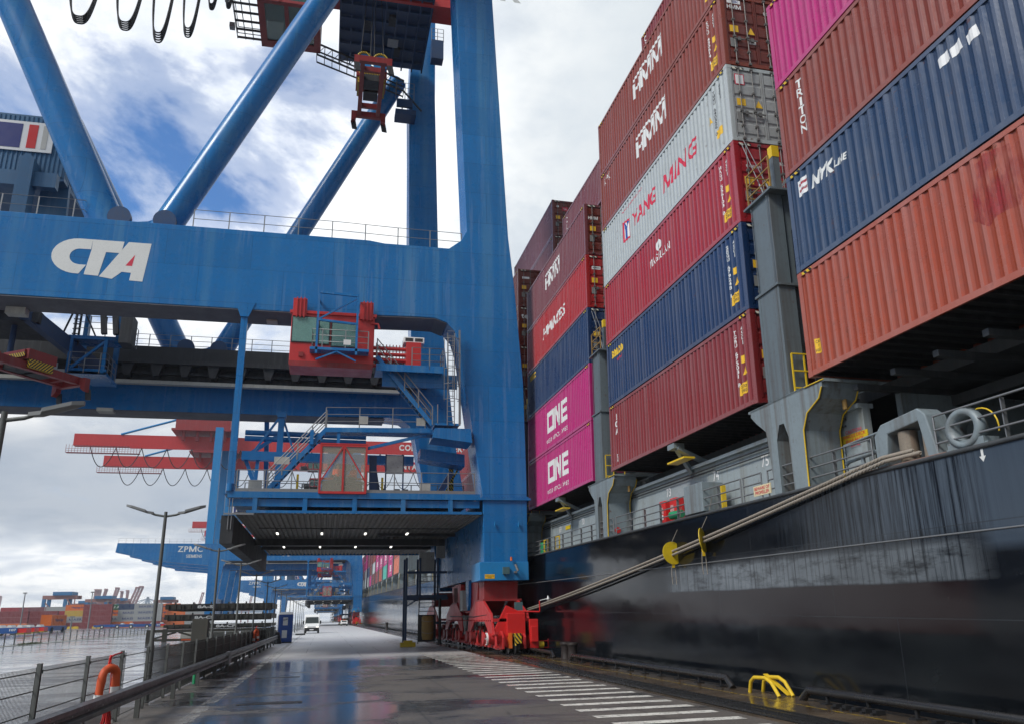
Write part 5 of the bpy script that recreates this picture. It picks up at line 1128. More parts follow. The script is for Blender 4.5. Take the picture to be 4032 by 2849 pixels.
mb = MB(); mb.box((9.15, YF-2.62, .32), (9.32, YF-2.3, 1.05)); mb.build('rail_clamp', 'orange', crane)
mb = MB(); mb.tube([(9.45, YF-2.45, .46), (9.65, YF-2.45, .46)], .44, 26); mb.build('guide_wheel', 'tyre', crane)
mb = MB(); mb.tube([(9.43, YF-2.45+math.cos(a)*.5, .46+math.sin(a)*.5) for a in [math.pi*i/10 for i in range(11)]], .05, 6); mb.box((9.38, YF-2.98, .55), (9.72, YF-2.92, .98)); mb.bar((9.35, YF-2.6, 1.0), (9.8, YF-2.6, 1.0), .12, .06); mb.build('wheel_guard', 'hazard', crane)
mb = MB(); mb.tube([(10.75, YF-2.4, .45), (11.0, YF-2.4, .45)], .16, 14); mb.build('buffer', 'yellow', crane)
mb = MB(); mb.box((9.65, YF-2.0, 2.1), (10.05, YF-1.8, 2.55)); mb.build('junction_box', paint('teal grey box', (.07, .14, .15), .4), crane)
mb = MB(); mb.tube([(10.9, YF-2.25, 2.6), (11.35, YF-2.25, 2.7)], .02, 5); mb.tube([(11.32, YF-2.35, 2.62), (11.42, YF-2.2, 2.85)], .07, 10); mb.build('flood_lamp', 'white', crane)
# hazard cylinder (yellow), ochre tank panel hung on the stair tower
mb = MB(); mb.box((6.28, TY-1.1, .35), (7.5, TY-.98, 2.05)); mb.build('tank_cradle', 'grime', crane)
mb = MB(); mb.tube([(6.9, TY-1.35, .45), (6.9, TY-1.35, .7), (6.9, TY-1.35, 1.2), (6.9, TY-1.35, 1.9), (6.9, TY-1.35, 1.98)], .4, 18, True, [.34, .40, .41, .40, .30]); mb.build('canvas_wrapped_tank', 'rustrail', crane)
mb = MB()
for z in (.9, 1.65): mb.tube([(6.9+math.cos(a)*.42, TY-1.35+math.sin(a)*.42, z+.05*math.cos(2*a)) for a in [2*math.pi*i/16 for i in range(17)]], .018, 5)
mb.build('tie_rope', 'ropem', crane)
mb = MB(); mb.box((5.1, TY-1.5, .02), (6.1, TY-.9, .30)); mb.box((5.3, TY-1.4, .30), (5.9, TY-1.0, .42)); mb.build('wheel_chock', 'signyellow', crane)
# ---- machinery platform, red boom and driver cab overhead
ZB = 49.6
mb = MB(); mb.box((-1.1, 26, ZB), (6.35, YR-.3, ZB+.2))
for i in range(22): y = 27+i*1.6; mb.box((-1.1, y, ZB-.28), (6.35, y+.14, ZB-.004))
for i in range(9): x = -1.1+i*.92; mb.box((x, 26, ZB-.34), (x+.12, YR-.3, ZB-.004))
mb.build('machinery_deck', 'bluedark', crane)
random.seed(9)
for i in range(24): x = random.uniform(-.8, 5.5); y = random.uniform(38, YR-2); mb = MB(); mb.box((x, y, ZB-.30), (x+random.uniform(.4, .9), y+random.uniform(.6, 1.3), ZB-.01)); mb.build('deck_plate', 'grime', crane)
mb = MB(); mb.box((3.0, 57.6, ZB-.40), (3.9, 58.6, ZB-.35)); mb.build('patch_panel', 'doorgrey', crane); mb = MB(); mb.box((4.0, 50.5, ZB-.40), (5.0, 51.8, ZB-.35)); mb.build('patch_panel', 'doorgrey', crane)
mb = MB(); mb.box((-76, 53.0, 49.8), (9.0, 55.6, 53.4)); mb.box((-64, 52.9, 49.2), (9.0, 53.2, 49.8)); boom = mb.build('boom_girder', 'red', crane)
lettering('CONTAINER', (5.2, 52.98, 51.7), (1, 0, 0), (0, 0, 1), 1.9, 'offwhite', boom, wd=17, bold=.03)
mb = MB(); z = 49.2
for xx0, xx1, zz, yy in ((-77.5, -57, 47.4, 52.5),):
    mb.box((xx0, yy-.5, zz), (xx1, yy+1.2, zz+.12))
    for i in range(26): x = xx0+i*(xx1-xx0)/25; mb.bar((x, yy-.5, zz), (x, yy-.5, zz+2.4), .09)
    for h in (.6, 1.2): mb.bar((xx0, yy-.5, zz+h), (xx1, yy-.5, zz+h), .07)
mb.build('boom_gallery', 'redold', crane)
hrail('handrail', [(-58, 53.1, 53.4), (5, 53.1, 53.4)], 1.3, 2.5)
mb = MB(); mb.box((-47, 49, 55.0), (-31, 60, 60)); mb.box((-48, 48.5, 54.4), (-30.5, 60.5, 55.0)); mb.build('machine_hall', 'redold', crane)
for x in (-45, -41, -37, -33): mb = MB(); mb.box((x, 50, 51.5), (x+.8, 51, 54.4)); mb.build('hall_stilt', 'redold', crane)
mb = MB(); mb.tube([(-63, 53, 53.5), (-46, 53, 59)], .35, 10); mb.build('stay_brace', 'bluelight', crane)
mb = MB()     # hanging festoon loops
for k, (px, pb, wpx) in enumerate(((188, 47, 62), (291, 62, 56), (368, 90, 44), (432, 78, 36), (478, 15, 20), (515, 12, 16))):
    a = atY(px-wpx/2, -30, 50.0); b_ = atY(px+wpx/2, -30, 50.0); lo = atY(px, pb, 50.0)
    for j in range(5):
        dep = (a.z-lo.z)*(.88+.03*j); pts = []
        for i in range(25):
            t = -1+2*i/24; u = math.copysign(abs(math.sin(t*math.pi/2))**.9, t); pts.append((a.x+(b_.x-a.x)*(.5+.5*u), 50.0+j*.09, a.z-dep*(1-abs(u)**3.2)))
        mb.tube(pts, .055, 6)
mb.build('festoon_cable', 'black', crane)
# trolley driver cab
q0 = atY(592, 20, 58.0); q1 = atY(714, 125, 58.0)
cx0, cx1, cz0 = q0.x+.1, q1.x+.15, q1.z+.2
mb = MB()
for a_, b_ in (((cx0, 52.5), (cx1, 52.9)), ((cx0, 57.2), (cx1, 58.0)), ((cx0, 52.9), (cx0+.5, 57.2)), ((cx1-.5, 52.9), (cx1, 57.2)), ((cx0+2.0, 52.9), (cx0+2.3, 57.2))): mb.box((*a_, cz0), (*b_, cz0+.25))
mb.box((cx0, 52.5, cz0+2.6), (cx1, 58.0, cz0+3.0))
for x in (cx0, cx1-.25, cx0+1.6):
    for y in (52.5, 57.75): mb.box((x, y, cz0), (x+.25, y+.25, cz0+2.6))
mb.box((cx0, 52.5, cz0+.25), (cx0+.12, 58, cz0+1.2)); mb.box((cx1-.12, 52.5, cz0+.25), (cx1, 58, cz0+2.6)); mb.build('trolley_cab', 'redold', crane)
mb = MB(); mb.box((cx0+.5, 52.9, cz0+.10), (cx1-.5, 57.2, cz0+.14)); mb.box((cx0+.3, 52.6, cz0+.3), (cx1-.2, 52.66, cz0+2.5)); mb.box((cx0+.3, 57.8, cz0+.3), (cx1-.2, 57.86, cz0+2.5)); mb.build('cab_glass', 'glass', crane)
mb = MB()
for i in range(8): y = 51.0+i*1.0; mb.box((cx0-2.0, y, cz0+.6), (cx0-.05, y+.12, cz0+.75))
for i in range(4): x = cx0-2.0+i*.63; mb.box((x, 51, cz0+.62), (x+.06, 58.2, cz0+.72))
for h in (.5, 1.1): mb.bar((cx0-2.0, 51, cz0+.7+h), (cx0-2.0, 58.2, cz0+.7+h), .05); mb.bar((cx0-2.0, 58.2, cz0+.7+h), (cx0, 58.2, cz0+.7+h), .05)
mb.build('catwalk', 'grime', crane)
mb = MB(); mb.box((cx0-2.5, 53.5, cz0+.5), (cx0-2.05, 54.0, cz0+.9)); mb.build('flood_lamp', 'galv', crane); mb = MB(); mb.box((cx0-2.45, 56.5, cz0+.4), (cx0-2.05, 57.0, cz0+.8)); mb.build('flood_lamp', 'galv', crane)
mb = MB(); a = Vector((cx1-.3, 58, cz0-.1)); b_ = atY(905, 205, 61.5); c_ = atY(945, 250, 61.5)     # sloping access truss
for off in (0, 1.1):
    mb.bar(a+Vector((0, 0, off)), b_+Vector((0, 0, off)), .12); mb.bar(a+Vector((0, 1.0, off)), b_+Vector((0, .8, off)), .1)
for i in range(13):
    t = i/12; p = a.lerp(b_, t); mb.bar(p, p+Vector((0, 0, 1.1)), .06); mb.bar(p, p+Vector((0, 1, 0)), .06)
    if i < 12: mb.bar(p, a.lerp(b_, t+1/12)+Vector((0, 0, 1.1)), .05)
mb.bar(b_, c_, .12); mb.build('access_truss', 'grime', crane)
mb = MB(); p = atY(900, 262, 61.6); mb.box((p.x-.6, 60.6, p.z-.4), (p.x+1.2, 62, p.z+.1)); mb.box((p.x-.5, 60.8, p.z+.5), (p.x+.9, 61, p.z+1.3)); mb.bar((p.x, 61, p.z), (p.x, 61, p.z+.6), .1); mb.bar((p.x+.8, 61, p.z), (p.x+.8, 61, p.z+.6), .1); mb.build('leg_platform', 'bluedark', crane); mb = MB(); p2 = atY(966, 125, 61.0); mb.box((p2.x, 60.5, p2.z-.6), (p2.x+1.1, 61.5, p2.z+1.4)); mb.build('leg_platform', 'bluedark', crane)
hrail('handrail', [(p2.x, 60.6, p2.z+1.4), (p2.x+1.1, 60.6, p2.z+1.4)], 1.3, .6, n=3); hrail('handrail', [(p.x-.6, 60.7, p.z+1.3), (p.x+1.0, 60.7, p.z+1.3)], 1.6, .8, n=3)
# ---- machine house with the company sign on the landward side of the braces
HY0, HY1, HX0, HX1 = 55.0, 66.0, -28.0, -17.6
hz0, hz1 = atY(150, 400, HY0).z, atY(60, 262, HY0).z
HX1 = atY(137, 385, HY0).x
mb = MB(); x = HX0
while x < HX1-.01: mb.poly([(x, HY0, 0), (x+.06, HY0-.05, 0), (x+.16, HY0-.05, 0), (x+.22, HY0, 0), (x+.30, HY0, 0), (x+.30, HY0+.05, 0), (x, HY0+.05, 0)], (0, 0, 0)) if False else mb.add([(x, HY0, hz0), (x+.06, HY0-.06, hz0), (x+.16, HY0-.06, hz0), (x+.22, HY0, hz0), (x+.30, HY0, hz0), (x, HY0, hz1), (x+.06, HY0-.06, hz1), (x+.16, HY0-.06, hz1), (x+.22, HY0, hz1), (x+.30, HY0, hz1)], [(i, i+1, i+6, i+5) for i in range(4)]); x += .30
y = HY0
while y < HY1: mb.add([(x, y, hz0), (x+.05, y+.06, hz0), (x+.05, y+.16, hz0), (x, y+.22, hz0), (x, y+.30, hz0), (x, y, hz1), (x+.05, y+.06, hz1), (x+.05, y+.16, hz1), (x, y+.22, hz1), (x, y+.30, hz1)], [(i, i+1, i+6, i+5) for i in range(4)]); y += .30
mb.box((HX0, HY0+.02, hz1), (x+.1, HY1, hz1+.15)); mb.box((HX0, HY0+.04, hz0-.25), (x+.05, HY1, hz0)); mb.build('machine_house', 'bluehouse', crane)
p0 = atY(0, 352, HY0-.1); p1 = atY(121, 290, HY0-.1); s0, s1 = p1.z-2.0, p1.z+.35
mb = MB(); mb.box((p1.x-8.6, HY0-.16, s0), (p1.x+.1, HY0-.09, s1)); sg = mb.build('sign_board', 'white', crane)
mb = MB(); mb.box((p1.x-8.2, HY0-.18, s0+.22), (p1.x-1.95, HY0-.162, s1-.22)); mb.build('sign_field', 'navy', sg)
mb = MB(); mb.box((p1.x-1.55, HY0-.18, s0+.25), (p1.x-.95, HY0-.162, s1-.22)); mb.build('sign_bar', 'redbright', sg)
mb = MB(); mb.box((p1.x-.62, HY0-.18, s0+.25), (p1.x-.28, HY0-.162, s1-.22)); mb.build('sign_bar', 'signgrey', sg)
lettering('HHLA', (p1.x-5.4, HY0-.185, (s0+s1)/2), (1, 0, 0), (0, 0, 1), 1.35, 'offwhite', sg, wd=4.3, bold=.05)
mb = MB()
for x in (p1.x-1.4, p1.x-8): mb.box((x, HY0-1.2, 23.4), (x+.95, HY0-.2, hz0+.6)); mb.prism([(x, hz0+.6), (x+.95, hz0+.6), (x+.6, hz0+1.0), (x+.35, hz0+1.0)], (0, HY0-1.2, 0), (1, 0, 0), (0, 0, 1), (0, 1.0, 0))
mb.box((p1.x-12, HY0-.9, hz0-1.3), (p1.x+1.0, HY0-.3, hz0-.2)); mb.prism([(-1.2+p1.x, 23.42), (p1.x+1.6, 23.42), (p1.x+1.2, hz0), (p1.x-.5, hz0)], (0, HY0+1, 0), (1, 0, 0), (0, 0, 1), (0, .4, 0)); mb.build('house_support', 'bluehouse', crane)
# lamps below the beams
def flood(a, b_, st=None):
    mb = MB(); mb.box(a, b_)
    if st: mb.tube(st, .05, 6)
    mb.build('flood_lamp', 'concrete', crane)
p = atY(610, 722, YF+1.6); flood((p.x-.3, YF+1.3, p.z-.05), (p.x+.3, YF+1.9, p.z+.2), [(p.x, YF+1.6, p.z+.2), (p.x, YF+1.6, 18.55)])
flood((-4.2, YR+.4, 16.6), (-3.6, YR+1.2, 16.9)); p = atY(240, 908, YR); flood((p.x-.6, YR-.3, 16.7), (p.x+.5, YR+.6, 16.95)); p = atY(42, 690, YF+2.0); flood((p.x-.5, YF+1.6, 18.1), (p.x+.5, YF+2.2, 18.5))
# ================================================================== SPREADERS, PEOPLE, ROPES
def spreader(label, o, length, w_, tilt, mats, sheaves):
    """telescopic container spreader hanging from its head block; o = centre of the lower frame"""
    x, y, z = o
    t = thing('container_spreader', label, 'spreader', (x, y, z))
    mb = MB()
    for s in (-1, 1): mb.box((x+s*.75-.16, y-length/2, z), (x+s*.75+.16, y+length/2, z+.5))
    for yy in (-.33, 0, .33): mb.box((x-.6, y+yy*length-.12, z+.05), (x+.6, y+yy*length+.12, z+.45))
    mb.build('main_frame', 'redold', t)
    for s in (-1, 1):
        yy = y+s*length/2
        mb = MB(); mb.box((x-w_/2, yy-.18, z-.05), (x+w_/2, yy+.18, z+.42)); mb.prism([(-w_/2-.12, -.55), (-w_/2+.25, -.3), (-w_/2+.3, .4), (-w_/2-.12, .4)], (x, yy-.2, z), (1, 0, 0), (0, 0, 1), (0, .4, 0)); mb.prism([(w_/2+.12, -.55), (w_/2+.12, .4), (w_/2-.3, .4), (w_/2-.25, -.3)], (x, yy-.2, z), (1, 0, 0), (0, 0, 1), (0, .4, 0))
        e_ = mb.build('end_beam', 'redold', t)
        for sx in (-1, 1):
          mb = MB(); mb.prism([(-.2, 0), (.2, 0), (.34, -.75), (-.06, -.7)], (x+sx*(w_/2-.05), yy+s*.26-.06, z-.3), (1, 0, 0), (0, 0, 1), (0, .12, 0)); mb.build('flipper', 'grime', e_)
    for s in (-1, 1):
        mb = MB(); mb.box((x+s*(w_/2-.32)-.12, y-length*.13, z+.1), (x+s*(w_/2-.32)+.12, y+length*.13, z+.62)); mb.build('marker_box', 'hazard', t)
    mb = MB(); mb.box((x-.55, y-1.3, z+.05), (x+.55, y+1.3, z+.6)); mb.build('drive_box', 'grime', t)
    mb = MB(); mb.box((x-1.15, y-1.0, z+.62), (x+1.15, y+1.0, z+1.25)); mb.box((x-.9, y-1.12, z+.7), (x+.9, y-1.0, z+1.2)); mb.build('head_block', 'redold', t)
    mb = MB(); mb.box((x-.98, y-1.15, z+.72), (x+.98, y-1.125, z+1.0)); mb.build('marker_board', 'hazard', t)
    if sheaves:
        for s in (-1, 1):
            mb = MB(); mb.tube([(x+s*.62, y-1.35, z+1.95), (x+s*.62, y-1.15, z+1.95)], .6, 24); mb.box((x+s*.62-.5, y-1.4, z+1.2), (x+s*.62+.5, y-1.0, z+1.7)); k_ = mb.build('sheave_block', 'bluelight', t)
            mb = MB(); mb.tube([(x+s*.62+math.cos(a)*.50, y-1.38, z+1.95+math.sin(a)*.50) for a in [math.pi*i/8 for i in range(9)]], .09, 6); mb.build('sheave_guard', 'hazard', k_)
        mb = MB()
        for sx in (-.95, -.15, .15, .95): mb.tube([(x+sx, y-.6, z+1.7), (x+sx*.6, y-.2, ZB-.1)], .03, 6)
        mb.build('hoist_rope', 'grime', t)
    return t
spreader('grimy red container spreader with blue sheaves hanging high under the dark trolley deck', (1.6, 53.6, 40.8), 6.9, 2.5, 0, None, True)
# lower trolley riding between the portal beams, its spreader slewed over the roadside
tr = thing('portal_trolley', 'dark blue trolley with railed platforms between the two portal beams', 'trolley', (-20.5, 54, 19.5))
def py_(px, py, Y): return atY(px, py, Y)
mb = MB()
a = py_(155, 905, 58); b_ = py_(242, 850, 58); z0 = py_(200, 848, 58).z; z1 = py_(200, 708, 58).z
mb.box((py_(152, 850, 57).x, 56.5, z0-.1), (py_(240, 850, 57).x, 59.6, z0+.1)); mb.box((py_(152, 850, 57).x, 56.5, z0-.08), (py_(240, 850, 57).x, 56.6, z0+.28)); mb.box((py_(150, 790, 57).x, 56.5, z0+2.35), (py_(290, 790, 57).x, 58.2, z0+2.6))
for px in (160, 238): x = py_(px, 800, 57).x; mb.bar((x, 56.6, z0), (x, 56.6, z0+2.6), .22); mb.bar((x, 59.3, z0), (x, 59.3, 23.2), .3)
mb.bar((py_(160, 840, 57).x, 56.55, z0+.3), (py_(238, 780, 57).x, 56.55, z0+2.2), .16); mb.build('trolley_frame', 'blue', tr)
mb = MB(); mb.bar((py_(20, 690, 52).x, 52, 19.6), (py_(160, 860, 52).x+.6, 60, 15.2), .9, .6) if False else mb.box((-26, 54, 20.6), (-19.0, 58, 21.4))
for px in (235, 262): x = py_(px, 740, 56).x; mb.bar((x, 56, z0+2.6), (x-.4, 56, 23.3), .34)
mb.box((-24, 55.5, 22.9), (py_(265, 700, 56).x+.3, 57.5, 23.2)); mb.bar((py_(268, 708, 56).x, 56, 22.6), (py_(300, 710, 56).x, 56, 22.6), .16)
for px in (168, 178): x = py_(px, 740, 57).x; mb.bar((x, 57, z0+2), (x, 57, 23), .12)
mb.bar((py_(130, 790, 57).x, 57, z0+2.4), (py_(170, 700, 57).x, 57, 23.0), .1); mb.bar((py_(215, 790, 57).x, 57, z0+2.4), (py_(180, 720, 57).x, 57, 23.0), .1)
for i in range(10): mb.box((py_(172, 740, 57).x-.25, 56.9, z0+2.8+i*.36), (py_(172, 740, 57).x+.25, 57, z0+2.86+i*.36))
mb.box((py_(268, 770, 56).x, 55.6, 20.0), (py_(295, 770, 56).x, 57, 22.0)); mb.build('trolley_gear', 'grime', tr)
for zz, e in ((z0+.1, py_(238, 850, 57).x), (z0+2.7, py_(288, 790, 57).x)):
    hrail('handrail', [(py_(154, 850, 57).x, 56.5, zz), (e, 56.5, zz), (e, 59, zz)], 1.3, 1.0, n=3, par=tr)
mb = MB(); mb.tube([(-22, 54, 21.3), (-22, 54, 22.2)], 1.1, 20); mb.build('cable_drum', 'blue', tr)
mb = MB(); x = py_(8, 740, 55).x; mb.tube([(x+.6, 55, 17.8), (x+.6, 55, 22)], .18, 10); mb.bar((x+.9, 53, 21.6), (x+5.0, 59, 18.9), .5, 1.0); mb.build('swing_arm', 'bluedark', tr)
for i in range(3):
    for yy in (57.4, 58.9): mb = MB(); mb.box((py_(125+i*8, 770, 58).x-.1, yy-.1, 18.4), (py_(125+i*8, 770, 58).x+.1, yy, 18.9)); mb.build('rope_anchor', 'offwhite', tr)
s2 = spreader('red container spreader with striped marker boxes hanging from the lower trolley at the left edge', (py_(62, 838, 54).x, 54.0, py_(62, 838, 54).z), 6.4, 2.7, 0, None, False)
s2.rotation_euler = (0, 0, R(-34))
# --- two workers seated in the lookout booth
def person(label, x, y, z, turn=0.0, vest='hivis'):
    me = bpy.data.meshes.new('person'); bm = bmesh.new(); sk = {}
    J = {'pelvis': (0, 0, .47, .15), 'waist': (0, .0, .66, .135), 'chest': (0, -.02, .86, .155), 'neck': (0, -.01, 1.02, .058), 'jaw': (0, -.03, 1.10, .075), 'head': (0, -.01, 1.20, .098), 'crown': (0, .01, 1.27, .07),
         'shl': (.17, 0, .94, .07), 'ell': (.24, -.10, .70, .048), 'wrl': (.12, -.32, .66, .034), 'shr': (-.17, 0, .94, .07), 'elr': (-.24, -.10, .70, .048), 'wrr': (-.12, -.32, .66, .034),
         'hil': (.10, -.02, .45, .10), 'knl': (.12, -.42, .47, .068), 'anl': (.12, -.40, .08, .045), 'tol': (.12, -.54, .04, .036), 'hir': (-.10, -.02, .45, .10), 'knr': (-.12, -.42, .47, .068), 'anr': (-.12, -.40, .08, .045), 'tor': (-.12, -.54, .04, .036)}
    E_ = [('pelvis', 'waist'), ('waist', 'chest'), ('chest', 'neck'), ('neck', 'jaw'), ('jaw', 'head'), ('head', 'crown'), ('chest', 'shl'), ('shl', 'ell'), ('ell', 'wrl'), ('chest', 'shr'), ('shr', 'elr'), ('elr', 'wrr'), ('pelvis', 'hil'), ('hil', 'knl'), ('knl', 'anl'), ('anl', 'tol'), ('pelvis', 'hir'), ('hir', 'knr'), ('knr', 'anr'), ('anr', 'tor')]
    for s, w_ in ((1, 'wrl'), (-1, 'wrr')):      # five short fingers from each palm
        px, py, pz = s*.10, -.40, .655
        J[w_+'p'] = (px, py, pz, .032); E_.append((w_, w_+'p'))
        for k, (dx_, dy_, dz_) in enumerate(((-.028, -.075, -.01), (-.010, -.09, -.014), (.010, -.085, -.016), (.028, -.07, -.018), (-s*.052, -.02, -.008))):
            J[w_+str(k)] = (px+dx_, py+dy_, pz+dz_, .010); E_.append((w_+'p', w_+str(k)))
    V = {k: bm.verts.new(v[:3]) for k, v in J.items()}
    for a, b_ in E_: bm.edges.new((V[a], V[b_]))
    bm.verts.index_update(); idx = {k: v.index for k, v in V.items()}; bm.to_mesh(me); bm.free()
    o = bpy.data.objects.new('person', me); sc.collection.objects.link(o); me.materials.append(MT['skin'])
    md = o.modifiers.new('skin', 'SKIN'); md.use_smooth_shade = True
    for k, i in idx.items(): sv = me.skin_vertices[0].data[i]; sv.radius = (J[k][3], J[k][3]); sv.use_root = (k == 'pelvis')
    ss = o.modifiers.new('sub', 'SUBSURF'); ss.levels = 1; ss.render_levels = 2
    o.location = (x, y, z); o.rotation_euler = (0, 0, turn); tag(o, label, 'person', 'people in the lookout booth'); o['org'] = (0, 0, 0)
    mb = MB(); mb.tube([(0, 0, .50), (0, 0, .66), (0, -.02, .86), (0, -.01, .96), (0, -.01, 1.0)], .2, 16, True, [.19, .175, .21, .17, .085])
    for s in (-1, 1): mb.tube([(s*.15, 0, .95), (s*.20, -.03, .86), (s*.245, -.10, .70), (s*.15, -.28, .665)], .09, 12, True, [.095, .085, .066, .052])
    mb.build('safety_vest', vest, o)
    mb = MB()
    for s in (-1, 1): mb.tube([(s*.10, .02, .47), (s*.11, -.2, .48), (s*.12, -.43, .47), (s*.12, -.41, .25), (s*.12, -.40, .08)], .11, 12, True, [.13, .115, .088, .07, .065])
    mb.build('trousers', 'darkcloth', o)
    mb = MB(); mb.tube([(0, .015, 1.16), (0, .015, 1.24), (0, .01, 1.29), (0, 0, 1.315)], .1, 14, True, [.104, .108, .085, .03]); mb.build('hair', 'hair', o)
    mb = MB()
    for s in (-1, 1): mb.tube([(s*.036, -.096, 1.20), (s*.036, -.112, 1.20)], .012, 8)
    mb.tube([(-.028, -.104, 1.115), (.028, -.104, 1.115)], .006, 6); mb.build('eyes_and_mouth', 'hair', o)
    mb = MB(); mb.tube([(0, -.09, 1.19), (0, -.128, 1.155), (0, -.10, 1.145)], .014, 8)
    for s in (-1, 1): mb.tube([(s*.095, 0, 1.17), (s*.112, .01, 1.19), (s*.10, .01, 1.215)], .014, 8)
    mb.build('nose_and_ears', 'skin', o)
    return o
person('seated worker in orange safety vest, left of the two behind the booth glass', .38, YF+.85, PZ+.42, R(8))
person('seated worker in orange safety vest, right of the two behind the booth glass', 1.25, YF+.98, PZ+.40, R(-55))
mb = MB(); mb.box((.08, YF+.62, PZ), (.66, YF+1.12, PZ+.8)); tag(mb.build('bench_seat', 'darkcloth'), 'dark bench seat under the left worker in the glazed booth', 'seat')
mb = MB(); mb.box((.98, YF+.75, PZ), (1.55, YF+1.15, PZ+.78)); tag(mb.build('bench_seat', 'darkcloth'), 'dark bench seat under the right worker in the glazed booth', 'seat')
# --- mooring lines from the fairlead to the quay behind the crane
def rope(name, pts, r, label, grp=None, strands=3):
    mb = MB(); P_ = []
    pts = [Vector(p) for p in pts]; n = 160
    def at(t):
        f = t*(len(pts)-1); i = min(int(f), len(pts)-2); return pts[i].lerp(pts[i+1], f-i)
    L_ = sum((b_-a_).length for a_, b_ in zip(pts, pts[1:])); n = int(L_/.055)
    for k in range(strands):
        path = []
        for i in range(n+1):
            t = i/n; p = at(t); d = (at(min(1, t+.01))-at(max(0, t-.01))).normalized(); u = d.cross(Vector((0, 0, 1))).normalized(); v = u.cross(d); a = 2*math.pi*(k/strands)+t*L_*2*math.pi/.36
            path.append(p+(u*math.cos(a)+v*math.sin(a))*r*.55)
        mb.tube(path, r*.62, 6)
    o = mb.build(name, 'ropem'); return tag(o, label, 'rope', grp)
def W(p): return SHIP @ Vector(p)
A0 = W((11.35, 13.75, 2.98)); A1 = W((11.12, 14.4, 2.93)); E0 = atX(1165, 1370, 10.95)
def sag(a, b_, s, n=14): return [a.lerp(b_, i/n)-Vector((0, 0, s*4*(i/n)*(1-i/n))) for i in range(n+1)]
rp1 = [A0]+sag(A1, E0, .16); rp2 = [W((11.35, 13.55, 2.90)), ]+sag(W((11.1, 14.3, 2.84)), E0-Vector((0, 0, .08)), .19)
rope('mooring_rope', rp1, .040, 'upper of two parallel mooring ropes slanting down across the black hull', 'mooring ropes')
rope('mooring_rope', rp2, .040, 'lower of two parallel mooring ropes slanting down across the black hull', 'mooring ropes')
def onrope(px):
    best = None
    for i in range(400):
        t = i/399; f = t*(len(rp1)-1); k = min(int(f), len(rp1)-2); p = rp1[k].lerp(rp1[k+1], f-k); d = CW.transposed() @ (p-Vector((0, 0, CAMH))); x = (IW/2+FPX*d.x/d.z)/DS
        if best is None or abs(x-px) < best[0]: best = (abs(x-px), p, (rp1[k+1]-rp1[k]).normalized())
    return best[1], best[2]
for px, tl, lb in ((1509, 8, 'yellow rat guard disc on the ropes, lower and farther along them'), (1574, 48, 'yellow rat guard disc on the ropes, higher up beside its hanging cord')):
    p, d = onrope(px); t = thing('rat_guard', lb, 'rat guard', p, 'rat guards')
    d = (Matrix.Rotation(R(tl), 3, 'Z') @ d).normalized(); mb = MB(); mb.cyl(p-d*.012-Vector((0, 0, .05)), p+d*.012-Vector((0, 0, .05)), .37, 32); mb.build('disc', 'signyellow', t)
    mb = MB(); mb.box((p.x-.05, p.y-.03, p.z-.52), (p.x+.03, p.y+.03, p.z-.1)); mb.build('clamp', 'yellow', t)
    mb = MB()
    for k in (-.06, .05): mb.tube([p+Vector((k, 0, -.4)), p+Vector((k*1.3, .02, -.75)), p+Vector((k*1.2, 0, -1.05))], .012, 5)
    mb.tube([p+Vector((0, 0, .3)), Vector((p.x+.25, p.y-.1, p.z+.8)), Vector((W((11.25, p.y-.4, 3.4)).x, p.y-.4, 5.2))], .01, 5); mb.build('cord', 'ropem', t)
# ================================================================== QUAY EDGE
def fender_rail(ya, yb, x=10.32, label=''):
    t = thing('fender_rail', label, 'rail', (x, (ya+yb)/2, 0), 'low pipe rails along the quay edge')
    mb = MB(); mb.tube([(x, ya, .02), (x, ya+.3, .24), (x, yb-.3, .24), (x, yb, .02)], .085, 10); mb.build('pipe', 'railsteel', t)
    y = ya+.6
    while y < yb: mb = MB(); mb.box((x-.03, y-.03, .03), (x+.03, y+.03, .17)); mb.box((x-.12, y-.10, .004), (x+.1, y+.1, .03)); mb.build('foot', 'black', t); y += 1.35
    return t
fender_rail(6, 17.0, label='low black pipe rail at the quay edge, nearest the camera'); fender_rail(20.2, 34.6, label='low black pipe rail at the quay edge between yellow hoop and bollards'); fender_rail(37.2, 57, label='low black pipe rail at the quay edge beyond the twin bollards'); fender_rail(60, 110, label='low pipe rail at the quay edge far behind the crane')
mb = MB()
for i in range(26):
    y = 8.5+i*.31
    if i % 9 < 5: mb.box((10.02, y, .01), (10.22, y+.12, .09)); mb.box((9.95, y+.02, .004), (10.02, y+.1, .05))
tag(mb.build('rubber_tread', 'black'), 'row of black rubber tread blocks beside the nearest pipe rail', 'tread')
MT['bollardm'] = paint('dark brown cast iron', (.022, .015, .013), .55, .5, rust=.5, spec=.25)
def bollard(x, y, lb, grp='quay bollards', s=1.0):
    t = thing('bollard', lb, 'bollard', (x, y, 0), grp)
    mb = MB(); mb.tube([(x, y, .01), (x, y, .06), (x, y, .5*s), (x, y, .62*s)], .2, 20, True, [.27, .22, .2, .22]); mb.build('body', 'bollardm', t)
    mb = MB(); mb.tube([(x, y, .62*s), (x, y, .70*s), (x, y, .74*s)], .25, 20, True, [.25, .26, .2]); mb.build('cap', 'bollardm', t)
MT['bollardm'] = paint('dark brown cast iron', (.022, .015, .013), .55, .5, rust=.5, spec=.25)
bollard(10.5, 35.9, 'dark iron bollard, left of the close pair on the quay edge'); bollard(10.52, 34.9, 'dark iron bollard, right of the close pair on the quay edge')
for k, y in enumerate((63, 86, 110, 140)): bollard(10.3, y, 'dark bollard at the quay edge behind the crane, %s one' % ORD[k], s=1.6)
t = thing('ladder_hoop', 'bright yellow double hoop handrail over the quay ladder', 'handrail', (10.35, 18.5, 0))
mb = MB()
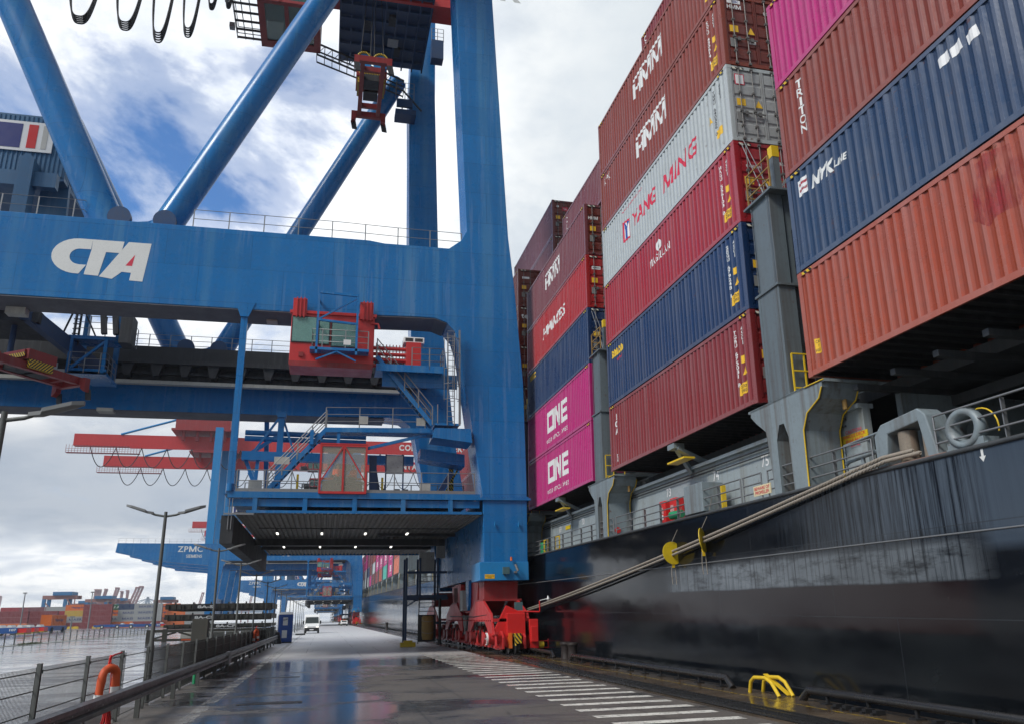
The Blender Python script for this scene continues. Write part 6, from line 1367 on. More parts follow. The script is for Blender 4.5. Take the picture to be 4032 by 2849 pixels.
for x in (10.2, 10.55): mb.tube([(x, 19.1, .01), (x, 19.0, .26), (x, 18.82, .36), (x, 18.3, .38), (x, 18.05, .30), (x, 17.75, .01)], .045, 10)
mb.build('hoop', 'yellow', t); mb = MB(); mb.bar((10.55, 18.9, .42), (10.55, 17.9, .02), .12, .02); mb.build('brace_strap', 'yellow', t)
# ================================================================== LANDWARD SIDE OF THE ROAD
GX = -3.65
gr = thing('guardrail', 'long galvanised crash barrier along the left side of the wet road', 'guardrail', (GX, 40, 0))
def guard(ya, yb):
    mb = MB(); pf = [(-.02, .40), (.06, .43), (.07, .50), (-.0, .535), (-.0, .575), (.07, .61), (.06, .68), (-.02, .71)]
    n = max(1, int((yb-ya)/4))
    for i in range(n):
        a = ya+(yb-ya)*i/n; b_ = ya+(yb-ya)*(i+1)/n+.12; e = .004*(i % 2)
        vs = [(GX+px+e, y, pz) for y in (a, b_) for px, pz in pf]; mb.add(vs, [(j, j+1, j+9, j+8) for j in range(7)], False)
        mb.add([(GX+px+e-.005, y, pz) for y in (a, b_) for px, pz in pf], [(j, j+8, j+9, j+1) for j in range(7)])
    mb.build('rail', 'galvwet', gr)
MT['galvwet'] = paint('wet dull galvanised rail', (.20, .20, .195), .32, .5, .3, metal=.75, scale=2, scol=(.1, .1, .1))
guard(3, 35.2); guard(36.0, 74)
mb = MB(); mb.box((GX-.05, 35.15, .28), (GX+.1, 36.05, .74)); mb.build('rail_joint', 'galv', gr)
for i in range(18):
    y = 10.8+i*4.3 if i < 6 else 36.2+(i-6)*3.6
    if y > 75: break
    mb = MB(); mb.box((GX-.07, y-.05, 0), (GX-.015, y+.05, .68)); mb.box((GX-.12, y-.008, 0), (GX-.07, y+.008, .68)); mb.build('post', 'post', gr)
mb = MB()
for i in range(12): mb.box((GX+.003, 7.1+i*.9, .55), (GX+.012, 7.13+i*.9, .575))
mb.build('bolt', 'white', gr)
# double rod mesh fence with flat posts
FX = -4.08
fc = thing('mesh_fence', 'dark green rod mesh fence panels behind the crash barrier', 'fence', (FX, 40, 0))
mb = MB(); mb2 = MB()
for i in range(0, 26):
    y0 = 8.5+i*2.6; y1 = y0+2.6
    if i in (4,): continue_mesh = False
    for z in (.08, .38, .68, .98, 1.24): mb2.bar((FX+.02, y0, z), (FX+.02, y1, z), .012, .016)
    y = y0
    while y < y1-.01:
        if not (19.6 < y < 22.5): mb.add([(FX-.003, y-.003, .04), (FX+.003, y+.003, .04), (FX+.003, y+.003, 1.30), (FX-.003, y-.003, 1.30)], [(0, 1, 2, 3)])
        y += .05 if y < 45 else .15
mb.build('vertical_rods', 'post', fc); mb2.build('twin_rods', 'post', fc)
for i in range(0, 27):
    y = 8.5+i*2.6; mb = MB(); mb.box((FX+.03, y-.04, 0), (FX+.09, y+.04, 1.36)); mb.box((FX+.02, y+.04, 1.22), (FX+.10, y+.07, 1.27)); mb.build('post', 'post', fc)
mb = MB()
for i, y in enumerate((28.3, 30.9, 33.5, 36.1, 38.7, 41.3, 43.9, 46.5, 49.1, 51.7, 54.3, 56.9, 59.5, 62.1)):
    if i == 0: mb.add([(FX-.02, y+.9, 1.28), (FX-.02, y+2.6, 1.28), (FX-.02, y+2.6, .1), (FX-.05, y+1.2, .5)], [(0, 1, 2, 3)])
    else:
        mb.add([(FX-.02-.02*math.sin(k*1.3), y+2.6*k/6, z) for k in range(7) for z in (.06, 1.28)], [(2*k, 2*k+1, 2*k+3, 2*k+2) for k in range(6)])
mb.build('privacy_mesh', paint('dark shade netting', (.035, .04, .038), .9, .5, .3), fc)
def lifebuoy(x, y, z, lb):
    t = thing('lifebuoy', lb, 'lifebuoy', (x, y, z-.85), 'lifebuoys hung on the fence')
    r0 = .075; n = 30       # a soft horseshoe buoy folded over its line: both legs hang down, facing the road
    ax = Vector((.62, .78, 0)).normalized(); c0 = Vector((x+.05, y, z-.22)); pts = []
    for i in range(n):
        u = i/(n-1)
        if u < .36: f = u/.36; p = (-.155-.05*(1-f), -.52+f*.52)
        elif u > .64: f = (u-.64)/.36; p = (.145+.01*f, -.46*f)
        else: a = math.pi-(u-.36)/.28*math.pi; p = (.150*math.cos(a), .14*math.sin(a))
        pts.append(c0+ax*p[0]+Vector((0, 0, p[1])))
    mb = MB(); mb.tube(pts, r0, 16, True, [r0*(.8 if i in (0, n-1) else 1.0+.05*math.sin(i*.9)) for i in range(n)]); mb.build('ring', 'lifeorange', t)
    for k in (1, 23):
        mb = MB(); mb.tube([pts[min(n-1, k+j)] for j in range(4)], r0*1.10, 16); mb.build('white_band', 'offwhite', t)
    mb = MB(); mb.tube([(x, y+.05, z-.02), (x+.02, y+.0, z+.1), (x+.03, y+.25, z+.14), (x+.02, y+.9, z+.16)], .018, 6); mb.tube([(x+.05, y-.05, z+.05), (x+.06, y+.02, z-.1), (x+.03, y+.22, z-.3), (x+.04, y+.24, z-.6)], .012, 5)
    random.seed(5)
    for k in range(16):
        a, b_ = random.uniform(-.16, .16), random.uniform(-.1, .1); mb.tube([(x+.06+b_*.3, y+a*.5, z-.70), (x+.08+b_*.5, y+a, z-.95), (x+.05+b_, y+a*1.4, z-1.22)], .012, 5)
    mb.tube([(x+.03, y+.03*math.cos(k), z+.09+.05*math.sin(k)) for k in range(9)], .018, 5); mb.build('throwing_line', 'redbright', t)
lifebuoy(FX+.16, 17.35, 1.18, 'orange lifebuoy with tangled red line, closest one hung on the mesh fence'); lifebuoy(FX+.16, 52.5, 1.42, 'small orange lifebuoy on the dark screened stretch of fence')
mb = MB(); mb.tube([(FX+.25, 28.2, .05), (FX+.25, 28.2, .42)], .055, 12); tag(mb.build('marker_tube', 'green'), 'short bright green tube standing by the barrier posts', 'marker')
# street lamps
LYS = [11.0, 22.9, 34.6, 43.8, 54, 65, 75.6, 86, 98, 110, 122, 134, 146, 158, 172, 186]
def lamp():
    t = thing('street_lamp', '', 'street lamp', (0, 0, 0), 'double armed street lamps along the quay road')
    mb = MB(); mb.tube([(0, 0, 0), (0, 0, 1.25), (0, 0, 1.3), (0, 0, 1.45), (0, 0, 4.7)], .1, 14, True, [.105, .10, .10, .062, .048]); mb.build('pole', 'post', t)
    for s in (-1, 1):
        mb = MB(); mb.tube([(s*.02, 0, 4.58), (s*.3, 0, 4.62), (s*.42, 0, 4.66)], .03, 8); mb.build('arm', 'post', t)
        mb = MB(); mb.poly([(s*.36, -.06, 4.64), (s*.55, -.09, 4.66), (s*.58, -.15, 4.69), (s*1.0, -.13, 4.80), (s*1.16, -.04, 4.83), (s*1.16, .04, 4.83), (s*1.0, .13, 4.80), (s*.58, .15, 4.69), (s*.55, .09, 4.66), (s*.36, .06, 4.64)], (0, 0, .055)); h_ = mb.build('lamp_head', 'lamphead', t)
        mb = MB(); mb.quad((s*.62, -.11, 4.697), (s*.98, -.1, 4.792), (s*.98, .1, 4.792), (s*.62, .11, 4.697)); mb.build('lamp_lens', 'lens', h_)
    return t
MT['lamphead'] = paint('grey lamp casing', (.22, .225, .22), .45, .3); MT['lens'] = paint('pale lamp lens', (.42, .43, .42), .2, .2)
L0_ = lamp()
for i, y in enumerate(LYS):
    o = L0_ if i == 0 else copy_tree(L0_)
    o.location = (-4.22, y, 0)
    if i == 0:
        yn = 10.4; yn *= (4.7-CAMH)/(atY(11, 922, yn).z-CAMH); o.location = (atY(11, 922, yn).x, yn, 0); o.scale = (.85, .85, 1)
    o['label'] = ('grey double armed street lamp cut by the left picture edge' if i == 0 else 'grey double armed street lamp rising beside the mesh fence, tallest whole one in view' if i == 1 else 'grey double armed street lamp, %s of the row behind the tallest one' % (ORD+['fourteenth', 'fifteenth'])[i-2])
# portable toilet
x0, y0 = -3.2, 75.0
t = thing('portable_toilet', 'blue portable toilet cabin with white roof beside the barrier', 'portable toilet', (x0, y0, 0))
mb = MB(); mb.box((x0-.55, y0, .08), (x0+.62, y0+1.15, 2.35)); mb.build('cabin', paint('blue plastic', (.015, .085, .38), .35, .2), t, bev=.05)
mb = MB(); mb.poly([(x0-.62, y0-.05, 2.35), (x0+.66, y0-.05, 2.35), (x0+.5, y0+.1, 2.55), (x0-.45, y0+.1, 2.55)], (0, 1.2, 0)); mb.build('roof', 'white', t)
mb = MB(); mb.box((x0-.62, y0+.02, .1), (x0-.555, y0+1.1, 2.3)); mb.build('side_wall', 'white', t)
mb = MB(); mb.box((x0-.36, y0-.03, .2), (x0+.46, y0-.002, 2.2)); d_ = mb.build('door', paint('deep blue plastic', (.012, .07, .30), .35, .2), t, bev=.01)
mb = MB(); mb.box((x0-.18, y0-.036, 1.45), (x0+.22, y0-.031, 2.1)); mb.box((x0-.22, y0-.036, .42), (x0+.20, y0-.031, 1.05)); mb.build('poster', 'offwhite', d_)
lettering('DIXI', (x0+.02, y0-.040, 1.92), (1, 0, .25), (-.25, 0, 1), .14, 'ldark', d_, wd=.36, bold=.03)
mb = MB(); mb.box((x0-.55, y0-.06, 0), (x0+.62, y0+1.2, .08)); mb.build('skid', 'black', t)
mb = MB(); mb.poly([(-4.05, 72.6, .02), (-3.3, 72.6, .02), (-3.55, 72.6, .95), (-3.85, 72.6, .95)], (0, .9, 0)); tag(mb.build('ballast_foot', 'grime', bev=.03), 'dark wedge shaped weight at the end of the crash barrier', 'weight')
# white panel van
def van():
    x, y = -1.55, 122.0; k = 1.06
    t = thing('panel_van', 'white high roof panel van facing us on the left of the road', 'van', (x, y, 0))
    f = lambda a, b_, c: (x+a*k, y+b_*k, c*k)
    mb = MB(); pf = [(0.0, .45), (-.05, .95), (.75, 1.22), (1.45, 2.15), (1.9, 2.42), (5.6, 2.45), (5.7, .45)]
    mb.prism([(a*k, c*k) for a, c in pf], (x-1.0*k, y, 0), (0, 1, 0), (0, 0, 1), (2.0*k, 0, 0)); mb.build('body', 'white', t, bev=.06)
    mb = MB(); mb.poly([f(-.88, .80, 1.30), f(.88, .80, 1.30), f(.80, 1.36, 2.06), f(-.80, 1.36, 2.06)], (0, -.03, .02)); mb.build('windscreen', 'carglass', t)
    mb = MB(); mb.box(f(-.95, -.12, .28), f(.95, .05, .72)); mb.build('bumper', 'black', t, bev=.03)
    mb = MB(); mb.box(f(-.26, -.15, .42), f(.26, -.13, .54)); mb.build('number_plate', 'white', t)
    for s in (-1, 1):
        mb = MB(); mb.poly([f(s*.92, -.04, .78), f(s*.55, -.06, .80), f(s*.75, .3, 1.06), f(s*.96, .35, 1.06)], (0, -.03, .01)); mb.build('headlight', 'headl', t)
        mb = MB(); mb.box(f(s*1.12-.1, 1.0, 1.2), f(s*1.12+.1, 1.1, 1.6)); mb.build('mirror', 'black', t)
        for yy in (.95, 4.6): mb = MB(); mb.tube([f(s*.98, yy, .34), f(s*.74, yy, .34)], .35*k, 18); mb.build('wheel', 'tyre', t)
MT['headl'] = emit('lit head lamp', (1, .95, .85), 2.2)
van()
def car(label, x, y):
    t = thing('parked_car', label, 'car', (x, y, 0))
    mb = MB(); mb.prism([(0, .35), (0, .8), (.9, .95), (1.6, 1.45), (3.2, 1.48), (4.1, .95), (4.3, .4)], (x-.88, y, 0), (0, 1, 0), (0, 0, 1), (1.76, 0, 0)); mb.build('body', 'white', t, bev=.05)
    mb = MB(); mb.poly([(x-.72, y+1.0, .98), (x+.72, y+1.0, .98), (x+.62, y+1.52, 1.38), (x-.62, y+1.52, 1.38)], (0, -.03, .02)); mb.build('windscreen', 'carglass', t)
    mb = MB(); mb.box((x-.86, y-.05, .3), (x+.86, y, .5)); mb.box((x-.5, y-.06, .52), (x+.5, y-.01, .66)); mb.build('bumper', 'black', t)
    for s in (-1, 1):
        mb = MB(); mb.box((x+s*.7-.14, y-.03, .62), (x+s*.7+.14, y+.02, .76)); mb.build('headlight', 'offwhite', t)
        for yy in (.75, 3.4): mb = MB(); mb.tube([(x+s*.9, y+yy, .32), (x+s*.68, y+yy, .32)], .32, 14); mb.build('wheel', 'tyre', t)
    mb = MB(); mb.box((x-.4, y+2.0, 1.49), (x+.4, y+2.2, 1.6)); mb.build('roof_beacon', 'orange', t)
car('white car with roof beacon far down the wet road', 5.6, 232); 
# trolley trestle beside the van
t = thing('crowd_barrier', 'grey steel crowd barriers leaning together left of the white van', 'barrier', (-3.2, 112, 0))
mb = MB()
for i in range(14): x = -4.0+i*.13; mb.bar((x, 112, .1), (x, 112.05, 1.25), .03)
for z in (.12, .7, 1.25): mb.bar((-4.05, 112, z), (-2.2, 112, z), .05)
mb.build('bars', 'galv', t); mb = MB(); mb.box((-3.4, 111.2, .0), (-2.2, 112.6, .18)); mb.build('base', 'grime', t)
# stacked hatch covers on a trestle frame
HC = {'8A-S': (2.92, 3.52, 'topmost'), '8A-CS': (1.98, 2.56, 'middle'), '8A-CP': (1.26, 1.66, 'lowest')}
HYc = 84.0
for nm, (z0, z1, w_) in HC.items():
    x0, x1 = -14.6, -4.9
    t = thing('hatch_cover', 'dark brown steel hatch cover with white stencilled code, %s of the stack' % w_, 'hatch cover', ((x0+x1)/2, HYc, z0), 'stacked hatch covers')
    mb = MB(); mb.box((x0, HYc, z0+.12), (x1, HYc+9, z1)); mb.box((x0+.3, HYc-.02, z0), (x1-.5, HYc+9, z0+.12))
    for k in range(22): xx = x0+.2+k*.44; mb.box((xx, HYc-.10-.05*(k % 3 == 0), z0+.14), (xx+(.32 if k % 3 else .12), HYc, z1-.06))
    for k in range(6): xx = x0+.8+k*1.6; mb.box((xx, HYc+.1, z1), (xx+.12, HYc+.3, z1+.16))
    mb.build('panel', 'brownplate', t)
    xc = -11.0 if nm != '8A-CP' else -9.0
    mb = MB(); mb.box((xc-1.1, HYc-.20, z0+.14), (xc+1.1, HYc-.16, z1-.04)); b_ = mb.build('code_plate', 'grime', t)
    lettering(nm, (xc, HYc-.205, (z0+z1)/2+.02), (1, 0, 0), (0, 0, 1), .26, 'offwhite', b_, wd=.36*len(nm), bold=.04)
t = thing('trestle', 'olive brown steel trestle frame carrying the stacked hatch covers', 'trestle', (-9.8, HYc, 0))
mb = MB()
for x in (-16.0, -5.4): mb.box((x, HYc-.2, 0), (x+.45, HYc+.2, 1.24))
mb.box((-16.0, HYc-.12, .98), (-4.9, HYc+.12, 1.24)); mb.box((-16, HYc-.12, .20), (-4.9, HYc+.12, .42)); mb.bar((-15.5, HYc, .4), (-13.4, HYc, 1.0), .16); mb.bar((-13.2, HYc, 1.0), (-11.2, HYc, .4), .16); mb.bar((-8, HYc, .4), (-6.4, HYc, 1.0), .14)
for x in (-16, -5.4): mb.box((x, HYc+7.8, 0), (x+.45, HYc+8.2, 1.24))
mb.build('beams', 'brownplate', t); mb = MB(); mb.box((-12.9, HYc-.14, .24), (-11.6, HYc-.125, .38)); mb.build('sticker', 'lifeorange', t)
for i in range(7):
    mb = MB(); x = -14.6+i*1.5; mb.poly([(x, HYc+10, 0), (x+1.4, HYc+10, 0), (x+1.35, HYc+10, .86), (x+.05, HYc+10, .86)], (0, 1.0, 0)); tag(mb.build('concrete_block', 'concrete', bev=.03), 'pale concrete block behind the trestle, %s from the left' % ORD[i].replace('nearest', 'first'), 'concrete block', 'concrete blocks behind the hatch covers')
mb = MB(); mb.box((-6.75, 46.9, 0), (-5.95, 47.5, 2.04)); o = mb.build('service_pillar', 'brownplate', bev=.02); tag(o, 'tall olive steel service pillar behind the screened fence', 'pillar')
mb = MB(); mb.box((-5.949, 47.0, .1), (-5.935, 47.4, 1.95)); o['org'] = (0, 0, 0)
# far yard fence
t = thing('yard_fence', 'low grey wire fence crossing the wet yard', 'fence', (-29.2, 100, 0), 'fences')
mb = MB(); mbp = MB()
for i in range(44):
    y = 78+i*2.6; x = -29.3+.004*(y-90)
    if i < 30: m_ = MB(); m_.bar((x, y, 0), (x, y, 1.2), .09); m_.build('post', 'post', t)
for z in (.12, 1.15, .65): mb.bar((-29.35, 78, z), (-29.0, 156, z), .025)
y = 78
while y < 156: mb.add([(-29.3+.004*(y-90), y, .1), (-29.3+.004*(y-90), y+.02, .1), (-29.3+.004*(y-90), y+.02, 1.15), (-29.3+.004*(y-90), y, 1.15)], [(0, 1, 2, 3)]); y += .22
mb.build('wires', 'galv', t)
mb = MB(); mb.box((-29.6, 70, 0), (-28.9, 170, .05)); tag(mb.build('kerb', 'concrete'), kind='structure')
random.seed(11); mb = MB()
for i in range(500):
    y = random.choice((93, 95.5, 97))+random.gauss(0, .8); x = -29.2+random.gauss(0, .15); h = random.uniform(.08, .28); a = random.uniform(0, 6.3); mb.add([(x, y, .04), (x+.05*math.cos(a), y+.05*math.sin(a), .04), (x+.1*math.cos(a+1), y+.1*math.sin(a+1), h)], [(0, 1, 2)])
tag(mb.build('weeds', paint('dull weeds', (.06, .09, .03), .8, .3)), kind='stuff')
# ================================================================== THE YARD
def agv(label, x1, y, num, load=None):
    t = thing('transport_vehicle', label, 'transport vehicle', (x1-7, y+1.4, 0), 'driverless transport vehicles in the yard')
    x0 = x1-14.5
    mb = MB(); mb.box((x0, y, .55), (x1-1.5, y+2.8, 1.35)); mb.box((x0+2, y+.1, 1.35), (x1-.4, y+2.7, 1.5)); mb.build('chassis', 'agvblue', t)
    mb = MB(); mb.box((x1-1.5, y+.1, .62), (x1, y+2.7, 1.40)); mb.build('nose', 'redbright', t)
    mb = MB(); mb.box((x1-1.5, y+.0, .35), (x1+.05, y+2.8, .62)); mb.build('bumper', 'hazard', t)
    mb = MB(); mb.box((x1-2.9, y-.02, .5), (x1-1.45, y+2.82, 1.42)); mb.build('number_panel', 'agvblue', t)
    for xx in (x1-6.0, x0+3):
        mb = MB(); mb.tube([(xx, y-.05, .62), (xx, y+.6, .62)], .68, 20); w_ = mb.build('wheel', 'tyre', t)
        mb = MB(); mb.tube([(xx, y-.09, .62), (xx, y-.05, .62)], .34, 16); mb.build('rim', 'offwhite', w_)
    for xx in (x1-1.2, x1-4.5): mb = MB(); mb.prism([(0, 0), (1.0, 0), (.7, .45), (.2, .45)], (xx-.5, y+.1, 1.5), (1, 0, 0), (0, 0, 1), (0, 2.6, 0)); mb.build('corner_guide', 'offwhite', t)
    lettering(num, (x1-2.15, y-.03, 1.12), (1, 0, 0), (0, 0, 1), .42, 'offwhite', t, wd=1.1, bold=.03)
MT['agvblue'] = paint('vehicle blue paint', (.012, .085, .30), .4, .3)
for i, (num, y, lb) in enumerate((('107', 165, 'first'), ('111', 181, 'second'), ('109', 199, 'third'))):
    agv('blue flat driverless transporter with red nose and number %s' % num, -51.5-i*3.6, y, num)
agv('blue driverless transporter waiting beyond the brown hatch covers', -57, 330, '84'); agv('blue driverless transporter beside the green topped stack', -72, 352, '95')
t = thing('transport_vehicle', 'blue transporter carrying the single orange container', 'transport vehicle', (-66.3, 232, 0), 'driverless transport vehicles in the yard')
mb = MB(); mb.box((-67.7, 223, .5), (-64.9, 238, 1.6)); mb.build('chassis', 'agvblue', t)
for y in (226, 235):
    for x in (-67.9, -65.2): mb = MB(); mb.tube([(x, y, .62), (x+.5, y, .62)], .62, 16); mb.build('wheel', 'tyre', t)
def ycont(label, mat, x, y, z, L0=CL, along='x', txt=None, tm='ldark', wd=5.0):
    me = cmesh('simple', CL, 2.6); o = bpy.data.objects.new('container', me); sc.collection.objects.link(o)
    if len(me.materials) == 0: me.materials.append(None)
    o.material_slots[0].link = 'OBJECT'; o.material_slots[0].material = MT[mat]; o.scale = (1, L0/CL, 1)
    # local -X face is the long side; turn it to face the road
    o.location = (x, y, z); o.rotation_euler = (0, 0, R(90) if along == 'x' else R(180))
    tag(o, label, 'container', 'containers stacked in the yard'); o['org'] = (0, 0, 0)
    if txt:
        vs, fs, w0, h0 = textmesh(txt, .03, 0); c = corr_paint(o, [(CL/2-xx*wd/w0, 1.3+yy*1.0/h0) for xx, yy in vs], fs, tm, lift=.01)
    return o
o = ycont('orange container riding on the blue transporter in the yard', 'c_hlorange', -64.9, 237, 1.6, along='y'); lettering('Hapag-Lloyd', (.2, -6, 1.3), (0, -1, 0), (0, 0, 1), .8, 'ldark', None, wd=5.0) if False else None
mb = MB(); vs, fs, w0, h0 = textmesh('Hapag-Lloyd', .02, 0); me_ = None
mb.add([(-64.88, 231+xx*6.2/w0, 2.9+yy*.95/h0) for xx, yy in vs], fs); x_ = mb.build('lettering', 'ldark'); x_.location = x_.location; 
cw = o.matrix_basis.inverted(); m4 = cw @ x_.matrix_basis; x_.parent = o; x_.matrix_basis = m4
YS = 425.0
g2 = lambda zx: zx*.5694/5.4075
cols = [(-150, 'outermost left', [('c_hlorange', 'Hapag-Lloyd'), ('c_grey', 'MAERSK'), ('c_red', 'HAMBURG SUD')]), (470, 'second from the left', [('c_hlorange', 'Hapag-Lloyd'), ('c_maroon', None), ('c_maroon', None)]), (960, 'behind the lone orange container', [('c_maroon', None), ('c_maroon', None), ('c_maroon', None)]),
        (1395, 'right of the lone orange container', [('c_maroon', None), ('c_pale', None), ('c_red', None)]), (1690, 'with the yellow container', [('c_maroon', None), ('c_grey', 'MAERSK'), ('c_yellow', None), ('c_hlorange', 'Hapag-Lloyd')]), (2110, 'plain maroon four high', [('c_maroon', None), ('c_maroon', None), ('c_maroon', None), ('c_maroon', None)]),
        (2510, 'topped by a green container', [('c_hlorange', None), ('c_grey', 'MAERSK'), ('c_hlorange', 'Hapag-Lloyd'), ('c_green', 'U A S C')]), (2810, 'topped by a navy container', [('c_hlorange', None), ('c_grey', 'MAERSK'), ('c_grey', 'MAERSK'), ('c_navy', None)]), (3170, 'just left of the tall lamp', [('c_maroon', None), ('c_grey', 'MAERSK'), ('c_grey', 'MAERSK'), ('c_grey', 'MAERSK')]), (3500, 'just right of the tall lamp', [('c_hlorange', None), ('c_hlorange', 'Hapag-Lloyd'), ('c_hlorange', 'Hapag-Lloyd'), ('c_hlorange', 'Hapag-Lloyd')]),
        (3840, 'glimpsed orange between the hatch covers', [('c_hlorange', None), ('c_hlorange', None), ('c_hlorange', None)]), (4250, 'glimpsed grey between the hatch covers', [('c_grey', None), ('c_red', None), ('c_grey', None)])]
for k, (zx, where, ts) in enumerate(cols):
    xc = atY(g2(zx), 1400, YS).x
    yy = YS-(14 if k < 2 else (k % 3)*3)
    for i, (m, tx) in enumerate(ts):
        nmm = {'c_hlorange': 'orange', 'c_yellow': 'yellow', 'c_green': 'green'}.get(m, CN.get(m, 'plain'))
        ycont('%s container in the %s layer of the yard stack %s' % (nmm, TN[i], where), m, xc+CL/2, yy, 2.62*i, txt=tx, tm='ldark' if m in ('c_hlorange', 'c_grey') else 'offwhite', wd=8 if tx == 'MAERSK' else 7)
# plain second row so the yard reads deep
for k, (zx, where, m) in enumerate(((250, 'behind the left end of the yard stacks', 'c_red'), (650, 'rising behind the second yard stack', 'c_plum'), (1180, 'rising behind the lone orange container', 'c_grey'))):
    ycont('%s container topping the row %s' % (CN[m], where), m, atY(g2(zx), 1400, YS+40).x+6, YS+40, 7.86)
    for j in range(3): pass
# block stacking cranes over the yard
def rmg(label, px, pxr, ptop, Y, shade):
    a = atY(px, ptop, Y); b_ = atY(pxr, ptop, Y); H = a.z; x0, x1 = a.x, b_.x
    t = thing('yard_crane', label, 'crane', ((x0+x1)/2, Y, 0), 'rail mounted cranes over the yard')
    mb = MB(); w_ = (x1-x0)
    for x in (x0, x0+w_*.62):
        for dy_ in (0, 9): mb.box((x, Y+dy_, 0), (x+w_*.10, Y+dy_+1.6, H*.80))
    mb.build('leg', 'blueyard', t)
    mb = MB(); mb.box((x0, Y, H*.80), (x1, Y+1.8, H*.90)); mb.box((x0, Y+8.5, H*.80), (x1, Y+10.3, H*.90)); mb.build('girder', 'yardrust', t)
    mb = MB(); mb.box((x0+w_*.30, Y-1, H*.90), (x0+w_*.86, Y+11, H)); mb.build('trolley_house', 'blueyard', t)
    mb = MB(); mb.bar((x0+w_*.1, Y, H*.7), (x0+w_*.35, Y, H*.45), .5); mb.bar((x0+w_*.72, Y, H*.8), (x0+w_*.95, Y, H*.5), .5); mb.bar((x0+w_*.95, Y, H*.45), (x0+w_*.95, Y, H*.8), .5); mb.build('brace', 'yardrust', t)
MT['blueyard'] = paint('yard crane blue', (.03, .16, .34), .5, .3); MT['yardrust'] = paint('yard crane brown red', (.30, .14, .12), .6, .3)
rmg('blue yard crane with brown girder above the maroon stacks', 97, 174, 1326, 520, 0); rmg('blue yard crane behind the orange and yellow stack', 192, 262, 1335, 560, 0); rmg('low blue yard crane between the two taller ones on the left', 160, 215, 1346, 640, 0); rmg('blue yard crane above the green topped stack', 222, 287, 1340, 600, 0); rmg('blue yard crane just right of the tall street lamp', 345, 395, 1337, 560, 0)
# quay cranes of the neighbouring terminal, booms raised
def harbour(label, px, pt, Y, lean, sc_=1.0):
    b_ = atY(px, pt, Y); H = b_.z; x = b_.x; t = thing('harbour_crane', label, 'crane', (x, Y, 0), 'far harbour cranes with raised booms')
    W_ = H*.05*sc_; mb = MB()
    fx = x-lean*H*.35; fz = H*.42
    for dy_ in (0, W_*2): mb.bar((fx, Y+dy_, fz), (x, Y+dy_, H), W_*.45); mb.bar((fx-lean*W_*2.2, Y+dy_, fz), (x-lean*W_*.6-W_*.9, Y+dy_, H), W_*.45)
    for i in range(5): f = .15+i*.2; mb.bar((fx+(x-fx)*f, Y, fz+(H-fz)*f), (fx-lean*W_*2.2+(x-fx)*f, Y, fz+(H-fz)*(f+.06)), W_*.3)
    mb.box((x-W_*1.4, Y-W_, H*.985), (x+W_*.3, Y+W_, H*1.02)); mb.build('boom', 'farrust', t)
    mb = MB(); mb.bar((fx-H*.28, Y, fz), (fx+H*.05, Y, fz), W_*1.2)
    for xx in (fx-H*.25, fx): mb.bar((xx, Y, 0), (xx, Y, fz*1.25), W_*.9)
    mb.bar((fx-H*.12, Y, fz*1.6), (fx, Y, fz), W_*.5); mb.bar((fx-H*.12, Y, fz*1.6), (fx-H*.25, Y, fz), W_*.5); mb.build('portal', 'farrust', t)
MT['farrust'] = paint('far crane rust red', (.33, .17, .17), .7, .3)
for px, pt, ln, sc__, lb in ((218, 1321, .2, 1, 'leftmost small'), (226, 1321, .2, 1, 'second small'), (240, 1320, .35, 1, 'third small'), (266, 1317, .4, 1.2, 'fourth, thicker'), (275, 1325, .1, 1, 'fifth, upright'), (288, 1323, .1, 1, 'sixth, upright'), (312, 1316, .55, 1.3, 'tall leaning, left of a close pair'), (320, 1314, .55, 1.3, 'tall leaning, right of a close pair'), (457, 1328, .4, 1, 'small one behind the hatch covers'), (2, 1336, .1, 1, 'one at the extreme left edge'), (567, 1330, .3, 1, 'small one under the second white letters')):
    harbour('distant rust red harbour crane with raised boom, %s' % lb, px, pt, 1300, ln, sc__)
MT['farblue'] = paint('far steel blue', (.16, .22, .30), .8, .2)
# cable stayed bridge in the distance
p = atY(332, 1337, 2400); t = thing('cable_bridge', 'distant cable stayed bridge between the far harbour cranes', 'bridge', (p.x, 2400, 0))
mb = MB(); H = p.z
for s in (-1, 1): mb.bar((p.x+s*14, 2400, 10), (p.x, 2400, H), 5)
mb.build('pylon', 'farblue', t); mb = MB(); mb.box((p.x-330, 2398, 22), (p.x+330, 2404, 28)); mb.build('deck', 'farblue', t)
mb = MB()
for s in (-1, 1):
    for k in range(1, 5): mb.bar((p.x, 2400, H-4), (p.x+s*k*34, 2400, 28), 1.3)
mb.build('stay_cable', 'farblue', t)
# slim lighting masts of the yard
for k, (px, pt, Y) in enumerate(((57, 1327, 380), (208, 1325, 400), (162, 1380, 330), (362, 1345, 450), (242, 1345, 420), (285, 1350, 430))):
    b_ = atY(px, pt, Y); t = thing('light_mast', 'slim grey lighting mast standing among the yard stacks, %s from the left' % ['first', 'third', 'second', 'sixth', 'fourth', 'fifth'][k], 'light mast', (b_.x, Y, 0), 'yard lighting masts')
    mb = MB(); mb.tube([(b_.x, Y, 0), (b_.x, Y, b_.z)], .28, 8, True, [.32, .2]); mb.build('pole', 'galv', t); mb = MB(); mb.box((b_.x-.7, Y-.3, b_.z-.5), (b_.x+.7, Y+.3, b_.z)); mb.build('lamp_ring', 'galv', t)
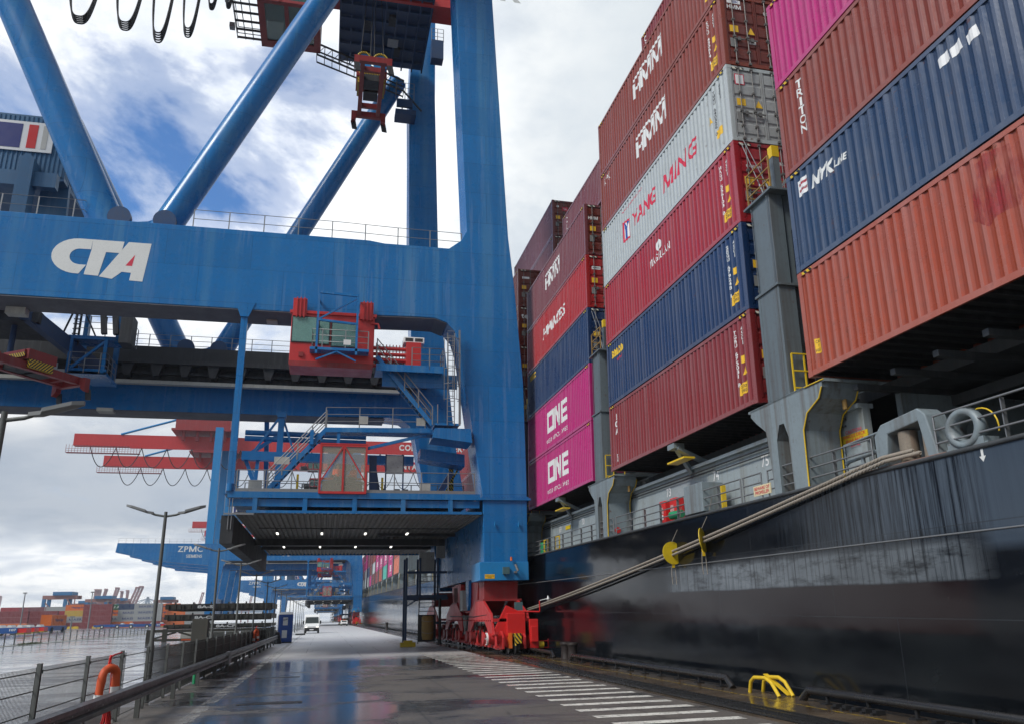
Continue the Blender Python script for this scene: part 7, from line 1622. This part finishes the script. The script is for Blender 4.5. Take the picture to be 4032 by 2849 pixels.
# low straddle blocks (yellow feet under the stacks)
for k, zx in enumerate((1490, 1610, 2020, 2110)):
    x = atY(g2(zx), 1400, YS-16).x; mb = MB(); mb.poly([(x-1.2, YS-16, 0), (x+1.2, YS-16, 0), (x+.8, YS-16, .9), (x-.8, YS-16, .9)], (0, 1.5, 0)); tag(mb.build('buffer_block', 'yellow'), 'yellow buffer block at the foot of the yard stacks, %s from the left' % ['first', 'second', 'third', 'fourth'][k], 'buffer block', 'yellow buffer blocks')
# ================================================================== THE OTHER QUAY CRANES
mb = MB(); mb.box((-76, 53.0, 49.8), (62, 55.6, 53.4)); mb.box((-60, 52.9, 49.2), (62, 53.2, 49.8)); bm_far = mb.mesh('boom_girder', crane['org']); bm_far.materials.append(MT['red'])
vs, fs, w0, h0 = textmesh('CONTAINER TERMINAL ALTENWERDER', .035, 0); mb = MB(); mb.add([(46+xx*49/w0, 52.97, 51.55+yy*2.0/h0) for xx, yy in vs], fs); bt_far = mb.mesh('lettering', crane['org']); bt_far.materials.append(MT['offwhite'])
mb = MB()
for k in range(17):
    xa = -71+k*7.2; pts = [(xa+7.2*i/12, 52.6, 49.3-6.0*(1-(2*i/12-1)**2)) for i in range(13)]
    mb.tube(pts, .14, 5)
fest_far = mb.mesh('festoon_cable', crane['org']); fest_far.materials.append(MT['black'])
for i, (dy_, lb) in enumerate(((206, 'blue crane with red boom and white lettered cantilever, second along the quay'), (241, 'blue crane with red boom right behind the second one, partly hidden by it'), (440, 'small blue crane seen through the portal of the second one'), (490, 'faint small blue crane behind the one in the portal'), (640, 'farthest blue crane at the end of the road'))):
    c = copy_tree(crane); c.location = crane.location + Vector((0, dy_, 0)); c['label'] = lb
    drop = []
    for k in list(sc.objects):
        if k.parent is not c: continue
        n = k.name.split('.')[0]
        if n == 'boom_girder':
            k.data = bm_far; k.location.z += 3.4
            for q in sc.objects:
                if q.parent is k: q.data = bt_far
        elif n == 'festoon_cable': k.data = fest_far; k.location.z += 3.4
        elif n in ('machine_hall', 'hall_stilt', 'stay_brace', 'boom_gallery'): k.location.z += 3.4
        elif n in ('patch_panel', 'deck_plate'): drop.append(k)
    for k in drop: bpy.data.objects.remove(k)
# damp air over the harbour
mb = MB(); mb.box((-2620, -520, -13), (2620, 3120, 90)); hz_ = mb.build('haze', 'haze' if 'haze' in MT else 'white')
mh = bpy.data.materials.new('damp air'); mh.use_nodes = True; mh.node_tree.nodes.clear()
vo = N(mh.node_tree, 'ShaderNodeVolumePrincipled'); vo.inputs['Color'].default_value = (.80, .86, .92, 1); vo.inputs['Density'].default_value = .00018; vo.inputs['Anisotropy'].default_value = .2
L(mh.node_tree, vo.outputs[0], N(mh.node_tree, 'ShaderNodeOutputMaterial').inputs['Volume']); hz_.data.materials[0] = mh; tag(hz_, kind='stuff')
sc.cycles.volume_bounces = 1; sc.cycles.volume_max_steps = 64
# ------------------------------------------------------------------ tidy
for o in sc.objects:
    for k in ('org', 'tmp'):
        if k in o: del o[k]
bpy.context.view_layer.update()
